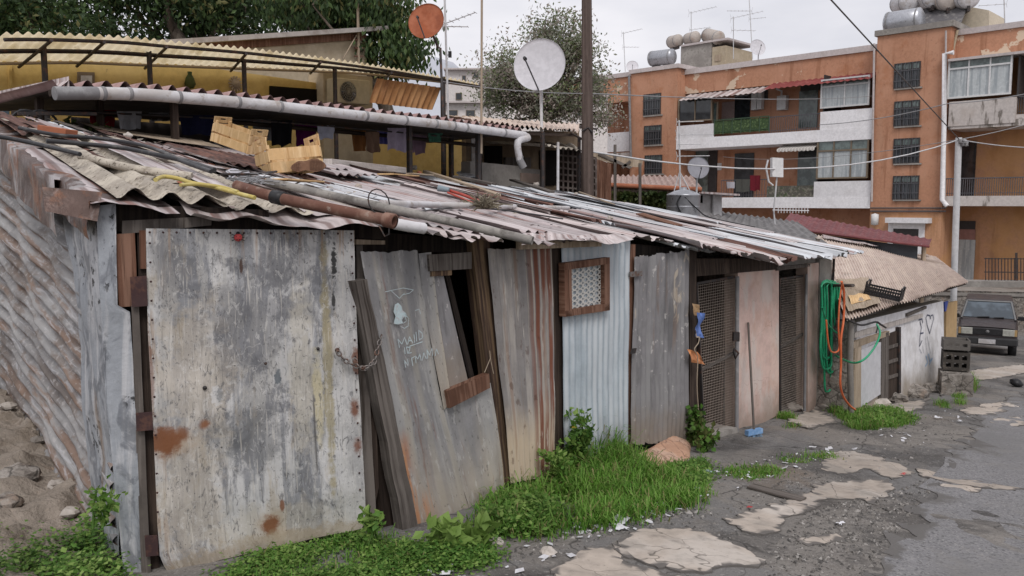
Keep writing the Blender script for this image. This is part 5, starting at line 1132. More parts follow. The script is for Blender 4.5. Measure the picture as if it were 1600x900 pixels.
# bicycle-like frame and dark clutter at far left
bi = thing('bicycle', 'old dark bicycle leaning against the yellow wall behind the roof', 'bicycle', Wd.at(52, 215)); Wi = back(5.0)
for x in (42, 66):
    c = Wi.at(x, 198); m = MB(); m.tube([c + (Wi.d * math.cos(k * PI / 10) + V((0, 0, math.sin(k * PI / 10)))) * .15 for k in range(20)], .012, 6, closed=True)
    for k in range(8): m.tube([c, c + (Wi.d * math.cos(k * PI / 4) + V((0, 0, math.sin(k * PI / 4)))) * .15], .0025, 4, False)
    m.build('wheel', m_black, bi)
m = MB()
for a, b in (((42, 198), (48, 182)), ((48, 182), (62, 182)), ((62, 182), (66, 198)), ((42, 198), (56, 199)), ((56, 199), (48, 182)), ((56, 199), (62, 182)), ((62, 182), (61, 175)), ((58, 175), (66, 174)), ((48, 182), (48, 177)), ((44, 177), (51, 177))): m.tube([Wi.at(*a), Wi.at(*b)], .012, 6)
m.build('bicycle_frame', m_iron, bi)
m = MB(); m.bar(back(4.9).at(28, 177), back(4.9).at(150, 178), .03, .03); tag(m.build('handrail', m_iron), 'black metal rail in front of the yellow wall at far left', 'rail')
# ------------------------------------------------------------------ orange apartment block
FB = Wall((16.4, 38), (16.4 + .708, 38 - .706))
bp0 = FB.at(1420, 430)
ab = thing('apartment_building', 'long orange apartment block with two stair towers and white balconies on the right', 'building', V((bp0.x, bp0.y, -4)))
ZB = -5.2
def bs(px, py=200, off=0): return FB.sz(px, py, off)[0]
def bz(px, py, off=0): return FB.sz(px, py, off)[1]
def bbox(name, mat, parent, s0, s1, z0, z1, o0, o1):
    """facade box: s along facade, z height, o0..o1 offset toward street (front = o1)"""
    m = MB(); p = FB.pt
    m.hexa([p(s0, z0, o0), p(s1, z0, o0), p(s1, z0, o1), p(s0, z0, o1), p(s0, z1, o0), p(s1, z1, o0), p(s1, z1, o1), p(s0, z1, o1)])
    return m.build(name, mat, parent)
def pbox(name, mat, parent, l, t, r, b, off, th):
    """box whose front face spans pixels (l,t)-(r,b) on the facade at offset off"""
    s0, z1 = FB.sz(l, t, off); s1, _ = FB.sz(r, t, off); z0 = FB.sz(l, b, off)[1]
    return bbox(name, mat, parent, s0, s1, z0, z1, off - th, off)
REC = 1.5
zt1, zt2 = bz(985, 116), bz(1365, 58)
sT1a, sT1b, sT2a, sT2b = bs(985), bs(1057), bs(1365), bs(1478)
bbox('wall', m_orange, ab, sT1a, sT1b, ZB, zt1, -9, 0)
bbox('wall', m_orange, ab, sT2a, sT2b, bz(1400, 332), zt2, -9, 0)
bbox('ground_floor', m_orangel, ab, sT2a, sT2b, ZB, bz(1400, 332) - .003, -9, -.02)
bbox('coping', m_coping, ab, sT1a - .1, sT1b + .12, zt1 + .003, zt1 + .22, -9, .1)
bbox('coping', m_concw, ab, sT2a - .1, sT2b + .12, zt2 + .003, zt2 + .25, -9, .1)
# parapet spans between the towers (set back) and beyond
OP = -.75
zp = bz(1220, 98, OP); zpb = bz(1220, 131, OP)
bbox('parapet', m_orangep, ab, sT1b + .003, bs(1240), zpb, zp, OP - .25, OP)
bbox('parapet', m_orange, ab, bs(1240) + .003, sT2a - .003, zpb, zp, OP - .25, OP)
bbox('coping', m_coping, ab, sT1b + .003, sT2a - .003, zp + .003, zp + .28, OP - .4, OP + .08)
bbox('roof_slab', m_coping, ab, sT1b + .003, sT2a - .003, zpb + .1, zpb + .3, -9, OP - .26)
zr3 = bz(1540, 50, OP); zr3b = bz(1540, 92, OP)
sR = bs(1480) + 16
bbox('parapet', m_orangep, ab, sT2b + .003, sR, zr3b, zr3, OP - .25, OP); bbox('coping', m_coping, ab, sT2b + .003, sR, zr3 + .003, zr3 + .24, OP - .4, OP + .08)
bbox('roof_slab', m_coping, ab, sT2b + .003, sR, zr3b + .1, zr3b + .3, -9, OP - .26)
# recessed main walls
OW = -2.0
bbox('wall', m_orange, ab, sT1b + .003, sT2a - .003, ZB, zpb + .1, OW - .3, OW)
bbox('wall', m_orangel, ab, sT2b + .003, sR, ZB, zr3b + .1, OW - .3, OW)
# left wing beyond the first tower
bbox('wall', m_orangep, ab, sT1a - 9, sT1a - .003, bz(965, 160, -1), bz(965, 122, -1), -9, -1); bbox('coping', m_coping, ab, sT1a - 9, sT1a - .003, bz(965, 122, -1) + .003, bz(965, 122, -1) + .25, -9, -.9)
bbox('wall', m_orange, ab, sT1a - 9, sT1a - .003, ZB, bz(965, 160, -1) - .003, -9, -2.4)
bbox('balcony_wall', m_bwhite, ab, sT1a - 9, sT1a - .003, bz(965, 237, -.6), bz(965, 207, -.6), -.8, -.6); bbox('balcony_slab', m_bstain, ab, sT1a - 9, sT1a - .003, bz(965, 246, -.6), bz(965, 239, -.6), -2.3, -.55)
# window with panes and bars
def window(l, t, r, b, off, frame, pane, nx=2, transom=None, th=.08, parent=ab, name='window', bars=False, panels=None):
    s0, z1 = FB.sz(l, t, off); s1 = FB.sz(r, t, off)[0]; z0 = FB.sz(l, b, off)[1]; f = .07 if not bars else .05
    m = MB(); p = FB.pt
    def bx(a, c, d, e, o0, o1): m.hexa([p(a, d, o0), p(c, d, o0), p(c, d, o1), p(a, d, o1), p(a, e, o0), p(c, e, o0), p(c, e, o1), p(a, e, o1)])
    bx(s0, s1, z0, z0 + f, off, off + th); bx(s0, s1, z1 - f, z1, off, off + th); bx(s0, s0 + f, z0 + f, z1 - f, off, off + th); bx(s1 - f, s1, z0 + f, z1 - f, off, off + th)
    zt = z1 if transom is None else z0 + (z1 - z0) * transom
    if transom is not None: bx(s0 + f, s1 - f, zt - f / 2, zt + f / 2, off, off + th - .01)
    for i in range(1, nx): x = s0 + (s1 - s0) * i / nx; bx(x - f * .4, x + f * .4, z0 + f, z1 - f, off, off + th - .015)
    w = m.build(name, frame, parent)
    m = MB(); a = .02; m.quad(p(s0 + a, (zt if transom else z1) - a, off + .02), p(s1 - a, (zt if transom else z1) - a, off + .02), p(s1 - a, z0 + a, off + .02), p(s0 + a, z0 + a, off + .02)); m.build('pane', pane, w)
    if transom is not None: m = MB(); m.quad(p(s0 + a, z1 - a, off + .02), p(s1 - a, z1 - a, off + .02), p(s1 - a, zt + a, off + .02), p(s0 + a, zt + a, off + .02)); m.build('pane', m_ggreen, w)
    if bars:
        m = MB()
        for i in range(1, 7): x = s0 + (s1 - s0) * i / 7; m.hexa([p(x - .012, z0, off + .05), p(x + .012, z0, off + .05), p(x + .012, z0, off + .07), p(x - .012, z0, off + .07), p(x - .012, z1, off + .05), p(x + .012, z1, off + .05), p(x + .012, z1, off + .07), p(x - .012, z1, off + .07)])
        for fz in (.28, .68): z = z0 + (z1 - z0) * fz; m.hexa([p(s0, z - .015, off + .072), p(s1, z - .015, off + .072), p(s1, z - .015, off + .09), p(s0, z - .015, off + .09), p(s0, z + .015, off + .072), p(s1, z + .015, off + .072), p(s1, z + .015, off + .09), p(s0, z + .015, off + .09)])
        m.build('window_grille', m_grill, w)
    return w
m_wsurr = mk('window_dark_recess', (.05, .045, .045), rough=.7); m_bars = mk('window_bars_pale', (.16, .16, .17), rough=.6)
for (l, t, r, b) in ((1398, 100, 1439, 139), (1398, 159, 1438, 198), (1397, 217, 1438, 256), (1396, 275, 1437, 312), (1006, 148, 1033, 181), (1007, 197, 1034, 227), (1008, 243, 1035, 272)):
    window(l, t, r, b, .004, m_wsurr, m_gdark, 3, .72, .05, bars=True)
    pbox('sill', m_concw, ab, l - 1, b, r + 1, b + 2.2, .10, .095)
# upper balcony
zb0, zb1 = bz(1220, 225), bz(1220, 207)
bbox('balcony_slab', m_bwhite, ab, sT1b + .01, sT2a - .01, zb0, zb1, OW + .003, .02)
zlw = bz(1085, 195); bbox('balcony_wall', m_bwhite, ab, sT1b + .01, bs(1114), zb1 + .003, zlw, -.12, 0)
zrw = bz(1320, 172); bbox('balcony_wall', m_bwhite, ab, bs(1281), sT2a - .01, zb1 + .003, zrw, -.12, 0)
window(1284, 125, 1360, 170, -.08, m_frame, m_curt, 2, .74)
bbox('box_side', m_wsurr, ab, bs(1283), bs(1283) + .06, zrw, zpb + .1, OW, -.09)
window(1061, 155, 1114, 192, -.08, m_framed, m_gdark, 2)
window(1114, 160, 1123, 200, -.3, m_framed, m_ggreen, 1)
# inner wall features, upper
for (l, t, r, b, mt, nm) in ((1128, 160, 1148, 208, mk('wall_mauve', (.34, .27, .26), rough=.9), 'wall_panel'), (1148, 150, 1172, 205, m_gdark, 'doorway'), (1170, 128, 1200, 158, m_wsurr, 'wall_panel'), (1249, 143, 1278, 200, m_ggreen, 'doorway'), (1251, 128, 1282, 143, m_wsurr, 'wall_panel')):
    pbox(nm, mt, ab, l, t, r, b, OW + .06, .05)
# green screened rail and plain rail
gr0, gr1 = bz(1160, 208), bz(1160, 186)
bbox('balcony_screen', mk('screen_green', (.05, .085, .035), [('n', (.13, .19, .08), (9., 9., 9.), .5, .62, .9), ('n', (.02, .03, .012), 14., .55, .66, .8)], rough=.9), ab, bs(1115), bs(1200), gr0 + .05, gr1, -.16, -.1)
m = MB()
for k in range(7): s_ = bs(1115) + (bs(1200) - bs(1115)) * k / 6; m.bar(FB.pt(s_, gr0, -.08), FB.pt(s_, gr1 + .06, -.08), .04, .04)
m.bar(FB.pt(bs(1115), gr1 + .05, -.08), FB.pt(bs(1200), gr1 + .05, -.08), .05, .05); m.bar(FB.pt(bs(1115), gr0 + .15, -.08), FB.pt(bs(1200), gr0 + .15, -.08), .03, .03); m.build('balcony_rail', mk('rail_green', (.05, .09, .05), rough=.6), ab)
def railing(l, r, zlo, zhi, off, n, mat=m_grill):
    m = MB(); a, b = bs(l), bs(r)
    for k in range(n + 1): s_ = a + (b - a) * k / n; m.bar(FB.pt(s_, zlo, off), FB.pt(s_, zhi, off), .02, .02)
    m.bar(FB.pt(a, zhi, off), FB.pt(b, zhi, off), .045, .045); m.bar(FB.pt(a, zlo + .12, off), FB.pt(b, zlo + .12, off), .025, .025); return m.build('balcony_rail', mat, ab)
railing(1201, 1280, zb1, bz(1240, 180), -.1, 22)
# awnings
def bawn(l, t, r, b, mat, o1, drop, name='awning_sheet', rib=.3):
    s0, s1 = bs(l), bs(r); z = bz(l, t); z1 = z - drop; m = MB(); n = max(4, int((s1 - s0) / rib) * 4)
    m.grid(lambda u, v: FB.pt(s0 + (s1 - s0) * u, z + (z1 - z) * v + .025 * math.cos(u * n / 4 * 2 * PI), OP + .02 + (o1 - OP) * v), [i / n for i in range(n + 1)], [0, .5, 1]); return m.build(name, mat, ab)
bawn(1066, 146, 1196, 150, m_roofP, .35, .42); bawn(1196, 128, 1362, 135, m_red, .25, .40)
st_ = MB(); s0, s1 = bs(1217), bs(1276); z = zb0 - .02
st_.grid(lambda u, v: FB.pt(s0 + (s1 - s0) * u, z - .34 * v - (.05 * abs(math.sin(u * 9 * PI)) if v == 1 else 0), -.5 + .65 * min(1, v * 1.4)), [i / 54 for i in range(55)], [0, .35, .7, 1]); st_.build('sun_blind', mk('blind_striped', (.52, .49, .46), [('c', (.30, .28, .26), .08, 0, .4, .8, {'lo': 0, 'hi': .1})], coord='uv'), ab)
# wall heaters
for (l, t, r, b, off, lab) in ((1174, 144, 1182, 172, OW + .35, 'tall narrow white wall boiler under the corrugated awning'), (1183, 144, 1190, 171, OW + .35, 'second tall white wall boiler right beside the first'), (1214, 150, 1228, 172, OW + .35, 'white wall boiler under the red awning of the upper balcony')):
    t_ = thing('wall_boiler', lab, 'boiler', FB.at((l + r) / 2, b, off), 'boilers on the balconies'); pbox('casing', m_frame, t_, l, t, r, b, off, .3)
    a = FB.at((l + r) / 2, t, off - .15); m = MB(); m.tube([a - V((0, 0, .03)), a + V((0, 0, .25)), a + V((-.3, -.1, .35))], .05, 8); m.build('flue', m_frame, t_)
# lower balcony
yb0, yb1 = bz(1240, 325), bz(1240, 308)
bbox('balcony_slab', m_bwhite, ab, sT1b + .01, sT2a - .01, yb0, yb1, OW + .003, .02)
zrw = bz(1320, 283); bbox('balcony_wall', m_bwhite, ab, bs(1275), sT2a - .01, yb1 + .003, zrw, -.12, 0)
window(1278, 216, 1359, 280, -.08, m_framed, m_curt, 3, .68); bbox('box_side', m_wsurr, ab, bs(1277), bs(1277) + .06, zrw, zb0, OW, -.09)
for (l, t, r, b, mt, nm) in ((1148, 240, 1178, 312, m_gdark, 'doorway'), (1247, 238, 1277, 312, m_ggreen, 'doorway'), (1248, 232, 1276, 246, m_wsurr, 'wall_panel'), (1121, 255, 1127, 266, m_frame, 'wall_panel'), (1108, 228, 1121, 300, m_wsurr, 'wall_panel'), (1063, 240, 1075, 315, m_wsurr, 'wall_panel'), (1076, 232, 1107, 315, m_ggreen, 'doorway')):
    pbox(nm, mt, ab, l, t, r, b, OW + .06, .05)
m = MB(); s0, s1 = bs(1200), bs(1275); z0 = yb1; z1 = bz(1240, 290)
m.hexa([FB.pt(s0, z0, -.25), FB.pt(s1, z0, -.25), FB.pt(s1, z0, -.1), FB.pt(s0, z0, -.1), FB.pt(s0, z1, -.25), FB.pt(s1, z1, -.25), FB.pt(s1, z1, -.1), FB.pt(s0, z1, -.1)]); m.build('planter_screen', mk('planter_mossy', (.10, .095, .08), [('n', (.22, .21, .17), 6., .48, .6, .8), ('n', (.05, .08, .03), 5., .52, .64, .8)], rough=.95), ab)
railing(1128, 1200, yb1, bz(1160, 281), -.1, 18)
# ground floor under the balcony is in shade already; right bay
zq0, zq1 = bz(1540, 192), bz(1540, 158)
s2 = bs(1482); s3 = bs(1586)
bbox('balcony_wall', m_bstain, ab, s2, s3, bz(1530, 195), bz(1530, 156), -.1, .06); bbox('balcony_slab', m_bstain, ab, s2, sR, bz(1540, 199), bz(1540, 189), OW + .003, .02)
bbox('balcony_wall', m_bstain, ab, s3 + .003, sR, bz(1600, 190), bz(1600, 178), -.3, -.02)
window(1483, 94, 1583, 155, 0, m_frame, m_curt, 3, .76); bbox('box_top', m_coping, ab, s2 - .1, sR, bz(1530, 92), bz(1530, 88), OP, .2)
bbox('box_side', m_wsurr, ab, s3 - .02, s3 + .05, bz(1540, 156), bz(1540, 92), OW, -.02); railing(1588, 1640, bz(1600, 178), bz(1600, 150), -.1, 14)
lz0, lz1 = bz(1540, 322), bz(1540, 306)
bbox('balcony_slab', m_bstain, ab, bs(1480), sR, lz0, lz1, OW + .003, .05); railing(1482, 1640, lz1, bz(1540, 278), -.05, 44)
pbox('doorway', m_gdark, ab, 1499, 222, 1526, 312, OW + .06, .05)
# right bay ground floor
pbox('doorway', m_wsurr, ab, 1494, 345, 1524, 358, OW + .06, .05); pbox('door_panel', mk('door_pinkish', (.30, .16, .14), rough=.8), ab, 1494, 358, 1524, 374, OW + .07, .05); pbox('door_curtain', m_curt, ab, 1494, 374, 1524, 470, OW + .065, .05)
# shop front of the near tower
pbox('canopy_slab', m_bwhite, ab, 1383, 340, 1450, 348, .5, .55); pbox('door_surround', m_bwhite, ab, 1388, 348, 1396, 430, .08, .07); pbox('door_surround', m_bwhite, ab, 1436, 348, 1445, 430, .08, .07); pbox('door_surround', m_bwhite, ab, 1396, 348, 1436, 357, .08, .07); pbox('roller_shutter', m_wsurr, ab, 1396, 357, 1436, 430, .05, .04)
m = MB(); 
for k in (0, 1): m.tube([FB.at(1360, 325 + k * 5, .08), FB.at(1478, 325 + k * 5, .08)], .035, 6)
m.build('cable_run', m_wired, ab)
m = MB(); m.lathe(FB.at(1367, 342, .2), [(.0, -.3), (.16, -.25), (.16, .2), (0, .25)], V((0, 0, 1)), 12); m.build('lamp_globe', m_frame, ab)
# drain pipes
def vpipe(label, pts, r, mat, off=.12):
    m = MB(); m.tube([FB.at(a, b, off) for a, b in pts], r, 8); return m.build('drain_pipe', mat, ab)
vpipe('', [(1366, 68), (1362, 315)], .05, m_coping); vpipe('', [(1490, 82), (1476, 84), (1475, 200), (1472, 312), (1480, 322)], .10, m_bwhite, .2); vpipe('', [(983, 118), (986, 262)], .07, m_pvcd, .15); vpipe('', [(1478, 48), (1476, 320)], .04, m_coping); vpipe('', [(1496, 47), (1488, 82)], .06, m_beige, -.5)
# stains: peeling patch stripes handled in plaster; roof-top equipment
def tankc(name, label, a, b, r, mat, grp, parts=()):
    t = thing(name, label, 'water tank', (V(a) + V(b)) / 2 - V((0, 0, r)), grp); d_ = (V(b) - V(a)); L = d_.length; d_.normalize()
    m = MB(); m.lathe(a, [(0, -.06), (r * .7, -.04), (r, .05), (r, L - .05), (r * .7, L + .04), (0, L + .06)], d_, 20); m.build('tank_shell', mat, t)
    for q in (.1, L - .17): m = MB(); m.lathe(V(a) + d_ * q, [(r, 0), (r * 1.02, .01), (r * 1.02, .06), (r, .07)], d_, 20); m.build('tank_band', m_pvcd, t)
    m = MB(); 
    for k in (.25, .75): c = V(a) + d_ * L * k; m.bar(c - V((0, 0, r * 1.35)), c - V((0, 0, r * .8)), .12, r * 1.2, d_)
    m.build('tank_stand', m_iron, t); return t
GT = 'water tanks on the apartment roof'
def rt(px, py, off): return FB.at(px, py, off)
tankc('water_tank', 'steel solar tank alone at the left end of the far roof', rt(1017, 92, -2), rt(1052, 88, -2), .43, m_steel, GT)
tankc('water_tank', 'pinkish tank at the left of three on the far rooftop block', rt(1048, 66, -4.6), rt(1061, 63, -4.2), .36, m_boiler, GT); tankc('water_tank', 'rust stained tank in the middle of three on the far rooftop block', rt(1074, 62, -4.6), rt(1088, 58, -4.2), .36, m_boiler, GT); tankc('water_tank', 'orange pink tank at the right of three on the far rooftop block', rt(1104, 55, -4.8), rt(1124, 60, -4.2), .40, m_boiler, GT)
hb = thing('roof_block', 'small pale rooftop block carrying three tanks on the far roof', 'roof structure', rt(1100, 102, -5))
pbox('masonry', m_concw, hb, 1064, 72, 1112, 112, -4, 3); pbox('masonry', m_beige, hb, 1113, 74, 1134, 112, -4, 3); pbox('slab', m_coping, hb, 1064, 70, 1137, 73, -3.9, 3.2); pbox('shutter', m_wpale, hb, 1117, 86, 1126, 96, -3.96, .03)
tankc('water_tank', 'large steel solar tank on the near stair tower', rt(1385, 38, -1.2), rt(1440, 30, -1.2), .52, m_steel, GT)
for i, (a, b, lab) in enumerate(((1405, 6, 'grey tank at the left of the group above the near stair tower'), (1442, -2, 'grey tank second in the group above the near stair tower'), (1466, 2, 'mauve tank third in the group above the near stair tower'), (1498, -1, 'grey tank at the right end of the group above the near tower'))):
    tankc('water_tank', lab, rt(a, b, -4), rt(a + 17, b - 3, -3), .48, m_boiler if i == 2 else m_pvc, GT)
sp = thing('solar_panel', 'dark sloping solar collector behind the steel tank on the near tower', 'solar panel', rt(1470, 48, -3)); m = MB(); m.slab(rt(1444, 14, -3.4), rt(1512, 8, -3.4), rt(1498, 44, -2.2), rt(1440, 50, -2.2), .08, FB.n); m.build('panel', mk('collector_grey', (.12, .115, .12), [('n', (.24, .23, .22), 5., .5, .65, .7)], rough=.5), sp)
m = MB(); m.bar(rt(1440, 48, -2.2), rt(1440, 56, -2.2), .06, .06); m.bar(rt(1498, 42, -2.2), rt(1498, 50, -2.2), .06, .06); m.build('panel_stand', m_iron, sp)
sb = thing('roof_block', 'cream stairhead block with a sloping side on the near roof', 'roof structure', rt(1525, 45, -4)); m = MB(); q = [rt(1512, 10, -4), rt(1545, 16, -4), rt(1546, 56, -4), rt(1492, 60, -4)]; m.slab(*q, 2.5, FB.n); m.build('masonry', mk('plaster_cream', (.52, .46, .36), rough=.9), sb)
# roof-edge wall behind tanks so they stand on something
bbox('roof_slab', m_coping, ab, sT1a, sT1b, zt1 - .3, zt1 + .0, -9, -.3)
# aerials
def aerial(label, base, top, yag, grp='television aerials on the roofs', r=.025, name='tv_aerial'):
    t = thing(name, label, 'aerial', base, grp); m = MB(); m.tube([base, top], r, 6); m.build('mast', m_polew, t)
    for (f, L, dr, n) in yag:
        c = V(base).lerp(V(top), f); d_ = V(dr).normalized(); m = MB(); m.tube([c - d_ * L * .1, c + d_ * L], r * .5, 5); s_ = d_.cross(V((0, 0, 1))).normalized()
        for k in range(n): q = c + d_ * L * (k / max(1, n - 1)); m.tube([q - s_ * L * .2 * (1 - .4 * k / n), q + s_ * L * .2 * (1 - .4 * k / n)], r * .3, 4)
        for k in (-1, 1): m.tube([c - d_ * L * .08, c - d_ * L * .12 + V((0, 0, k * L * .16))], r * .3, 4)
        m.build('yagi', m_polew, t)
    return t
D1 = (.9, -.5, .12)
aerial('aerial left of the far roof with two thin yagis', rt(977, 112, -4), rt(974, 50, -4), ((.97, 1.2, D1, 6), (.62, 1., (.9, .3, .05), 5)))
aerial('aerial rising between the three rooftop tanks', rt(1080, 75, -5), rt(1080, 18, -5), ((.97, 1.5, D1, 7), (.5, 1.2, (.8, -.6, 0), 5)))
aerial('tallest aerial above the peeling parapet with stacked yagis', rt(1176, 92, -4), rt(1170, -12, -4), ((.96, .9, D1, 5), (.72, 1.2, (-.9, .2, .05), 7), (.6, .8, (.9, -.2, .05), 5)))
aerial('thin aerial just left of the tallest one with a curved reflector', rt(1146, 92, -4), rt(1146, 26, -4), ((.97, 1.6, D1, 7), (.68, 1.3, (.9, .2, .02), 5)))
aerial('bare mast at the far right of the near roof', rt(1570, 36, -4), rt(1568, -30, -4), ((.45, 1.0, (-.9, .3, 0), 4),))
def dish(label, c, r, aim, mat, grp=None, foot=None, stem=None, name='satellite_dish', arm=True, lnb=None, polem=None):
    t = thing(name, label, 'satellite dish', V(c) - V((0, 0, r)), grp); aim = V(aim).normalized(); dep = r * .10; c = V(c)
    m = MB(); prof = [(r * k / 10, -dep + dep * (k / 10) ** 2) for k in range(11)]; back_ = [(r * 1.01, .012), (r * 1.0, -.006), (r * .5, -dep * .78), (0, -dep - .012)]
    x = aim.cross(V((0, 0, 1))).normalized(); m.lathe(c, prof + back_, aim, 36); m.build('reflector', mat, t)
    up = x.cross(aim)
    if arm:
        e = c + aim * r * .95 + (V(lnb) if lnb else -up * r * .1); b = c - up * r * .98 if not lnb else c - up * r * .98 + x * 0
        m = MB(); m.tube([b, e], r * .022 + .004, 6); m.build('feed_arm', m_grill, t); m = MB(); m.lathe(e - aim * .02, [(0, -.05 * r), (.06 * r, -.04 * r), (.075 * r, .1 * r), (.05 * r, .12 * r), (0, .12 * r)], -aim, 12); m.build('feed_horn', m_black, t)
    if stem:
        m = MB(); m.tube([c - aim * (dep + .02), c - aim * (dep + .10), V(stem[0])] + [V(q) for q in stem[1:]], .028 if r > .3 else .02, 8); m.build('mast', polem or m_polew, t)
    return t
SD = 'small satellite dishes on the apartment block'
c = rt(988, 104, -.5); dish('small white dish above the far stair tower corner', c, .34, (-.1, -1, .25), m_dish, SD, stem=[c + V((.1, .2, -.2)), FB.at(985, 260, .1)])
c = rt(1184, 74, -1.5); dish('small whitish dish above the peeling parapet', c, .42, (.2, -1, .25), m_dish, SD, stem=[c + V((.1, .2, -.2)), c + V((.1, .2, -1.2))])
c = FB.at(1092, 262, .6); 
# ------------------------------------------------------------------ between: huts, tank, poles, wires
def facing(depth, px=1000):  # plane across the view at given depth
    return Wall((-5, depth), (5, depth))
K = facing
# ---- nearby dishes
WH = back(5.8); c = K(14.6).at(843, 101); base = K(14.6).at(848, 205)
dish('large white satellite dish on a pole above the lean-to', c, .45, (-.26, -1, .16), m_dish, None, stem=[c + V((.03, .14, -.25)), c + V((.035, .14, -.5)), base + V((0, .14, -1))], lnb=(-.16, 0, -.02))
c = K(12.5).at(666, 33); dish('rusted red brown satellite dish on a leaning pole beside the trees', c, .27, (-.25, -1, .28), m_dishr, None, stem=[c + V((.16, .12, -.36)), K(12.6).at(688, 75), K(12.6).at(693, 200)], polem=m_iron, lnb=(-.05, 0, -.05))
t = aerial('slim grey mast behind the rusted dish with a small yagi', K(12.9).at(701, 205), K(12.9).at(694, -30), ((.72, .5, (.9, -.3, .25), 6), (.70, .35, (.9, -.2, -.05), 4)), r=.018)
m = MB(); m.box(K(12.9).at(703, 85), (.05, .05, .09)); m.bar(K(12.9).at(697, 86), K(12.9).at(703, 86), .01, .01); m.build('junction_box', m_black, t)
t = thing('mast', 'tall thin pale mast between the two nearer dishes', 'mast', K(12.4).at(751, 215)); m = MB(); m.tube([K(12.4).at(752, 240), K(12.4).at(753, -40)], .017, 8); m.build('pole', m_wpale, t)
# ---- timber pole
P0 = K(14.2).at(918, 330); t = thing('utility_pole', 'tall dark timber utility pole behind the tin roof', 'utility pole', V((P0.x, P0.y, G(*P0.xy)))); a = K(14.2).at(916.5, -40)
m = MB(); m.tube([V((P0.x, P0.y, G(*P0.xy) - .2)), V((P0.x, P0.y, .2)), a], [.115, .105, .082], 14); m.build('pole_shaft', m_pole, t)
m = MB(); m.bar(K(14.2).at(905, 198), K(14.2).at(933, 202), .04, .03); m.tube([K(14.1).at(909, 205), K(14.1).at(919, 199), K(14.1).at(926, 207)], .018, 6); m.build('bracket', m_iron, t)
# ---- white metal pole
P0 = K(23).at(1490, 470); t = thing('metal_pole', 'slim white metal cable pole in front of the near apartment bay', 'pole', V((P0.x, P0.y, G(*P0.xy)))); m = MB(); m.tube([P0, K(23).at(1492, 400), K(23).at(1498, 215)], .085, 10); m.build('pole_shaft', m_polew, t)
m = MB()
for k in range(4): m.lathe(K(23).at(1501 + k * 3, 221 + (k % 2) * 4, .1), [(0, -.07), (.06, -.05), (.04, 0), (.06, .05), (0, .07)], V((0, 0, 1)), 10)
m.bar(K(23).at(1496, 219), K(23).at(1512, 223), .05, .05); m.build('insulators', m_pvcd, t)
# ---- overhead wires
def wire(label, P, r, mat=m_wire, sag=.0):
    P = [V(p) for p in P]; out = []
    for a, b in zip(P, P[1:]):
        for k in range(10): f = k / 10; q = a.lerp(b, f); q.z -= sag * 4 * f * (1 - f); out.append(q)
    out.append(P[-1]); m = MB(); m.tube(out, r, 6); return tag(m.build('overhead_cable', mat), label, 'cable', 'overhead cables')
e = K(23).at(1499, 218)
wire('dark cable slanting down from the top edge of the photo to the white pole', [K(12).at(1262, -40), e], .013, m_wired)
wire('white cable drooping from the timber pole to the white metal pole', [K(14.2).at(918, 236), e], .016, m_polew, .52)
wire('thin cable from the front of the timber pole across the upper balcony', [K(14.2).at(918, 146), FB.at(1362, 150, .3)], .011, m_wire, .12)
wire('thin cable running left from the timber pole past the white dish', [K(13).at(690, 127), K(14.2).at(918, 146)], .007, m_wire, .05)
wire('white cable leaving the white pole to the right edge', [e, K(20).at(1640, 232)], .014, m_polew, .05)
wire('thin cable rising right from the white pole across the near bay', [e, K(30).at(1680, 168)], .012, m_wire, .1)
wire('thin cable crossing the near stair tower above its second window', [FB.at(1280, 195, .2), FB.at(1480, 162, .6), FB.at(1680, 128, .2)], .02, m_wire, .15)
wire('faint cable crossing the near stair tower below the third window', [e, FB.at(1130, 245, .4)], .01, m_wire, .3)
# ---- rust-brown board fence, lattice and tiled hut behind the far end of the roof
fe = thing('board_fence', 'red brown sheet fence beside the timber pole', 'fence', K(15).at(945, 330)); m = MB(); W_ = K(15)
loft([W_.at(928, 247), W_.at(928, 330)], [W_.at(955, 256), W_.at(955, 330)], W_.n, pitch=.12, amp=.012, nv=4, mb=m); m.build('panel', m_wbrown, fe)
lt = thing('lattice_screen', 'dark lattice screen with rows of small openings behind the tin roof', 'screen', K(14.6).at(900, 320)); W_ = K(14.8); m = MB()
q = [W_.at(872, 226, -.15), W_.at(932, 246, -.15), W_.at(932, 330, -.15), W_.at(872, 330, -.15)]; m.slab(*q, .04, W_.n); m.build('backing', m_wdark, lt)
m = MB()
for i in range(9): x = 873 + i * 7.3; m.bar(W_.at(x, 228 + (x - 872) * .33), W_.at(x, 322), .03, .03)
for j in range(9): y = 232 + j * 10; m.bar(W_.at(872, y), W_.at(932, y + 6), .025, .03)
m.build('lattice', mk('lattice_grey', (.13, .10, .09), [('n', (.22, .19, .17), 8., .5, .62, .8)], rough=.9), lt)
rf = thing('lean_to', 'rickety pole and sheet shelter to the right of the timber pole', 'lean-to', K(15.5).at(965, 330)); W_ = K(15.5); m = MB()
loft([W_.at(925, 238), W_.at(927, 250)], [W_.at(1005, 250), W_.at(1002, 262)], V((0, 0, 1)), nv=2, nu=12, dent=.02, mb=m); m.build('roof_sheet', m_wpale, rf)
for a, b in (((961, 226), (961, 330)), ((985, 252), (972, 262)), ((1000, 255), (1000, 330)), ((935, 240), (985, 262))): m = MB(); m.bar(W_.at(*a), W_.at(*b), .05, .05); m.build('timber', m_wgrey, rf)
hu = thing('tiled_hut', 'dark low hut with an orange edged tile roof and vines', 'hut', K(17).at(1020, 350)); W_ = K(17); Wk = K(19.5)
m = MB(); n = 60
a, b, c_, d_ = W_.at(953, 287), W_.at(1096, 294), Wk.at(1080, 275), Wk.at(957, 274)
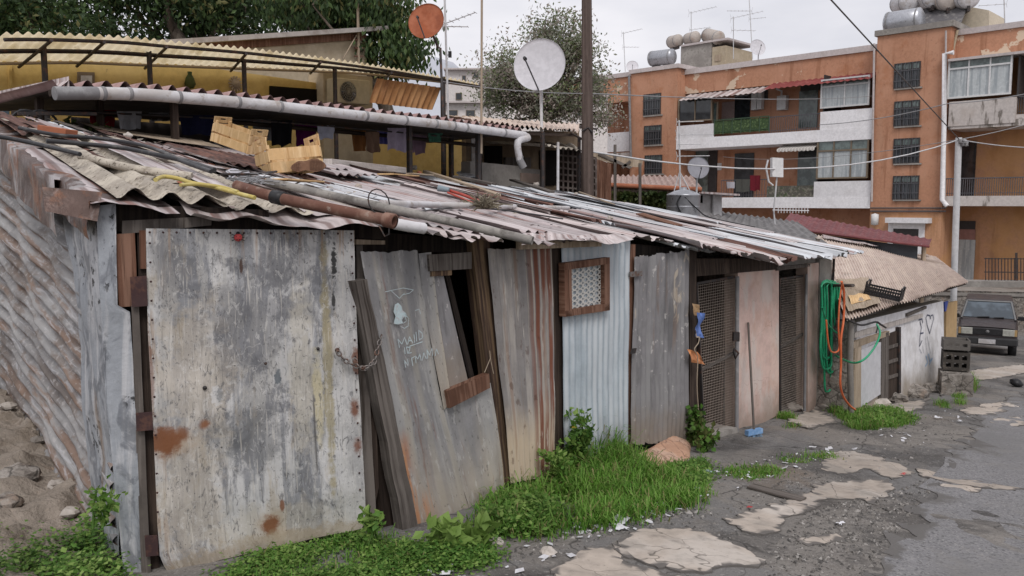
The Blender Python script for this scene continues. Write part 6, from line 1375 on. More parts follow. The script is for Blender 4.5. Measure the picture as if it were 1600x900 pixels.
m.grid(lambda u, v: a.lerp(b, u).lerp(d_.lerp(c_, u), v) + V((0, 0, .025 * math.cos(u * 30 * PI))), [i / 120 for i in range(121)], [0, .3, .6, 1], uvf=lambda u, v: (u * 3, v)); m.build('roof', mk('roof_tiles_pinkgrey', (.36, .26, .23), [('n', (.44, .35, .31), 4., .46, .62, .7), ('n', (.2, .11, .08), 9., .54, .68, .6)], rough=.95), hu)
m = MB(); m.tube([a - V((0, 0, .03)), b - V((0, 0, .03))], .05, 8); m.build('roof_edge', m_terr, hu)
m = MB(); m.slab(W_.at(955, 293), W_.at(1092, 298), W_.at(1092, 370), W_.at(955, 370), .1, W_.n); m.build('wall', m_wdark, hu)
m = MB(); rq_ = random.Random(4)
for k in range(900):
    p = W_.at(rq_.uniform(957, 1040), rq_.uniform(300, 330), rq_.uniform(.02, .18)); a_ = V((rq_.gauss(0, 1), rq_.gauss(0, 1), rq_.gauss(0, 1))).normalized() * .05; b_ = a_.cross(V((rq_.random(), rq_.random(), rq_.random()))).normalized() * .035; m.add([p - a_, p + b_, p + a_, p - b_], [(0, 1, 2, 3)])
tag(m.build('climbing_vine', m_vine), 'dark leafy vine covering the wall of the tiled hut', 'vine')
# grey water tank
tk = thing('water_tank', 'round grey galvanised water tank behind the far end of the tin roof', 'water tank', K(15.6).at(1067, 345)); c = K(15.6).at(1067, 350)
m = MB(); r = .31; h = (K(15.6).at(1067, 306).z - c.z); m.lathe(c, [(r, 0), (r, h), (r * 1.02, h + .01), (r * .98, h + .03), (r * .55, h + .09), (.06, h + .12), (.06, h + .16), (0, h + .16)], V((0, 0, 1)), 28); m.build('tank_body', m_steel, tk)
m = MB()
for f in (.3, .62): m.lathe(c + V((0, 0, h * f)), [(r, -.012), (r * 1.015, 0), (r, .012)], V((0, 0, 1)), 28)
m.build('tank_rib', m_steel, tk)
m = MB(); W_ = K(15.3); m.tube(smooth_path([W_.at(1064, 305), W_.at(1058, 318), W_.at(1066, 335), W_.at(1078, 345)], 5), .012, 6); m.tube(smooth_path([W_.at(1070, 308), W_.at(1090, 327), W_.at(1110, 340), W_.at(1180, 355)], 5), .012, 6); m.build('tank_hose', m_black, tk)
# aerial with side yagis next to the tank
W_ = K(15.9); t = aerial('tripod aerial rising beside the grey tank with several yagis', W_.at(1063, 312), W_.at(1061, 188), ((.98, .45, (.9, -.3, 0), 4), (.82, .6, (.95, -.1, .0), 6), (.70, .4, (.9, -.2, 0), 4), (.55, .55, (.95, -.2, .0), 9)), r=.016)
m = MB(); m.tube([W_.at(1062, 268), W_.at(1082, 306)], .010, 5); m.tube([W_.at(1062, 268), W_.at(1053, 300)], .010, 5); m.build('stay', m_polew, t)
c = K(16.4).at(1091, 262); dish('grey satellite dish in front of the lower balcony', c, .215, (.12, -1, .22), mk('dish_grey', (.27, .27, .30), rough=.6), None, stem=[c + V((0, .1, -.15)), c + V((0, .1, -.7))], lnb=(0, 0, -.05))
# white small hut with grey roof
wh = thing('small_hut', 'small white walled hut with a flat grey sheet roof by the grey tank', 'hut', K(18).at(1110, 350)); W_ = K(18)
m = MB(); m.slab(W_.at(1092, 302), W_.at(1128, 303), W_.at(1128, 372), W_.at(1092, 372), 1.2, W_.n); m.build('wall', m_white, wh)
m = MB(); m.slab(W_.at(1090, 299, .4), W_.at(1156, 303, .4), W_.at(1156, 306, .4), W_.at(1090, 302, .4), 2.2, W_.n); m.build('roof', m_roofM, wh)
m = MB(); m.tube([W_.at(1113, 303, .05), W_.at(1113, 345, .05)], .025, 6); m.build('post', m_pvcd, wh)
m = MB(); m.slab(W_.at(1094, 305, .02), W_.at(1098, 305, .02), W_.at(1098, 317, .02), W_.at(1094, 317, .02), .01, W_.n); m.build('slot', m_dark, wh)
# low grey roof and maroon roof
gr_ = thing('low_shed', 'low shed with a dull grey sheet roof behind the tin roof', 'shed', K(15).at(1160, 380)); A = [K(14.6).at(1075, 352), K(14.6).at(1300, 385), K(19).at(1245, 346), K(19).at(1120, 330)]
m = MB(); loft([A[3], A[0]], [A[2], A[1]], V((0, 0, 1)), pitch=.16, amp=.02, nv=5, mb=m, seed=3); m.build('roof_sheet', mk('roof_dull_grey', (.17, .165, .165), [('n', (.25, .24, .24), 1.5, .46, .62, .7), ('n', (.10, .09, .09), 4., .53, .68, .6)], rough=.9), gr_)
m = MB(); m.slab(A[0] - V((0, 0, .06)), A[1] - V((0, 0, .06)), V((A[1].x, A[1].y, -3.4)), V((A[0].x, A[0].y, -3.2)), .1, V((0, -1, 0))); m.build('wall', m_concw, gr_)
mr = thing('maroon_roofed_shed', 'shed with a dark maroon sloping sheet roof and grey blue side', 'shed', K(20.5).at(1330, 400))
A = [K(17).at(1256, 357), K(15.2).at(1457, 387), K(15.4).at(1452, 376), K(19.5).at(1222, 334)]
a, b, c_, d_ = K(20.2).at(1218, 354), K(19.6).at(1452, 384), K(21).at(1456, 374), K(23.5).at(1236, 333)
m = MB(); nn = 90; m.grid(lambda u, v: d_.lerp(c_, u).lerp(a.lerp(b, u), v) + V((0, 0, .015 * math.cos(u * 40 * PI))), [i / 200 for i in range(201)], [0, .5, 1], uvf=lambda u, v: (u * 4, v)); m.build('roof_sheet', m_maroon, mr)
m = MB(); m.tube([a + V((0, 0, -.02)), b + V((0, 0, -.02))], .035, 6); m.build('roof_edge', m_maroon, mr)
e0, e1 = a.lerp(b, .2), a.lerp(b, .96); e0 = e0 + V((0, .25, -.06)); e1 = e1 + V((0, .25, -.06)); m = MB(); m.slab(e0, e1, V((e1.x, e1.y, -3.9)), V((e0.x, e0.y, -3.9)), .1, V((0, -1, 0))); m.build('side_wall', mk('sheet_blue_grey', (.075, .085, .10), rough=.8), mr)
m = MB(); q = K(19.8).at(1447, 386); m.bar(V((q.x, q.y + .1, -3.9)), V((q.x, q.y + .1, q.z)), .08, .08); m.build('post', m_wpale, mr)
# white boiler on a pole with yagi in front of the lower balcony
W_ = K(17.6); bo = thing('pole_boiler', 'white metal box on a thin pole with yagi, before the lower balcony', 'box', W_.at(1212, 362))
m = MB(); m.slab(W_.at(1207, 246), W_.at(1224, 247), W_.at(1224, 277), W_.at(1207, 276), .16, W_.n); m.build('casing', m_frame, bo); m = MB(); m.tube([W_.at(1214, 276, -.08), W_.at(1209, 330, -.08), W_.at(1212, 362, -.08)], .018, 8); m.build('pole', m_polew, bo)
m = MB(); m.bar(W_.at(1207, 328), W_.at(1264, 329), .02, .02)
for k in range(11): q = W_.at(1216 + k * 4.6, 328.5); m.bar(q - V((0, 0, .06)), q + V((0, 0, .06)), .012, .012)
m.build('yagi', m_polew, bo); m = MB(); m.tube([W_.at(1200, 250), W_.at(1197, 262), W_.at(1201, 284), W_.at(1208, 290)], .02, 6); m.build('pipe', m_polew, bo)
# washing and oddments on the lower balcony of the block
for i, (a, b, c_, d_, colr, lab) in enumerate(((1135, 284, 1148, 294, (.5, .48, .52), 'small white cloth hung below the lower balcony door'), (1172, 274, 1188, 298, (.16, .02, .03), 'dark red cloth hung on the lower balcony rail'), (1150, 280, 1172, 300, (.10, .10, .09), 'dull dark cloth hung next to the red one on the far balcony'))):
    garment(lab, FB.shift(.05), a, b if False else c_, b, d_, colr, seed=40 + i)
# ---- distance
hb_ = bpy.data.objects.new
m = MB(); m.grid(lambda u, v: V((-900 + 2600 * u, 900 + 500 * v, -20 + (195 * math.exp(-((u - .30) / .05) ** 2) + 165 * math.exp(-((u - .43) / .022) ** 2) + 60 + 25 * noise.noise(V((u * 9, 0, 3))) + 10 * noise.noise(V((u * 30, v, 3)))) * math.sin(min(1, v * 1.0) * PI / 2))), [i / 90 for i in range(91)], [i / 6 for i in range(7)]); tag(m.build('hills', m_hillm, org=V((0, 0, 0))), kind='structure')
m_far = mk('plaster_far_hazed', (.66, .62, .60), [('n', (.70, .66, .64), .6, .46, .62, .7), ('n', (.58, .53, .51), 1.2, .54, .68, .5)], rough=.95)  # distance haze lightened into the plaster colour
def farhouse(label, depth, l, t, r, b, wins, mat=m_far, dep=6):
    W_ = K(depth); p = W_.at((l + r) / 2, b); t_ = thing('distant_house', label, 'house', V((p.x, p.y, -3.5)), 'houses beyond the yard'); m = MB(); q = [W_.at(l, t), W_.at(r, t)]
    lo = [V((v.x, v.y, -4.5)) for v in q]; bk = V((0, dep, 0)); m.hexa([lo[0], lo[1], lo[1] + bk, lo[0] + bk, q[0], q[1], q[1] + bk, q[0] + bk]); m.build('wall', mat, t_)
    m = MB(); m.slab(W_.at(l - 2, t - 2, .3), W_.at(r + 2, t - 2, .3), W_.at(r + 2, t + .5, .3), W_.at(l - 2, t + .5, .3), dep + .5, W_.n); m.build('roof', m_coping, t_)
    for (a, b_, c, d) in wins:
        f = wslab('window', m_framed, t_, W_, [(a, b_), (c, b_), (c, d), (a, d)], .08, .05); wslab('pane', m_gdark, f, W_, [(a + .8, b_ + .8), (c - .8, b_ + .8), (c - .8, d - .8), (a + .8, d - .8)], .02, .06)
farhouse('pale beige far house with a flat roof behind the thin masts', 48, 695, 108, 800, 200, ((738, 113, 748, 122), (722, 118, 728, 127), (712, 145, 722, 156), (760, 145, 770, 156), (735, 172, 745, 182)))
farhouse('low cream far house behind the large white dish', 42, 795, 150, 950, 230, ((812, 165, 824, 178), (850, 162, 866, 178), (900, 168, 910, 182)), dep=5)
farhouse('cream far wall house at the left of the tree', 38, 690, 160, 760, 230, ((700, 172, 715, 186), (728, 172, 742, 186)), dep=5)
# ------------------------------------------------------------------ whitewashed hut at the end
h0, h1 = gp2(1333, 645), gp2(1480, 600)
PH = Wall((h0.x, h0.y), (h1.x, h1.y))
ht = thing('whitewashed_hut', 'low whitewashed hut with a tan asbestos roof and doodles on its wall', 'hut', h0)
def hs(name, mat, q, th=.08, off=0., parent=ht): return wslab(name, mat, parent, PH, q, th, off)
q = [PH.at(a, b) for a, b in ((1333, 505), (1474, 470), (1476, 606), (1333, 655))]; m = MB(); m.slab(*q, .15, PH.n); m.build('front_wall', m_white, ht)
s_far = PH.sz(1474, 470)[0]; m = MB(); p0, p1 = PH.pt(s_far, 0, -.02), PH.pt(s_far, 0, -3.2)
m.slab(V((p0.x, p0.y, -1.66)), V((p1.x, p1.y, -1.2)), V((p1.x, p1.y, -3.6)), V((p0.x, p0.y, -3.6)), .15, PH.d); m.build('end_wall', m_white, ht)
s0 = PH.sz(1333, 505)[0]; m = MB(); p0, p1 = PH.pt(s0, 0, .0), PH.pt(s0, 0, -3.2)
m.slab(V((p0.x, p0.y, -1.45)), V((p1.x, p1.y, -.95)), V((p1.x, p1.y, -3.4)), V((p0.x, p0.y, -3.0)), .15, -PH.d); m.build('end_wall', m_rubble, ht)
dr = hs('door', mk('door_white_grey', (.50, .50, .52), [('n', (.38, .37, .38), (2., 2., 1.), .5, .65, .6)], rough=.7), [(1345, 548), (1378, 534), (1376, 616), (1345, 636)], .03, .035); hs('door_frame', m_wpale, [(1336, 540), (1346, 540), (1345, 645), (1334, 646)], .04, .045)
hs('door_frame', m_wgrey, [(1378, 528), (1385, 525), (1384, 628), (1377, 632)], .04, .045); hs('lintel', m_wpale, [(1334, 535), (1390, 517), (1390, 524), (1334, 545)], .05, .05); hs('lintel', m_wbeam, [(1336, 520), (1442, 490), (1442, 496), (1336, 528)], .04, .03)
d2 = hs('door', m_wdark, [(1388, 522), (1407, 515), (1407, 612), (1387, 624)], .02, .02); hs('door_frame', m_wgrey, [(1384, 520), (1389, 518), (1388, 627), (1383, 629)], .05, .05); hs('door_frame', m_iron, [(1405, 512), (1408, 511), (1408, 614), (1405, 615)], .05, .05)
for y in (540, 563, 587): hs('door_bar', m_wgrey, [(1388, y + 1), (1407, y - 5), (1407, y), (1388, y + 6)], .02, .035, d2)
hs('wall_stain_board', m_wgrey, [(1418, 490), (1448, 478), (1448, 482), (1418, 495)], .03, .03)
g = MB()
def hsg(w, *s):
    for q in s: stroke(g, PH, q, .008, w)
hsg(.018, [(1453, 521), (1449, 508), (1447, 497), (1449, 492), (1453, 493), (1454, 498), (1455, 493), (1458, 492), (1459, 498), (1456, 510), (1453, 521)])
hsg(.02, [(1438, 502), (1440, 512), (1438, 525), (1437, 541)], [(1438, 521), (1443, 520)], [(1437, 541), (1441, 532)], [(1436, 500), (1441, 498), (1442, 504)])
hsg(.009, [(1437, 545), (1440, 552)], [(1442, 540), (1443, 552)], [(1446, 528), (1450, 560)], [(1449, 526), (1454, 552)])
tag(g.build('wall_doodle', m_ink, ht), 'dark painted heart and scrawled strokes'); g = MB(); hsg(.03, [(1447, 556), (1450, 566), (1446, 572)], [(1451, 553), (1453, 564), (1457, 560)], [(1452, 570), (1456, 562)]); g.build('paint_smear', m_inkb, ht)
# roof
A0, A1 = PH.at(1322, 500, .22), PH.at(1513, 441, .22); B0, B1 = PH.at(1270, 366, -3.2), PH.at(1462, 401, -3.2)
Lh = (A1 - A0).length; m = MB(); nu = int(Lh / .10 * 8)
m.grid(lambda u, v: A0.lerp(A1, u).lerp(B0.lerp(B1, u), v) + V((0, 0, .013 * math.cos(2 * PI * u * Lh / .10) + .03 * noise.noise(V((u * 4, v * 3, 1))))) + PH.n * ((.05 * noise.noise(V((u * 8, 0, 2)))) if v == 0 else 0), [i / nu for i in range(nu + 1)], [i / 10 for i in range(11)], uvf=lambda u, v: (u * Lh, v * 3.5)); m.build('roof', m_huttile, ht)
m = MB(); m.grid(lambda u, v: A0.lerp(A1, u).lerp(B0.lerp(B1, u), v * .98 + .02) - V((0, 0, .05)), [0, .5, 1], [0, .5, 1]); m.build('ceiling_board', m_wdark, ht)
for (u0, u1, v0, v1, mt) in ((.02, .22, .02, .28, m_wpale), (.05, .17, .06, .12, m_crate), (.05, .6, .90, .97, m_roofP), (.55, .9, .88, .93, m_roofL)):
    m = MB(); f = lambda u, v: A0.lerp(A1, u).lerp(B0.lerp(B1, u), v) + V((0, 0, .05)); loft([f(u0, v1), f(u0, v0)], [f(u1, v1), f(u1, v0)], V((0, 0, 1)), nv=4, nu=10, dent=.03, seed=int(u0 * 90), jb=.03, mb=m); m.build('roof_patch', mt, ht)
# black crate on the hut roof
def hroof(u, v): return A0.lerp(A1, u).lerp(B0.lerp(B1, u), v)
ka = K(9.8).at(1349, 462); kb = K(10.3).at(1405, 474)
# find points on the roof under the crate
def onhr(px, py):
    n_ = (A1 - A0).cross(B0 - A0).normalized(); r = ray(px, py); return r * (A0.dot(n_) / r.dot(n_))
ka, kb = onhr(1348, 463), onhr(1404, 476); X = (kb - ka).normalized(); Yv = (hroof(.3, .6) - hroof(.3, .3)); Yv = (Yv - X * Yv.dot(X)).normalized(); Zv = X.cross(Yv)
kc = thing('plastic_crate', 'shallow black plastic fruit crate sitting on the tan hut roof', 'crate', ka); L, D, H = (kb - ka).length, .34, .12
def cP(x, y, z): return ka + X * x + Yv * y + Zv * (z + .035)
def cb(mb, x0, x1, y0, y1, z0, z1): mb.hexa([cP(x0, y0, z0), cP(x1, y0, z0), cP(x1, y1, z0), cP(x0, y1, z0), cP(x0, y0, z1), cP(x1, y0, z1), cP(x1, y1, z1), cP(x0, y1, z1)])
for y in (0, D - .012):
    m = MB(); cb(m, 0, L, y, y + .012, 0, .03); cb(m, 0, L, y, y + .012, .085, .11); cb(m, 0, L, y + .001, y + .011, .05, .06)
    n = 14
    for k in range(n + 1): x = (L - .012) * k / n; cb(m, x, x + .012, y + .0005, y + .0115, .03, .085)
    m.build('side_panel', m_black, kc)
for x in (0, L - .014):
    m = MB(); cb(m, x, x + .014, .0, D, 0, .115); cb(m, x - .001, x + .015, 0, .09, .115, .17); cb(m, x - .001, x + .015, D - .09, D, .115, .17); m.tube([cP(x + .007, .09, .16), cP(x + .007, D / 2, .185), cP(x + .007, D - .09, .16)], .009, 6); m.build('end_panel', m_black, kc)
m = MB()
for k in range(8): y = D * (k + .5) / 8; cb(m, .014, L - .014, y - .008, y + .008, .0, .008)
m.build('base_grid', m_black, kc)
# ------------------------------------------------------------------ hoses on the hook between shed and hut
hk = thing('hose_hook', 'wooden peg sticking out of the far pillar with hoses hung on it', 'peg', PB.at(1300, 447, .1)); m = MB(); m.tube([PB.at(1296, 446, .03), PB.at(1333, 446, .85)], .018, 8); m.build('peg', m_wgrey, hk); m = MB(); m.bar(PB.at(1303, 404, .04), PB.at(1300, 470, .05), .03, .04); m.build('bracket', m_iron, hk)
rh = random.Random(12); m = MB()
def loopc(l, r, t, b, off, jig=.0):
    pts = []
    for k in range(18):
        a = PI * k / 17; pts.append((l + (r - l) * (.5 - .5 * math.cos(a)), t + 6 - 8 * math.sin(a)))
    top_ = pts; bo_ = [(r + (l - r) * (.5 - .5 * math.cos(PI * k / 9)), b - 14 + 14 * math.sin(PI * k / 9)) for k in range(1, 9)]
    allp = top_[::3] + [(r + rh.uniform(-1.5, 1.5), t + (b - t) * f) for f in (.25, .5, .75)] + bo_[::2] + [(l + rh.uniform(-1.5, 1.5), t + (b - t) * f) for f in (.75, .5, .25)]
    return [PB.at(x, y, off) for x, y in allp]
for i in range(11):
    l = 1284 + rh.uniform(-1, 8); r_ = 1301 + rh.uniform(-6, 11); b = (578, 574, 570, 580, 566, 576, 572, 612, 560, 583, 577)[i]; P = loopc(l, r_, 441 + rh.uniform(-2, 3), b, .10 + .012 * i)
    m.tube(smooth_path(P + [P[0]], 4), .013, 7)
m.tube(smooth_path([PB.at(a, b, .3) for a, b in ((1285, 480), (1293, 505), (1306, 519), (1316, 521))], 5), .011, 7)
m.tube(smooth_path([PB.at(a, b, o) for a, b, o in ((1305, 555, .3), (1318, 562, .7), (1335, 567, .9), (1352, 560, 1.0), (1368, 540, 1.0), (1375, 520, 1.0), (1370, 507, .9))], 6), .011, 7)
tag(m.build('garden_hose', m_ghose), 'green garden hose coiled on the peg at the far pillar', 'hose')
m = MB(); m.tube(smooth_path([PB.at(a, b, .72) for a, b in ((1315, 440), (1319, 460), (1318, 500), (1314, 530), (1314, 570), (1313, 600), (1318, 620), (1328, 634), (1336, 640))], 6), .012, 7)
m.tube(smooth_path([PB.at(a, b, .70) for a, b in ((1316, 442), (1312, 470), (1310, 510), (1311, 545), (1300, 550), (1294, 535), (1291, 500))], 5), .009, 7)
tag(m.build('garden_hose', m_ohose), 'orange hose hanging from the peg down to the weeds', 'hose')
# rubble footing between shed and hut
m = MB(); q = [PB.at(a, b, -.05) for a, b in ((1286, 520), (1336, 515), (1336, 660), (1270, 665))]; loft([q[0], q[3]], [q[1], q[2]], PB.n, nv=14, nu=12, dent=.08, seed=5, ds=4, mb=m); tag(m.build('rubble_wall', m_rubble), 'crumbling rubble wall stub behind the hanging hoses', 'wall')
m = MB(); m.tube([PH.at(1330, 500, .15), PH.at(1328, 560, .12), PH.at(1330, 648, .1)], .035, 8); tag(m.build('corner_post', m_concw), 'round concrete post at the near corner of the white hut', 'post')
m = MB(); m.tube(smooth_path([PH.at(a, b, .2) for a, b in ((1322, 498), (1345, 508), (1368, 503), (1376, 507), (1384, 512))], 5), .012, 6); m.tube(smooth_path([PH.at(a, b, .2) for a, b in ((1370, 503), (1371, 512), (1369, 520))], 5), .009, 6); tag(m.build('black_cable', m_black), 'black cable bunched under the hut eave', 'cable')
# tan board and blue cloth beyond the hut, crates
bd = thing('tan_board', 'tall tan board standing at the far corner of the hut', 'board', PH.at(1486, 560, .1)); Wt = PH; m = MB(); m.slab(Wt.at(1479, 474, -.1), Wt.at(1496, 470, -.1), Wt.at(1494, 535, -.1), Wt.at(1478, 535, -.1), .03, PH.n); m.build('board', mk('board_tan', (.42, .29, .15), [('n', (.35, .23, .11), 3., .46, .62, .7)], rough=.8), bd)
m = MB(); m.slab(Wt.at(1476, 472, -.06), Wt.at(1482, 470, -.06), Wt.at(1479, 485, -.06), Wt.at(1477, 487, -.06), .02, PH.n); tag(m.build('blue_bag', mk('plastic_blue', (.05, .09, .36), rough=.5)), 'small blue plastic piece tucked at the top of the tan board', 'plastic')
def bottle_crate(label, px, py, w, h, mat, rows, off):
    a = PH.at(px, py, off); t_ = thing('bottle_crate', label, 'crate', a, 'crates stacked at the far end of the hut'); X = V((.93, -.36, 0)); Y = V((.36, .93, 0)); Z = V((0, 0, 1)); L, D = w, .32
    def P(x, y, z): return a + X * x + Y * y + Z * z
    def bx(m, x0, x1, y0, y1, z0, z1): m.hexa([P(x0, y0, z0), P(x1, y0, z0), P(x1, y1, z0), P(x0, y1, z0), P(x0, y0, z1), P(x1, y0, z1), P(x1, y1, z1), P(x0, y1, z1)])
    for y in (0, D - .015):
        m = MB(); n = 3
        for k in range(rows + 1): z = (h - .05) * k / rows; bx(m, 0, L, y, y + .015, z, z + .05)
        for k in range(n + 1): x = (L - .04) * k / n; bx(m, x, x + .04, y + .001, y + .014, .002, h - .002)
        m.build('side_panel', mat, t_)
    for x in (.001, L - .016): m = MB(); bx(m, x, x + .015, .016, D - .016, 0, h); m.build('end_panel', mat, t_)
    m = MB(); bx(m, .017, L - .017, .017, D - .017, .01, .02); m.build('base', mat, t_); return t_
m_cr1 = mk('crate_grey_brown', (.05, .044, .038), [('n', (.14, .12, .10), 9., .5, .65, .7)], rough=.8); m_cr2 = mk('crate_grey_pale', (.13, .12, .11), [('n', (.10, .09, .08), 6., .5, .65, .7)], rough=.8)
zc = gp2(1476, 606)
bc0 = bottle_crate('dark grey brown crate at the bottom of the stack by the hut', 1473, 578, .36, .28, m_cr1, 2, .25); bc1 = bottle_crate('paler grey crate on top of the dark one by the hut', 1474, 546, .36, .15, m_cr2, 1, .25)
m = MB()
bt_ = PH.at(1480, 545, .15)
for k, (dx, mt) in enumerate(((.07, 0), (.16, 1), (.25, 0))): m.lathe(bt_ + V((.93, -.36, 0)) * dx, [(.03, 0), (.034, .02), (.034, .10), (.012, .13), (.012, .16), (0, .16)], V((0, 0, 1)), 10, mi=mt)
tag(m.build('bottles', [mk('bottle_amber', (.16, .11, .05), rough=.3), mk('bottle_red', (.16, .02, .03), rough=.3)]), 'amber and red bottles standing in the paler crate', 'bottles')
# masonry base under the crates
m = MB(); a = PH.at(1472, 584, .3); X = V((.93, -.36, 0)); Y = V((.36, .93, 0)); b_ = a + X * .42
m.hexa([V((p.x, p.y, z)) for z in (-3.9, a.z - .005) for p in (a, b_, b_ + Y * .5, a + Y * .5)]); tag(m.build('crate_plinth', m_rubble), 'rough pale masonry block carrying the stacked crates', 'block')
# ------------------------------------------------------------------ pink wall oddments: broom, hanging rags
br = thing('broom', 'long handled broom with a blue brush head leaning on the pink wall', 'broom', gp2(1178, 680)); f_ = gp2(1178, 676, .06); f_ = PB.at(1178, 676, .26); tp = PB.at(1169, 504, .02)
m = MB(); m.tube([f_ + V((0, 0, .03)), tp], .012, 8); m.build('handle', m_wgrey, br)
m = MB(); u = (PB.d * .9 + V((.3, -.2, 0))).normalized(); m.box(f_ + V((0, 0, .01)), (.20, .05, .05), (u, u.cross(V((0, 0, 1))), V((0, 0, 1)))); m.build('brush_head', mk('broom_blue', (.16, .30, .52), [('n', (.30, .42, .58), 20., .5, .65, .6)], rough=.6), br)
m = MB()
for k in range(60): p = f_ + u * R.uniform(-.1, .1) + u.cross(V((0, 0, 1))) * R.uniform(-.022, .022); m.tube([p - V((0, 0, .012)), p + V((R.gauss(0, .012), R.gauss(0, .012), -.07))], .003, 4, False)
m.build('bristles', mk('bristle_blue', (.24, .36, .50), rough=.8), br)
def rag(label, name, pts, colr, cat, seed, dep=.12):
    m = MB(); P = [PB.at(a, b, dep) for a, b in pts]; loft([P[0], P[3]], [P[1], P[2]], PB.n, nv=10, nu=8, dent=.045, seed=seed, ds=7, mb=m); return tag(m.build(name, mk(name + str(seed), colr, [('n', tuple(min(1, x * 1.6) for x in colr), 12., .5, .6, .7), ('n', tuple(x * .4 for x in colr), 9., .55, .66, .6)], rough=.6)), label, cat, 'scraps tied to the dark post by the mesh gate')
rag('crumpled tan bag at the top of the dark post by the mesh gate', 'plastic_bag', [(1082, 474), (1093, 476), (1094, 494), (1084, 492)], (.34, .22, .12), 'bag', 3); rag('blue and white plastic packet tied below the tan bag', 'plastic_packet', [(1086, 488), (1097, 489), (1096, 528), (1088, 526)], (.10, .17, .42), 'packet', 4); rag('tan and white scrap hanging under the blue packet', 'plastic_scrap', [(1084, 514), (1091, 516), (1092, 528), (1086, 527)], (.30, .25, .20), 'scrap', 5); rag('orange and red plastic rag at the string end by the gate', 'plastic_rag', [(1078, 546), (1089, 550), (1104, 570), (1080, 566)], (.46, .19, .08), 'rag', 6)
m = MB(); m.tube(smooth_path([PB.at(a, b, .14) for a, b in ((1093, 526), (1091, 536), (1085, 546), (1090, 560), (1089, 600), (1091, 640))], 5), .005, 5); tag(m.build('string', m_wpale), 'pale string hanging from the scraps on the dark post', 'string')
# ------------------------------------------------------------------ parked car
cg = gp2(1541, 551); ct = thing('parked_car', 'old dark boxy hatchback parked nose toward the camera at the end of the lane', 'car', cg)
fd = V((-.50, -.866, 0)); sd_ = V((.866, -.50, 0)); sl = -.088
def cq(x, y, z): return cg + (sd_ * x + fd * (y - .9) + V((0, 0, z))) * .88      # x right (as seen), y forward, z up
m_car = mk('car_paint_dark', (.030, .024, .026), [('n', (.05, .042, .04), 4., .5, .65, .6)], rough=.35, spec=.5); m_carb = mk('car_hood_brownish', (.045, .034, .034), [('n', (.075, .06, .056), 3., .5, .65, .6)], rough=.4, spec=.5)
# body as cross sections along y : (y, half width, z low, z shoulder, z top, half top width)
secs = [(1.66, .66, .34, .62, .66, .63), (1.60, .71, .28, .74, .80, .66), (1.1, .735, .24, .80, .875, .68), (.62, .74, .22, .83, .92, .70), (.1, .745, .22, .86, .94, .71), (-.8, .745, .22, .87, .95, .71), (-1.55, .735, .24, .87, .95, .70), (-1.68, .70, .30, .80, .90, .66)]
m = MB(); rings = []
for (y, w, z0, zs, zt_, wt) in secs: rings.append([cq(-w * .92, y, z0), cq(-w, y, z0 + .12), cq(-w, y, zs), cq(-wt, y, zt_), cq(0, y, zt_ + .015), cq(wt, y, zt_), cq(w, y, zs), cq(w, y, z0 + .12), cq(w * .92, y, z0)])
vs = [p for r in rings for p in r]; fs = [(i * 9 + k, (i + 1) * 9 + k, (i + 1) * 9 + k + 1, i * 9 + k + 1) for i in range(len(rings) - 1) for k in range(8)] + [tuple(range(9)), tuple(range((len(rings) - 1) * 9, len(rings) * 9))[::-1]]
m.add(vs, fs); m.build('body', m_car, ct, bevel=.015)
# bonnet skin
m = MB(); m.grid(lambda u, v: cq(-.64 + 1.28 * u, 1.62 - 1.0 * v, .81 + .115 * v ** .8 + .018 * math.sin(u * PI) + .006), [i / 8 for i in range(9)], [i / 6 for i in range(7)]); m.build('bonnet', m_carb, ct)
# cabin frame + glass
bA = [cq(-.70, .66, .93), cq(.70, .66, .93), cq(.60, .16, 1.40), cq(-.60, .16, 1.40)]
bR = [cq(-.70, -1.6, .93), cq(.70, -1.6, .93), cq(.60, -1.42, 1.40), cq(-.60, -1.42, 1.40)]
m = MB(); m.hexa([bR[0], bR[1], bA[1], bA[0], bR[3], bR[2], bA[2], bA[3]]); m.build('cabin', m_car, ct)
m = MB(); r4 = [bA[3], bA[2], bR[2], bR[3]]; m.hexa([p + V((0, 0, .003)) for p in r4] + [p + V((0, 0, .05)) + (sum(r4, V()) / 4 - p) * .06 for p in r4]); m.build('car_roof', m_carb, ct, bevel=.01)
fn_ = (bA[1] - bA[0]).cross(bA[3] - bA[0]).normalized()
if fn_.dot(fd) < 0: fn_ = -fn_
def ws_(u, v, o=.012): return bA[0].lerp(bA[1], u).lerp(bA[3].lerp(bA[2], u), v) + fn_ * o
m = MB(); m.quad(ws_(.05, .93), ws_(.95, .93), ws_(.96, .08), ws_(.04, .08)); m.build('windscreen', glass('windscreen_glass', (.10, .125, .15), .08), ct)
m = MB(); 
for a, b in (((.02, .0), (.04, 1.)), ((.98, 0), (.96, 1.)), ((.03, .97), (.97, .97))): m.bar(ws_(*a, .02), ws_(*b, .02), .035, .02, fn_)
m.build('windscreen_trim', mk('trim_grey', (.20, .20, .20), rough=.5), ct)
m = MB(); m.bar(ws_(.30, .06, .03), ws_(.52, .10, .03), .02, .015, fn_); m.bar(ws_(.6, .06, .03), ws_(.78, .09, .03), .02, .015, fn_); m.build('wiper', m_black, ct)
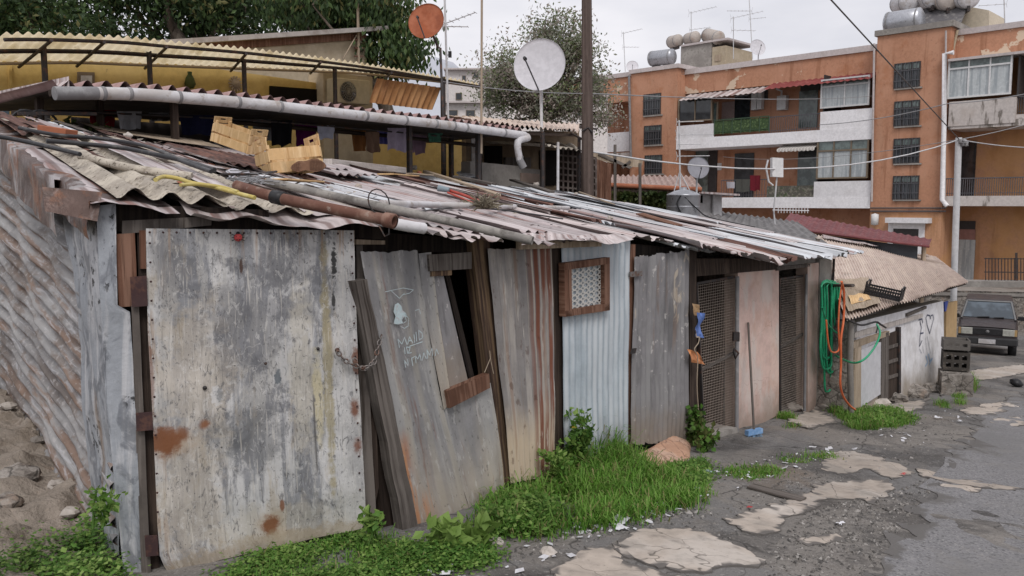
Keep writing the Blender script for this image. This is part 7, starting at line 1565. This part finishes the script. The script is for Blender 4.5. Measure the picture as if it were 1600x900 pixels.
for s_ in (-1, 1):
    sg_ = [cq(s_ * .725, .35, .99), cq(s_ * .725, -1.4, .99), cq(s_ * .63, -1.3, 1.34), cq(s_ * .63, .1, 1.34)]; m = MB(); m.add(sg_, [(0, 1, 2, 3)]); m.build('side_window', MATS['windscreen_glass'], ct)
    m = MB(); m.box(cq(s_ * .82, .50, .98), (.16, .06, .10), (sd_, fd, V((0, 0, 1)))); m.bar(cq(s_ * .70, .50, .95), cq(s_ * .80, .50, .97), .03, .03); m.build('wing_mirror', m_black, ct, bevel=.012)
    m = MB(); m.box(cq(s_ * .50, 1.645, .70), (.25, .06, .16), (sd_, fd, V((0, 0, 1)))); h = m.build('headlight', mk('headlamp_glass', (.42, .42, .38), [('n', (.28, .28, .25), 20., .5, .6, .7)], rough=.15) if 'headlamp_glass' not in MATS else MATS['headlamp_glass'], ct, bevel=.012)
    m = MB(); m.box(cq(s_ * .665, 1.63, .70), (.07, .06, .15), (sd_, fd, V((0, 0, 1)))); m.build('indicator', mk('indicator_orange', (.45, .30, .14), rough=.3) if 'indicator_orange' not in MATS else MATS['indicator_orange'], ct)
    for y in (1.02, -1.12):
        w = MB(); c = cq(s_ * .62, y, .27); w.lathe(c, [(.17, -.09), (.25, -.09), (.275, -.06), (.275, .06), (.25, .09), (.17, .09)], sd_ * s_, 24); wh_ = w.build('wheel', m_black, ct); w = MB(); w.lathe(c, [(0, .05), (.06, .065), (.13, .06), (.17, .085)], sd_ * s_, 20); w.build('rim', m_pvcd, wh_)
m = MB(); m.box(cq(0, 1.64, .70), (.76, .06, .15), (sd_, fd, V((0, 0, 1))));
m.build('grille', m_black, ct, bevel=.008)
m = MB()
for k in range(5): m.box(cq(0, 1.672, .64 + k * .03), (.74, .008, .008), (sd_, fd, V((0, 0, 1))))
m.build('grille_slat', mk('grille_slats', (.05, .05, .052), rough=.5), ct)
m = MB(); m.lathe(cq(0, 1.67, .71), [(.04, 0), (.04, .012), (0, .014)], fd, 16); m.build('grille_badge', m_pvcd, ct)
m = MB(); m.hexa([cq(-.74, 1.60, .34), cq(.74, 1.60, .34), cq(.72, 1.76, .36), cq(-.72, 1.76, .36), cq(-.74, 1.60, .56), cq(.74, 1.60, .56), cq(.72, 1.77, .54), cq(-.72, 1.77, .54)]); m.build('bumper', mk('bumper_plastic', (.045, .045, .047), [('n', (.08, .08, .08), 6., .5, .65, .6)], rough=.7), ct, bevel=.02)
m = MB(); m.box(cq(.0, 1.778, .45), (.36, .012, .11), (sd_, fd, V((0, 0, 1)))); m.build('number_plate', m_pvc, ct)
# ------------------------------------------------------------------ terrace and retaining wall behind the car
WT = Wall(K(27).at(1440, 480).xy, K(25.5).at(1700, 480).xy)
rw = thing('retaining_wall', 'rough stone retaining wall with a concrete ledge behind the parked car', 'wall', WT.at(1550, 500)); q = [WT.at(a, b) for a, b in ((1380, 452), (1800, 460), (1800, 600), (1380, 600))]; m = MB(); loft([q[0], q[3]], [q[1], q[2]], WT.n, nv=24, nu=90, dent=.06, seed=3, mb=m); m.build('masonry', m_rubble, rw)
m = MB(); q = [WT.at(a, b, .15) for a, b in ((1380, 438), (1800, 442), (1800, 452), (1380, 447))]; m.slab(*q, .6, WT.n); m.build('ledge', m_concw, rw)
m = MB(); q = [WT.at(a, b, .06) for a, b in ((1380, 455), (1800, 463), (1800, 467), (1380, 460))]; m.slab(*q, .1, WT.n); m.build('ledge', m_concw, rw)
z_ = WT.at(1550, 441, 0).z - 1.1; m = MB(); a, b = WT.at(1300, 441), WT.at(2000, 441); bk = -WT.n * 20; m.add([V((p.x, p.y, z_)) for p in (a, b, b + bk, a + bk)], [(0, 1, 2, 3)]); tag(m.build('terrace', m_concw), kind='structure')
fn2 = thing('railing', 'thin dark railing on the terrace in front of the near ground floor', 'railing', WT.at(1570, 440, -.2)); m = MB()
for x in range(1540, 1660, 5): m.bar(WT.at(x, 441, -.2), WT.at(x, 403, -.2), .025, .025)
for y in (404, 425): m.bar(WT.at(1538, y, -.2), WT.at(1660, y + 1, -.2), .03, .03)
m.bar(WT.at(1588, 442, -.2), WT.at(1588, 395, -.2), .06, .06); m.build('bars', m_iron, fn2)
# ------------------------------------------------------------------ vegetation, litter, stones
def tri_leaf(vs, fs, mi, c, d_, s_, L, w, m=0, fold=.25):
    n = d_.cross(s_); o = len(vs); vs += [c, c + d_ * L * .5 + s_ * w + n * w * fold, c + d_ * L, c + d_ * L * .5 - s_ * w + n * w * fold]; fs += [(o, o + 1, o + 2), (o, o + 2, o + 3)]; mi += [m, m]
def fastmesh(name, vs, fs, mi, mats, parent=None, org=None):
    me = bpy.data.meshes.new(name); org = V(org) if org is not None else V(); me.from_pydata([p - org for p in vs], [], fs); me.polygons.foreach_set('material_index', mi); me.update()
    for m in mats: me.materials.append(m)
    o = bpy.data.objects.new(name, me); C.objects.link(o); WL[o.name] = org
    if parent: o.parent = parent; o.location = org - WL[parent.name]
    else: o.location = org
    return o
def rdir(r): 
    while 1:
        v = V((r.uniform(-1, 1), r.uniform(-1, 1), r.uniform(-1, 1)))
        if .05 < v.length < 1: return v.normalized()
def tree(name, label, base, crown, n_clump, per, L, w, mats, wts, droop=.3, seed=1, trunk=.18, spread=.28, limbs=14, bark=m_bark, shell=.55, grp=None):
    r = random.Random(seed); t = thing(name, label, 'tree', base, grp); cs = []
    vol = [c[1].x * c[1].y * c[1].z for c in crown]
    for k in range(n_clump):
        c, rad = crown[r.choices(range(len(crown)), vol)[0]]; d_ = rdir(r); f = r.uniform(shell, 1) if r.random() < .75 else r.uniform(0, shell)
        cs.append(c + V((d_.x * rad.x, d_.y * rad.y, d_.z * rad.z)) * f)
    m = MB(); cen = sum((c[0] for c in crown), V()) / len(crown); base = V(base); fork = base.lerp(cen, .55); fork.x = base.x + (cen.x - base.x) * .4; fork.y = base.y + (cen.y - base.y) * .4
    m.tube(smooth_path([base, base.lerp(fork, .5) + V((.15, .1, 0)), fork], 4), [trunk * (1.15 - .04 * i) for i in range(9)], 10); m.build('trunk', bark, t)
    m = MB()
    for k in range(limbs):
        e = cs[r.randrange(len(cs))]; mid = fork.lerp(e, .5) + rdir(r) * (e - fork).length * .15; p = smooth_path([fork.lerp(base, r.uniform(0, .25)), mid, e], 4); m.tube(p, [trunk * .5 * (1 - .88 * i / (len(p) - 1)) for i in range(len(p))], 6, False)
        for q in range(3):
            a = p[r.randrange(3, len(p))]; e2 = min(cs, key=lambda c: (c - a).length + r.uniform(0, 1.5)); m.tube([a, a.lerp(e2, .5) + rdir(r) * .12, e2], [trunk * .14, trunk * .09, .006], 5, False)
    m.build('limbs', bark, t)
    vs, fs, mi = [], [], []
    for c in cs:
        mm = r.choices(range(len(mats)), wts)[0]; sp_l = spread * r.uniform(.6, 1.4)
        for q in range(per):
            p = c + V((r.gauss(0, sp_l), r.gauss(0, sp_l), r.gauss(0, sp_l * .75))); d_ = (rdir(r) + V((0, 0, -droop * 2))).normalized(); s_ = d_.cross(rdir(r)).normalized(); k_ = r.uniform(.7, 1.3)
            tri_leaf(vs, fs, mi, p, d_, s_, L * k_, w * k_, mm if r.random() < .8 else r.randrange(len(mats)))
    fastmesh('crown', vs, fs, mi, mats, t, cen); return t
def E(depth, px, py, rx, rz, ry=None): return (K(depth).at(px, py), V((rx / FPX * depth, ry or rx / FPX * depth, rz / FPX * depth)))
GTr = 'dark trees behind the yellow house'
tree('broadleaf_tree', 'dense dark tree at the top left corner behind the cream canopy', K(21).at(60, 300), [E(21, 50, 15, 130, 75, 2), E(21, -120, 10, 130, 90, 2), E(20, 130, 50, 60, 40, 1.2)], 330, 54, .15, .036, [m_tl1, m_tl2, m_tl3], [10, 4, .5], seed=11, grp=GTr, spread=.30)
tree('broadleaf_tree', 'dark tree with a slanting bare trunk showing above the beige gable', K(21).at(300, 200), [E(21, 340, 5, 110, 60, 2), E(21, 250, 70, 60, 25, 1.2), E(21, 250, -25, 90, 40, 1.5), E(21, 165, -20, 60, 40, 1.2)], 280, 54, .15, .036, [m_tl1, m_tl2, m_tl3], [10, 4, .4], seed=12, grp=GTr, spread=.28)
tree('broadleaf_tree', 'brighter drooping tree right of the aerial mast behind the rusted dish', K(19).at(600, 250), [E(19, 500, 0, 95, 50, 1.6), E(19, 615, 70, 52, 52, 1.2), E(19, 575, 10, 75, 40, 1.4), E(19, 640, 88, 34, 24, .8)], 240, 50, .15, .032, [m_tl1, m_tl2, m_tl3], [6, 8, .6], seed=13, grp=GTr, spread=.24, droop=.8)
m = MB(); a, b = K(20.2).at(285, 66), K(20.6).at(262, 28); m.tube(smooth_path([a, a.lerp(b, .5), b], 3), .13, 8); tag(m.build('fallen_limb', m_bark), 'bare slanting limb seen under the dark tree crowns', 'limb')
tree('olive_tree', 'loose grey green tree with reddish shoots behind the large white dish', K(24).at(850, 260), [E(24, 790, 120, 52, 62, 1.2), E(24, 890, 80, 52, 65, 1.2), E(24, 850, 55, 30, 38, .9), E(24, 925, 130, 32, 55, 1.0), E(24, 870, 160, 85, 38, 1.4), E(24, 775, 150, 35, 40, 1), E(24, 940, 185, 28, 40, .8), E(24, 790, 70, 14, 22, .5), E(24, 835, 30, 10, 18, .4), E(24, 880, 35, 12, 20, .4)], 760, 32, .10, .022, [m_ol1, m_ol2, m_ol3], [7, 6, 3], droop=-.1, seed=21, trunk=.17, spread=.19, limbs=80, shell=.15)
# ---- grasses
def world_poly(pix): return [tuple(tw(*gp2(a, b).xy)) for a, b in pix]
def inpoly(p, P):
    c = False; j = len(P) - 1
    for i in range(len(P)):
        if (P[i][1] > p[1]) != (P[j][1] > p[1]) and p[0] < (P[j][0] - P[i][0]) * (p[1] - P[i][1]) / (P[j][1] - P[i][1] + 1e-12) + P[i][0]: c = not c
        j = i
    return c
def scatter(pix, n, r, world=False, patchy=0):
    P = pix if world else world_poly(pix); a0, a1 = min(p[0] for p in P), max(p[0] for p in P); b0, b1 = min(p[1] for p in P), max(p[1] for p in P); out = []
    k = 0
    while len(out) < n and k < n * 60:
        k += 1; q = (r.uniform(a0, a1), r.uniform(b0, b1))
        if inpoly(q, P) and (patchy == 0 or noise.noise(V((q[0] * 2.6, q[1] * 2.6, 7))) + .6 * noise.noise(V((q[0] * 8, q[1] * 8, 3))) + patchy > r.random() * .9 - .1): p = xy(*q); out.append(onG(p.x, p.y))
    return out
def grass(label, pix, n, h, wd, mats, seed, lean=.5, name='grass', clump=.06, wts=(5, 3, 1.2)):
    r = random.Random(seed); vs, fs, mi = [], [], []; pts = scatter(pix, max(1, n // 9), r, patchy=.22)
    for p in pts:
        hh = h * r.uniform(.5, 1.2) * (.7 + .6 * abs(noise.noise(p * 1.7)))
        for k in range(9):
            b = p + V((r.gauss(0, clump), r.gauss(0, clump), -.01)); a = r.uniform(0, 2 * PI); o = V((math.cos(a), math.sin(a), 0)); L = hh * r.uniform(.5, 1.15); ln = lean * r.uniform(.2, 1.3); s_ = o.cross(V((0, 0, 1))) * wd * r.uniform(.7, 1.3); mm = r.choices(range(len(mats)), wts[:len(mats)])[0]
            m1 = b + V((0, 0, L * .5)) + o * L * ln * .22; m2 = b + V((0, 0, L * .85)) + o * L * ln * .6; tp = b + V((0, 0, L * (.95 - .25 * ln))) + o * L * ln * 1.0; i = len(vs)
            vs += [b - s_, b + s_, m1 + s_ * .9, m1 - s_ * .9, m2 + s_ * .6, m2 - s_ * .6, tp]; fs += [(i, i + 1, i + 2, i + 3), (i + 3, i + 2, i + 4, i + 5), (i + 5, i + 4, i + 6)]; mi += [mm] * 3
    return tag(fastmesh(name, vs, fs, mi, mats), label, None, None, 'stuff')
def weeds(pix, n, h, L, w, mats, seed, name='ground_weeds', stuff=True, per=14, spread=.05):
    r = random.Random(seed); vs, fs, mi = [], [], []
    for p in scatter(pix, n, r, patchy=.2):
        hh = h * r.uniform(.4, 1.2) * (.5 + 1.0 * abs(noise.noise(p * 2.3)))
        for k in range(per):
            f = r.random(); c = p + V((r.gauss(0, spread), r.gauss(0, spread), hh * f)); a = r.uniform(0, 2 * PI); d_ = V((math.cos(a), math.sin(a), r.uniform(-.2, .7))).normalized(); s_ = d_.cross(V((r.gauss(0, .3), r.gauss(0, .3), 1))).normalized(); q = r.uniform(.6, 1.3); tri_leaf(vs, fs, mi, c, d_, s_, L * q, w * q, r.choices(range(len(mats)), (5, 3, .4)[:len(mats)])[0], .15)
    return tag(fastmesh(name, vs, fs, mi, mats), None, None, None, 'stuff' if stuff else None)
G3 = [m_grass, m_grass2, m_grassd]; W3 = [m_weed, m_weed2]
grass(None, [(752, 842), (770, 800), (800, 775), (850, 750), (905, 728), (960, 722), (1000, 735), (1080, 768), (1088, 790), (1040, 800), (1000, 812), (930, 825), (850, 838)], 10500, .16, .0042, G3, 1, .95)
grass(None, [(800, 790), (850, 735), (880, 720), (985, 722), (1010, 750), (950, 775), (880, 800)], 6000, .25, .0044, G3, 2, .9)
grass(None, [(862, 745), (868, 690), (900, 690), (935, 722), (985, 715), (960, 745), (900, 760)], 2600, .36, .0046, G3, 12, .7)
weeds([(755, 842), (790, 780), (870, 740), (900, 790), (860, 835)], 420, .15, .036, .011, W3, 3)
weeds([(330, 925), (380, 880), (560, 838), (620, 855), (690, 848), (770, 845), (790, 865), (740, 885), (640, 905), (560, 930)], 1150, .06, .022, .008, W3, 4)
grass(None, [(330, 920), (560, 840), (780, 850), (780, 875), (620, 905)], 1900, .08, .0028, G3, 5, .9)
weeds([(-120, 960), (-60, 870), (30, 858), (90, 872), (150, 862), (190, 900), (196, 960)], 560, .16, .026, .009, W3, 6)
weeds([(120, 850), (165, 815), (190, 870), (190, 930), (130, 930)], 60, .20, .034, .012, W3, 7)
grass(None, [(-100, 950), (10, 850), (130, 870), (170, 925)], 1300, .09, .003, G3, 8, .9)
for i, (q, n, h) in enumerate((([(1120, 745), (1140, 730), (1190, 726), (1218, 735), (1210, 748), (1150, 752)], 1600, .06), ([(1222, 718), (1250, 708), (1302, 708), (1308, 716), (1270, 722), (1232, 726)], 900, .05), ([(1210, 655), (1232, 650), (1245, 666), (1222, 672)], 800, .09), ([(1298, 640), (1330, 645), (1395, 640), (1432, 655), (1400, 668), (1340, 672)], 4200, .12), ([(1030, 735), (1080, 715), (1110, 725), (1090, 750), (1110, 775), (1070, 772), (1040, 760)], 2200, .10), ([(1490, 626), (1500, 618), (1502, 634)], 300, .12), ([(1504, 596), (1518, 594), (1520, 612), (1506, 612)], 700, .22), ([(1465, 632), (1478, 630), (1480, 640)], 200, .1), ([(1330, 650), (1362, 645), (1370, 656), (1340, 660)], 600, .14))):
    grass(None, q, n, h, .0035, G3, 20 + i, .8, clump=.04)
weeds([(1300, 642), (1400, 642), (1430, 656), (1360, 670)], 320, .08, .04, .014, W3, 31); weeds([(1034, 738), (1100, 720), (1110, 772), (1060, 765)], 160, .06, .03, .011, W3, 32)
grass(None, [(1572, 478), (1610, 480), (1612, 500), (1580, 498)], 2200, .45, .010, G3, 33, .6, clump=.15)
# bushes as single plants
def bush(label, base, h, rad, n, L, w, mats, seed, flower=False, name='weed_plant', lean=V((0, 0, 0))):
    r = random.Random(seed); t = thing(name, label, 'plant', base); m = MB(); vs, fs, mi = [], [], []; tips = []
    for k in range(max(5, int(n / 40))):
        a = r.uniform(0, 2 * PI); q = rad * r.uniform(.1, 1); e = base + V((math.cos(a) * q, math.sin(a) * q, h * r.uniform(.5, 1))) + lean * r.uniform(.5, 1.1); p = smooth_path([base + V((r.gauss(0, .02), r.gauss(0, .02), -.02)), base.lerp(e, .5) + V((r.gauss(0, .03), r.gauss(0, .03), .04)), e], 4); m.tube(p, [.006 * (1 - .7 * i / len(p)) for i in range(len(p))], 5, False); tips.append(p)
    m.build('stem', m_weed, t)
    for k in range(n):
        p = r.choice(tips); c = along(p, r.uniform(.15, 1)) + V((r.gauss(0, .02), r.gauss(0, .02), r.gauss(0, .02))); d_ = (rdir(r) + V((0, 0, .25))).normalized(); s_ = d_.cross(rdir(r)).normalized(); q = r.uniform(.6, 1.3); tri_leaf(vs, fs, mi, c, d_, s_, L * q, w * q, r.randrange(len(mats)))
    fastmesh('foliage', vs, fs, mi, mats, t, base)
    if flower: m = MB(); m.lathe(tips[0][-1] + V((0, 0, .01)), [(0, -.01), (.022, 0), (.018, .012), (0, .016)], V((0, -.4, 1)), 10); m.build('flower', mk('flower_yellow', (.60, .45, .05), rough=.8), t)
    return t
bush('tall leafy weed with a yellow flower against the pale blue sheet', PB.at(905, 735, .16), .50, .15, 480, .05, .016, W3, 41, True)
bush('leafy nettle clump left of the tall flowering weed', PB.at(872, 745, .18), .24, .15, 220, .045, .014, W3, 42)
bush('ivy-like weed growing up the dark post beside the grey door', PB.at(1085, 692, .12), .36, .07, 420, .05, .022, [m_weed, m_vine], 43); bush('trailing foot of the ivy-like weed spilling onto the ground', PB.at(1103, 702, .30), .15, .16, 260, .05, .022, [m_weed, m_vine], 44)
bush('small weed sprouting from the black gap at the big door corner', PB.at(582, 840, .22), .20, .06, 90, .05, .016, W3, 45); bush('young dock plant at the foot of the leaning door', gp2(735, 852), .12, .10, 60, .10, .03, [m_weed2], 46); bush('broad leaved plant right of the leaning post foot', gp2(690, 858), .13, .10, 60, .10, .03, [m_weed2], 47)
bush('dark seedling growing out of the corner sheet foot', PS.at(160, 815, .1), .18, .10, 120, .04, .014, W3, 48)
bush('dark green bushy plant in the shade under the awning left', V((Wd.at(122, 205).x, Wd.at(122, 205).y, Wd.at(122, 205).z - .5)), .62, .26, 420, .09, .035, [m_vine], 49, name='potted_plant')
# ---- reddish mound under the grey door
mo = MB(); a, b = gp2(992, 722), gp2(1066, 712)
def mf(u, v):
    p = PB.at(983 + 98 * u, 712 - 10 * u, .05 + .30 * v); z = gz(*tw(p.x, p.y)); h = .125 * max(0, min(1, 4.2 * u * (1 - u))) ** .45 * max(0, 1 - v) ** .5; p.z = z - .02 + h + .05 * h * 10 * noise.noise(V((u * 5, v * 4, 3))) * .5; return p
mo.grid(mf, [i / 24 for i in range(25)], [i / 14 for i in range(15)]); tag(mo.build('earth_mound', m_redsoil), 'cracked reddish mound packed under the grey door', 'mound')
# ---- stones, rubble and litter on the ground
GS = 'loose stones on the ground'
for k, (px, py, r_, lb_) in enumerate(((775, 849, .045, 'pale pink stone at the edge of the weeds near the leaning door'), (856, 866, .045, 'white angular stone on dark soil near the round slab'), (1245, 640, .12, 'flat grey slab stone in front of the far mesh gate'), (1400, 628, .16, 'long rock below the narrow hut door'), (1430, 618, .20, 'rounded rock in front of the white hut wall'), (1455, 612, .16, 'smaller rock right of the rounded one at the hut wall'), (1478, 606, .14, 'rock at the far corner of the white hut'), (1375, 636, .14, 'flat stone below the white hut door'), (1305, 632, .10, 'rough lump at the foot of the far pillar'), (1284, 640, .12, 'grey lump left of the hanging hose foot'), (14, 650, .06, 'white stone on the dirt bank at far left'), (88, 778, .05, 'pale stone on the dirt bank below the side wall'), (30, 770, .13, 'broad greyish rock half buried in the dirt bank'), (10, 815, .10, 'greyish rock at the left edge above the bottom weeds'), (60, 705, .05, 'small brown stone in the middle of the dirt bank'), (112, 822, .05, 'small stone at the foot of the dirt bank by the weeds'))):
    g_ = gp2(px, py); lump('stone', lb_, 'stone', g_ + V((0, 0, r_ * .25 + (.07 if px < 130 else 0))), r_, m_rubble if k in (12, 13) else m_stone if k not in (3, 4, 5, 6, 9, 14) else m_rubble, GS, k + 30, .55)
r = random.Random(77); GL = 'litter scraps on the ground'
lit = [(970, 818, .10, 0, 'largest torn white plastic scrap beside the round slab'), (968, 828, .07, 0, 'white scrap touching the largest one beside the round slab'), (902, 827, .05, 0, 'flat white chip at the left edge of the bare soil'), (1056, 781, .06, 0, 'white wrapper at the right tip of the tall grass'), (1030, 794, .07, 0, 'crumpled white paper below the tall grass'), (1106, 742, .07, 1, 'pale bluish scrap in the low grass patch'), (1090, 768, .05, 1, 'small bluish scrap right of the tall grass'), (1170, 797, .03, 2, 'red bottle cap on the concrete strip'), (1411, 744, .04, 2, 'small red scrap beside the road edge'), (1313, 822, .04, 0, 'white chip near the small concrete patch'), (888, 743, .06, 0, 'white bag caught in the tall grass'), (1000, 812, .03, 0, 'tiny white chip by the cracked slab'), (1270, 702, .05, 0, 'white paper scrap in the middle ground grass'), (1466, 655, .06, 0, 'white scrap on the far lane'), (1500, 660, .05, 0, 'pale chip on the far lane right of the white scrap'), (1120, 740, .03, 0, 'little white bit beside the bluish scrap'), (1060, 800, .03, 0, 'tiny pale chip under the white wrapper'), (940, 815, .03, 0, 'tiny pale chip left of the torn scrap')]
for k, (px, py, s_, mt, lb_) in enumerate(lit):
    g_ = gp2(px, py, .02); m = MB(); a = r.uniform(0, 6); x = V((math.cos(a), math.sin(a), 0)); y = V((-math.sin(a), math.cos(a), 0)); up = .25 if px == 888 else 0
    m.grid(lambda u, v: g_ + x * (u - .5) * s_ * 1.4 + y * (v - .5) * s_ * (.8 + .5 * math.sin(u * 5 + k)) + V((0, 0, up + s_ * .35 * abs(noise.noise(V((u * 3, v * 3, k * 2.2)))))), [i / 7 for i in range(8)], [i / 7 for i in range(8)])
    tag(m.build('litter', [m_litter, m_litterc, m_litterr][mt]), lb_, 'litter', GL)
m = MB(); c = gp2(1587, 604, .05); m.lathe(c, [(0, -.05), (.09, -.03), (.11, .03), (.05, .08), (0, .09)], V((.3, -.2, 1)), 8); tag(m.build('black_bag', m_black), 'small black bag lying on the far lane at the right edge', 'bag')
m = MB(); a, b = gp2(1172, 762, .015), gp2(1255, 784, .015); m.bar(a, b, .10, .012); tag(m.build('flat_board', m_wgrey), 'brown flat board lying on the ground above the concrete strip', 'board')
# fine gravel
r = random.Random(99); vs, fs, mi = [], [], []
def pebble(p, s_):
    o = len(vs); d_ = [V((1, 0, 0)), V((-.5, .87, 0)), V((-.5, -.87, 0))]; a = r.uniform(0, 6); ca, sa = math.cos(a), math.sin(a)
    for q in d_: q = V((q.x * ca - q.y * sa, q.x * sa + q.y * ca, 0)) * s_ * r.uniform(.6, 1.3); vs.append(p + q)
    vs.append(p + V((r.gauss(0, .3) * s_, r.gauss(0, .3) * s_, s_ * r.uniform(.5, 1.1)))); mm = r.choices((0, 1, 2), (4, 4, 2))[0]
    for f in ((0, 1, 3), (1, 2, 3), (2, 0, 3)): fs.append(tuple(o + k for k in f)); mi.append(mm)
for q, n, s_ in (([(1180, 880), (1260, 800), (1340, 780), (1420, 760), (1470, 735), (1490, 720), (1440, 790), (1390, 850), (1350, 905), (1200, 905)], 2600, .010), ([(880, 840), (980, 815), (1130, 790), (1250, 740), (1330, 745), (1200, 800), (1150, 850), (1000, 825), (900, 860), (760, 890), (720, 880)], 1100, .009), ([(1100, 740), (1300, 670), (1480, 640), (1500, 680), (1400, 735), (1250, 745)], 700, .011), ([(-60, 700), (40, 660), (150, 810), (150, 850), (-40, 840)], 900, .012), ([(840, 850), (1000, 800), (1080, 790), (1110, 800), (960, 830)], 500, .014)):
    for p in scatter(q, n, r): pebble(p - V((0, 0, .002)), s_ * r.choice((.5, .7, .7, 1, 1, 1.7)))
def chip(p, s_):
    o = len(vs); a = r.uniform(0, 6); x = V((math.cos(a), math.sin(a), r.gauss(0, .25))) * s_; y = V((-math.sin(a), math.cos(a), r.gauss(0, .25))) * s_ * .6; vs.extend([p - x - y * .6, p + x * .7 - y, p + x + y * .5, p - x * .4 + y]); fs.append((o, o + 1, o + 2, o + 3)); mi.append(3)
for q, n in (([(870, 830), (960, 800), (1060, 775), (1120, 775), (1000, 830), (920, 850)], 70), ([(1080, 745), (1220, 715), (1320, 700), (1200, 760), (1100, 775)], 50), ([(1250, 700), (1470, 640), (1520, 650), (1400, 720)], 40), ([(640, 905), (780, 865), (860, 850), (900, 870), (760, 910)], 22), ([(-60, 700), (40, 660), (150, 810), (150, 850), (-40, 840)], 30)):
    for p in scatter(q, n, r): chip(p + V((0, 0, .012)), r.choice((.008, .012, .012, .02, .03)))
tag(fastmesh('gravel', vs, fs, mi, [mk('gravel_dark', (.10, .095, .09)), mk('gravel_mid', (.20, .185, .17)), mk('gravel_pale', (.36, .34, .32)), m_litter]), kind='stuff')
# ------------------------------------------------------------------ light, sky, camera
W = bpy.data.worlds.new('World'); bpy.context.scene.world = W; W.use_nodes = True; nt = W.node_tree; nt.nodes.clear()
out = nt.nodes.new('ShaderNodeOutputWorld'); bg = nt.nodes.new('ShaderNodeBackground'); nt.links.new(bg.outputs[0], out.inputs[0])
sky = nt.nodes.new('ShaderNodeTexSky'); sky.sky_type = 'NISHITA'; sky.sun_disc = False
SUN_EL, SUN_AZ = math.radians(50), math.radians(172)      # azimuth clockwise from +Y
sky.sun_elevation = SUN_EL; sky.sun_rotation = SUN_AZ; sky.dust_density = 4
tc = nt.nodes.new('ShaderNodeTexCoord'); mp = nt.nodes.new('ShaderNodeMapping'); mp.inputs['Scale'].default_value = (1.3, 1.3, 3.5); nt.links.new(tc.outputs['Generated'], mp.inputs[0])
nz = nt.nodes.new('ShaderNodeTexNoise'); nz.inputs['Scale'].default_value = 2.2; nz.inputs['Detail'].default_value = 6; nt.links.new(mp.outputs[0], nz.inputs['Vector'])
cr = nt.nodes.new('ShaderNodeValToRGB'); cr.color_ramp.elements[0].position = .3; cr.color_ramp.elements[0].color = (6.7, 6.75, 7.4, 1); cr.color_ramp.elements[1].position = .7; cr.color_ramp.elements[1].color = (10.3, 10.05, 10.3, 1)
nt.links.new(nz.outputs['Fac'], cr.inputs[0])
mx = nt.nodes.new('ShaderNodeMix'); mx.data_type = 'RGBA'; mx.inputs[0].default_value = .93
nt.links.new(sky.outputs[0], mx.inputs[6]); nt.links.new(cr.outputs[0], mx.inputs[7]); nt.links.new(mx.outputs[2], bg.inputs[0]); bg.inputs[1].default_value = .105
ld_ = bpy.data.lights.new('sun', 'SUN'); ld_.energy = 1.75; ld_.angle = math.radians(22); ld_.color = (1, .965, .94)
so = bpy.data.objects.new('sun', ld_); C.objects.link(so)
dv = V((math.sin(SUN_AZ) * math.cos(SUN_EL), math.cos(SUN_AZ) * math.cos(SUN_EL), math.sin(SUN_EL)))
so.rotation_euler = dv.to_track_quat('Z', 'Y').to_euler(); so.location = dv * 60
cd = bpy.data.cameras.new('camera'); cam = bpy.data.objects.new('camera', cd); C.objects.link(cam)
cd.sensor_width = 36; cd.lens = 36 * FPX / 1600; cd.clip_end = 6000; cd.clip_start = .05
cam.rotation_euler = (PI / 2 - PITCH, 0, 0)
sc = bpy.context.scene; sc.camera = cam
sc.view_settings.view_transform = 'Standard'; sc.view_settings.look = 'None'; sc.view_settings.exposure = 0
sc.render.engine = 'CYCLES'; sc.cycles.max_bounces = 6; sc.cycles.transparent_max_bounces = 8; sc.cycles.use_denoising = True
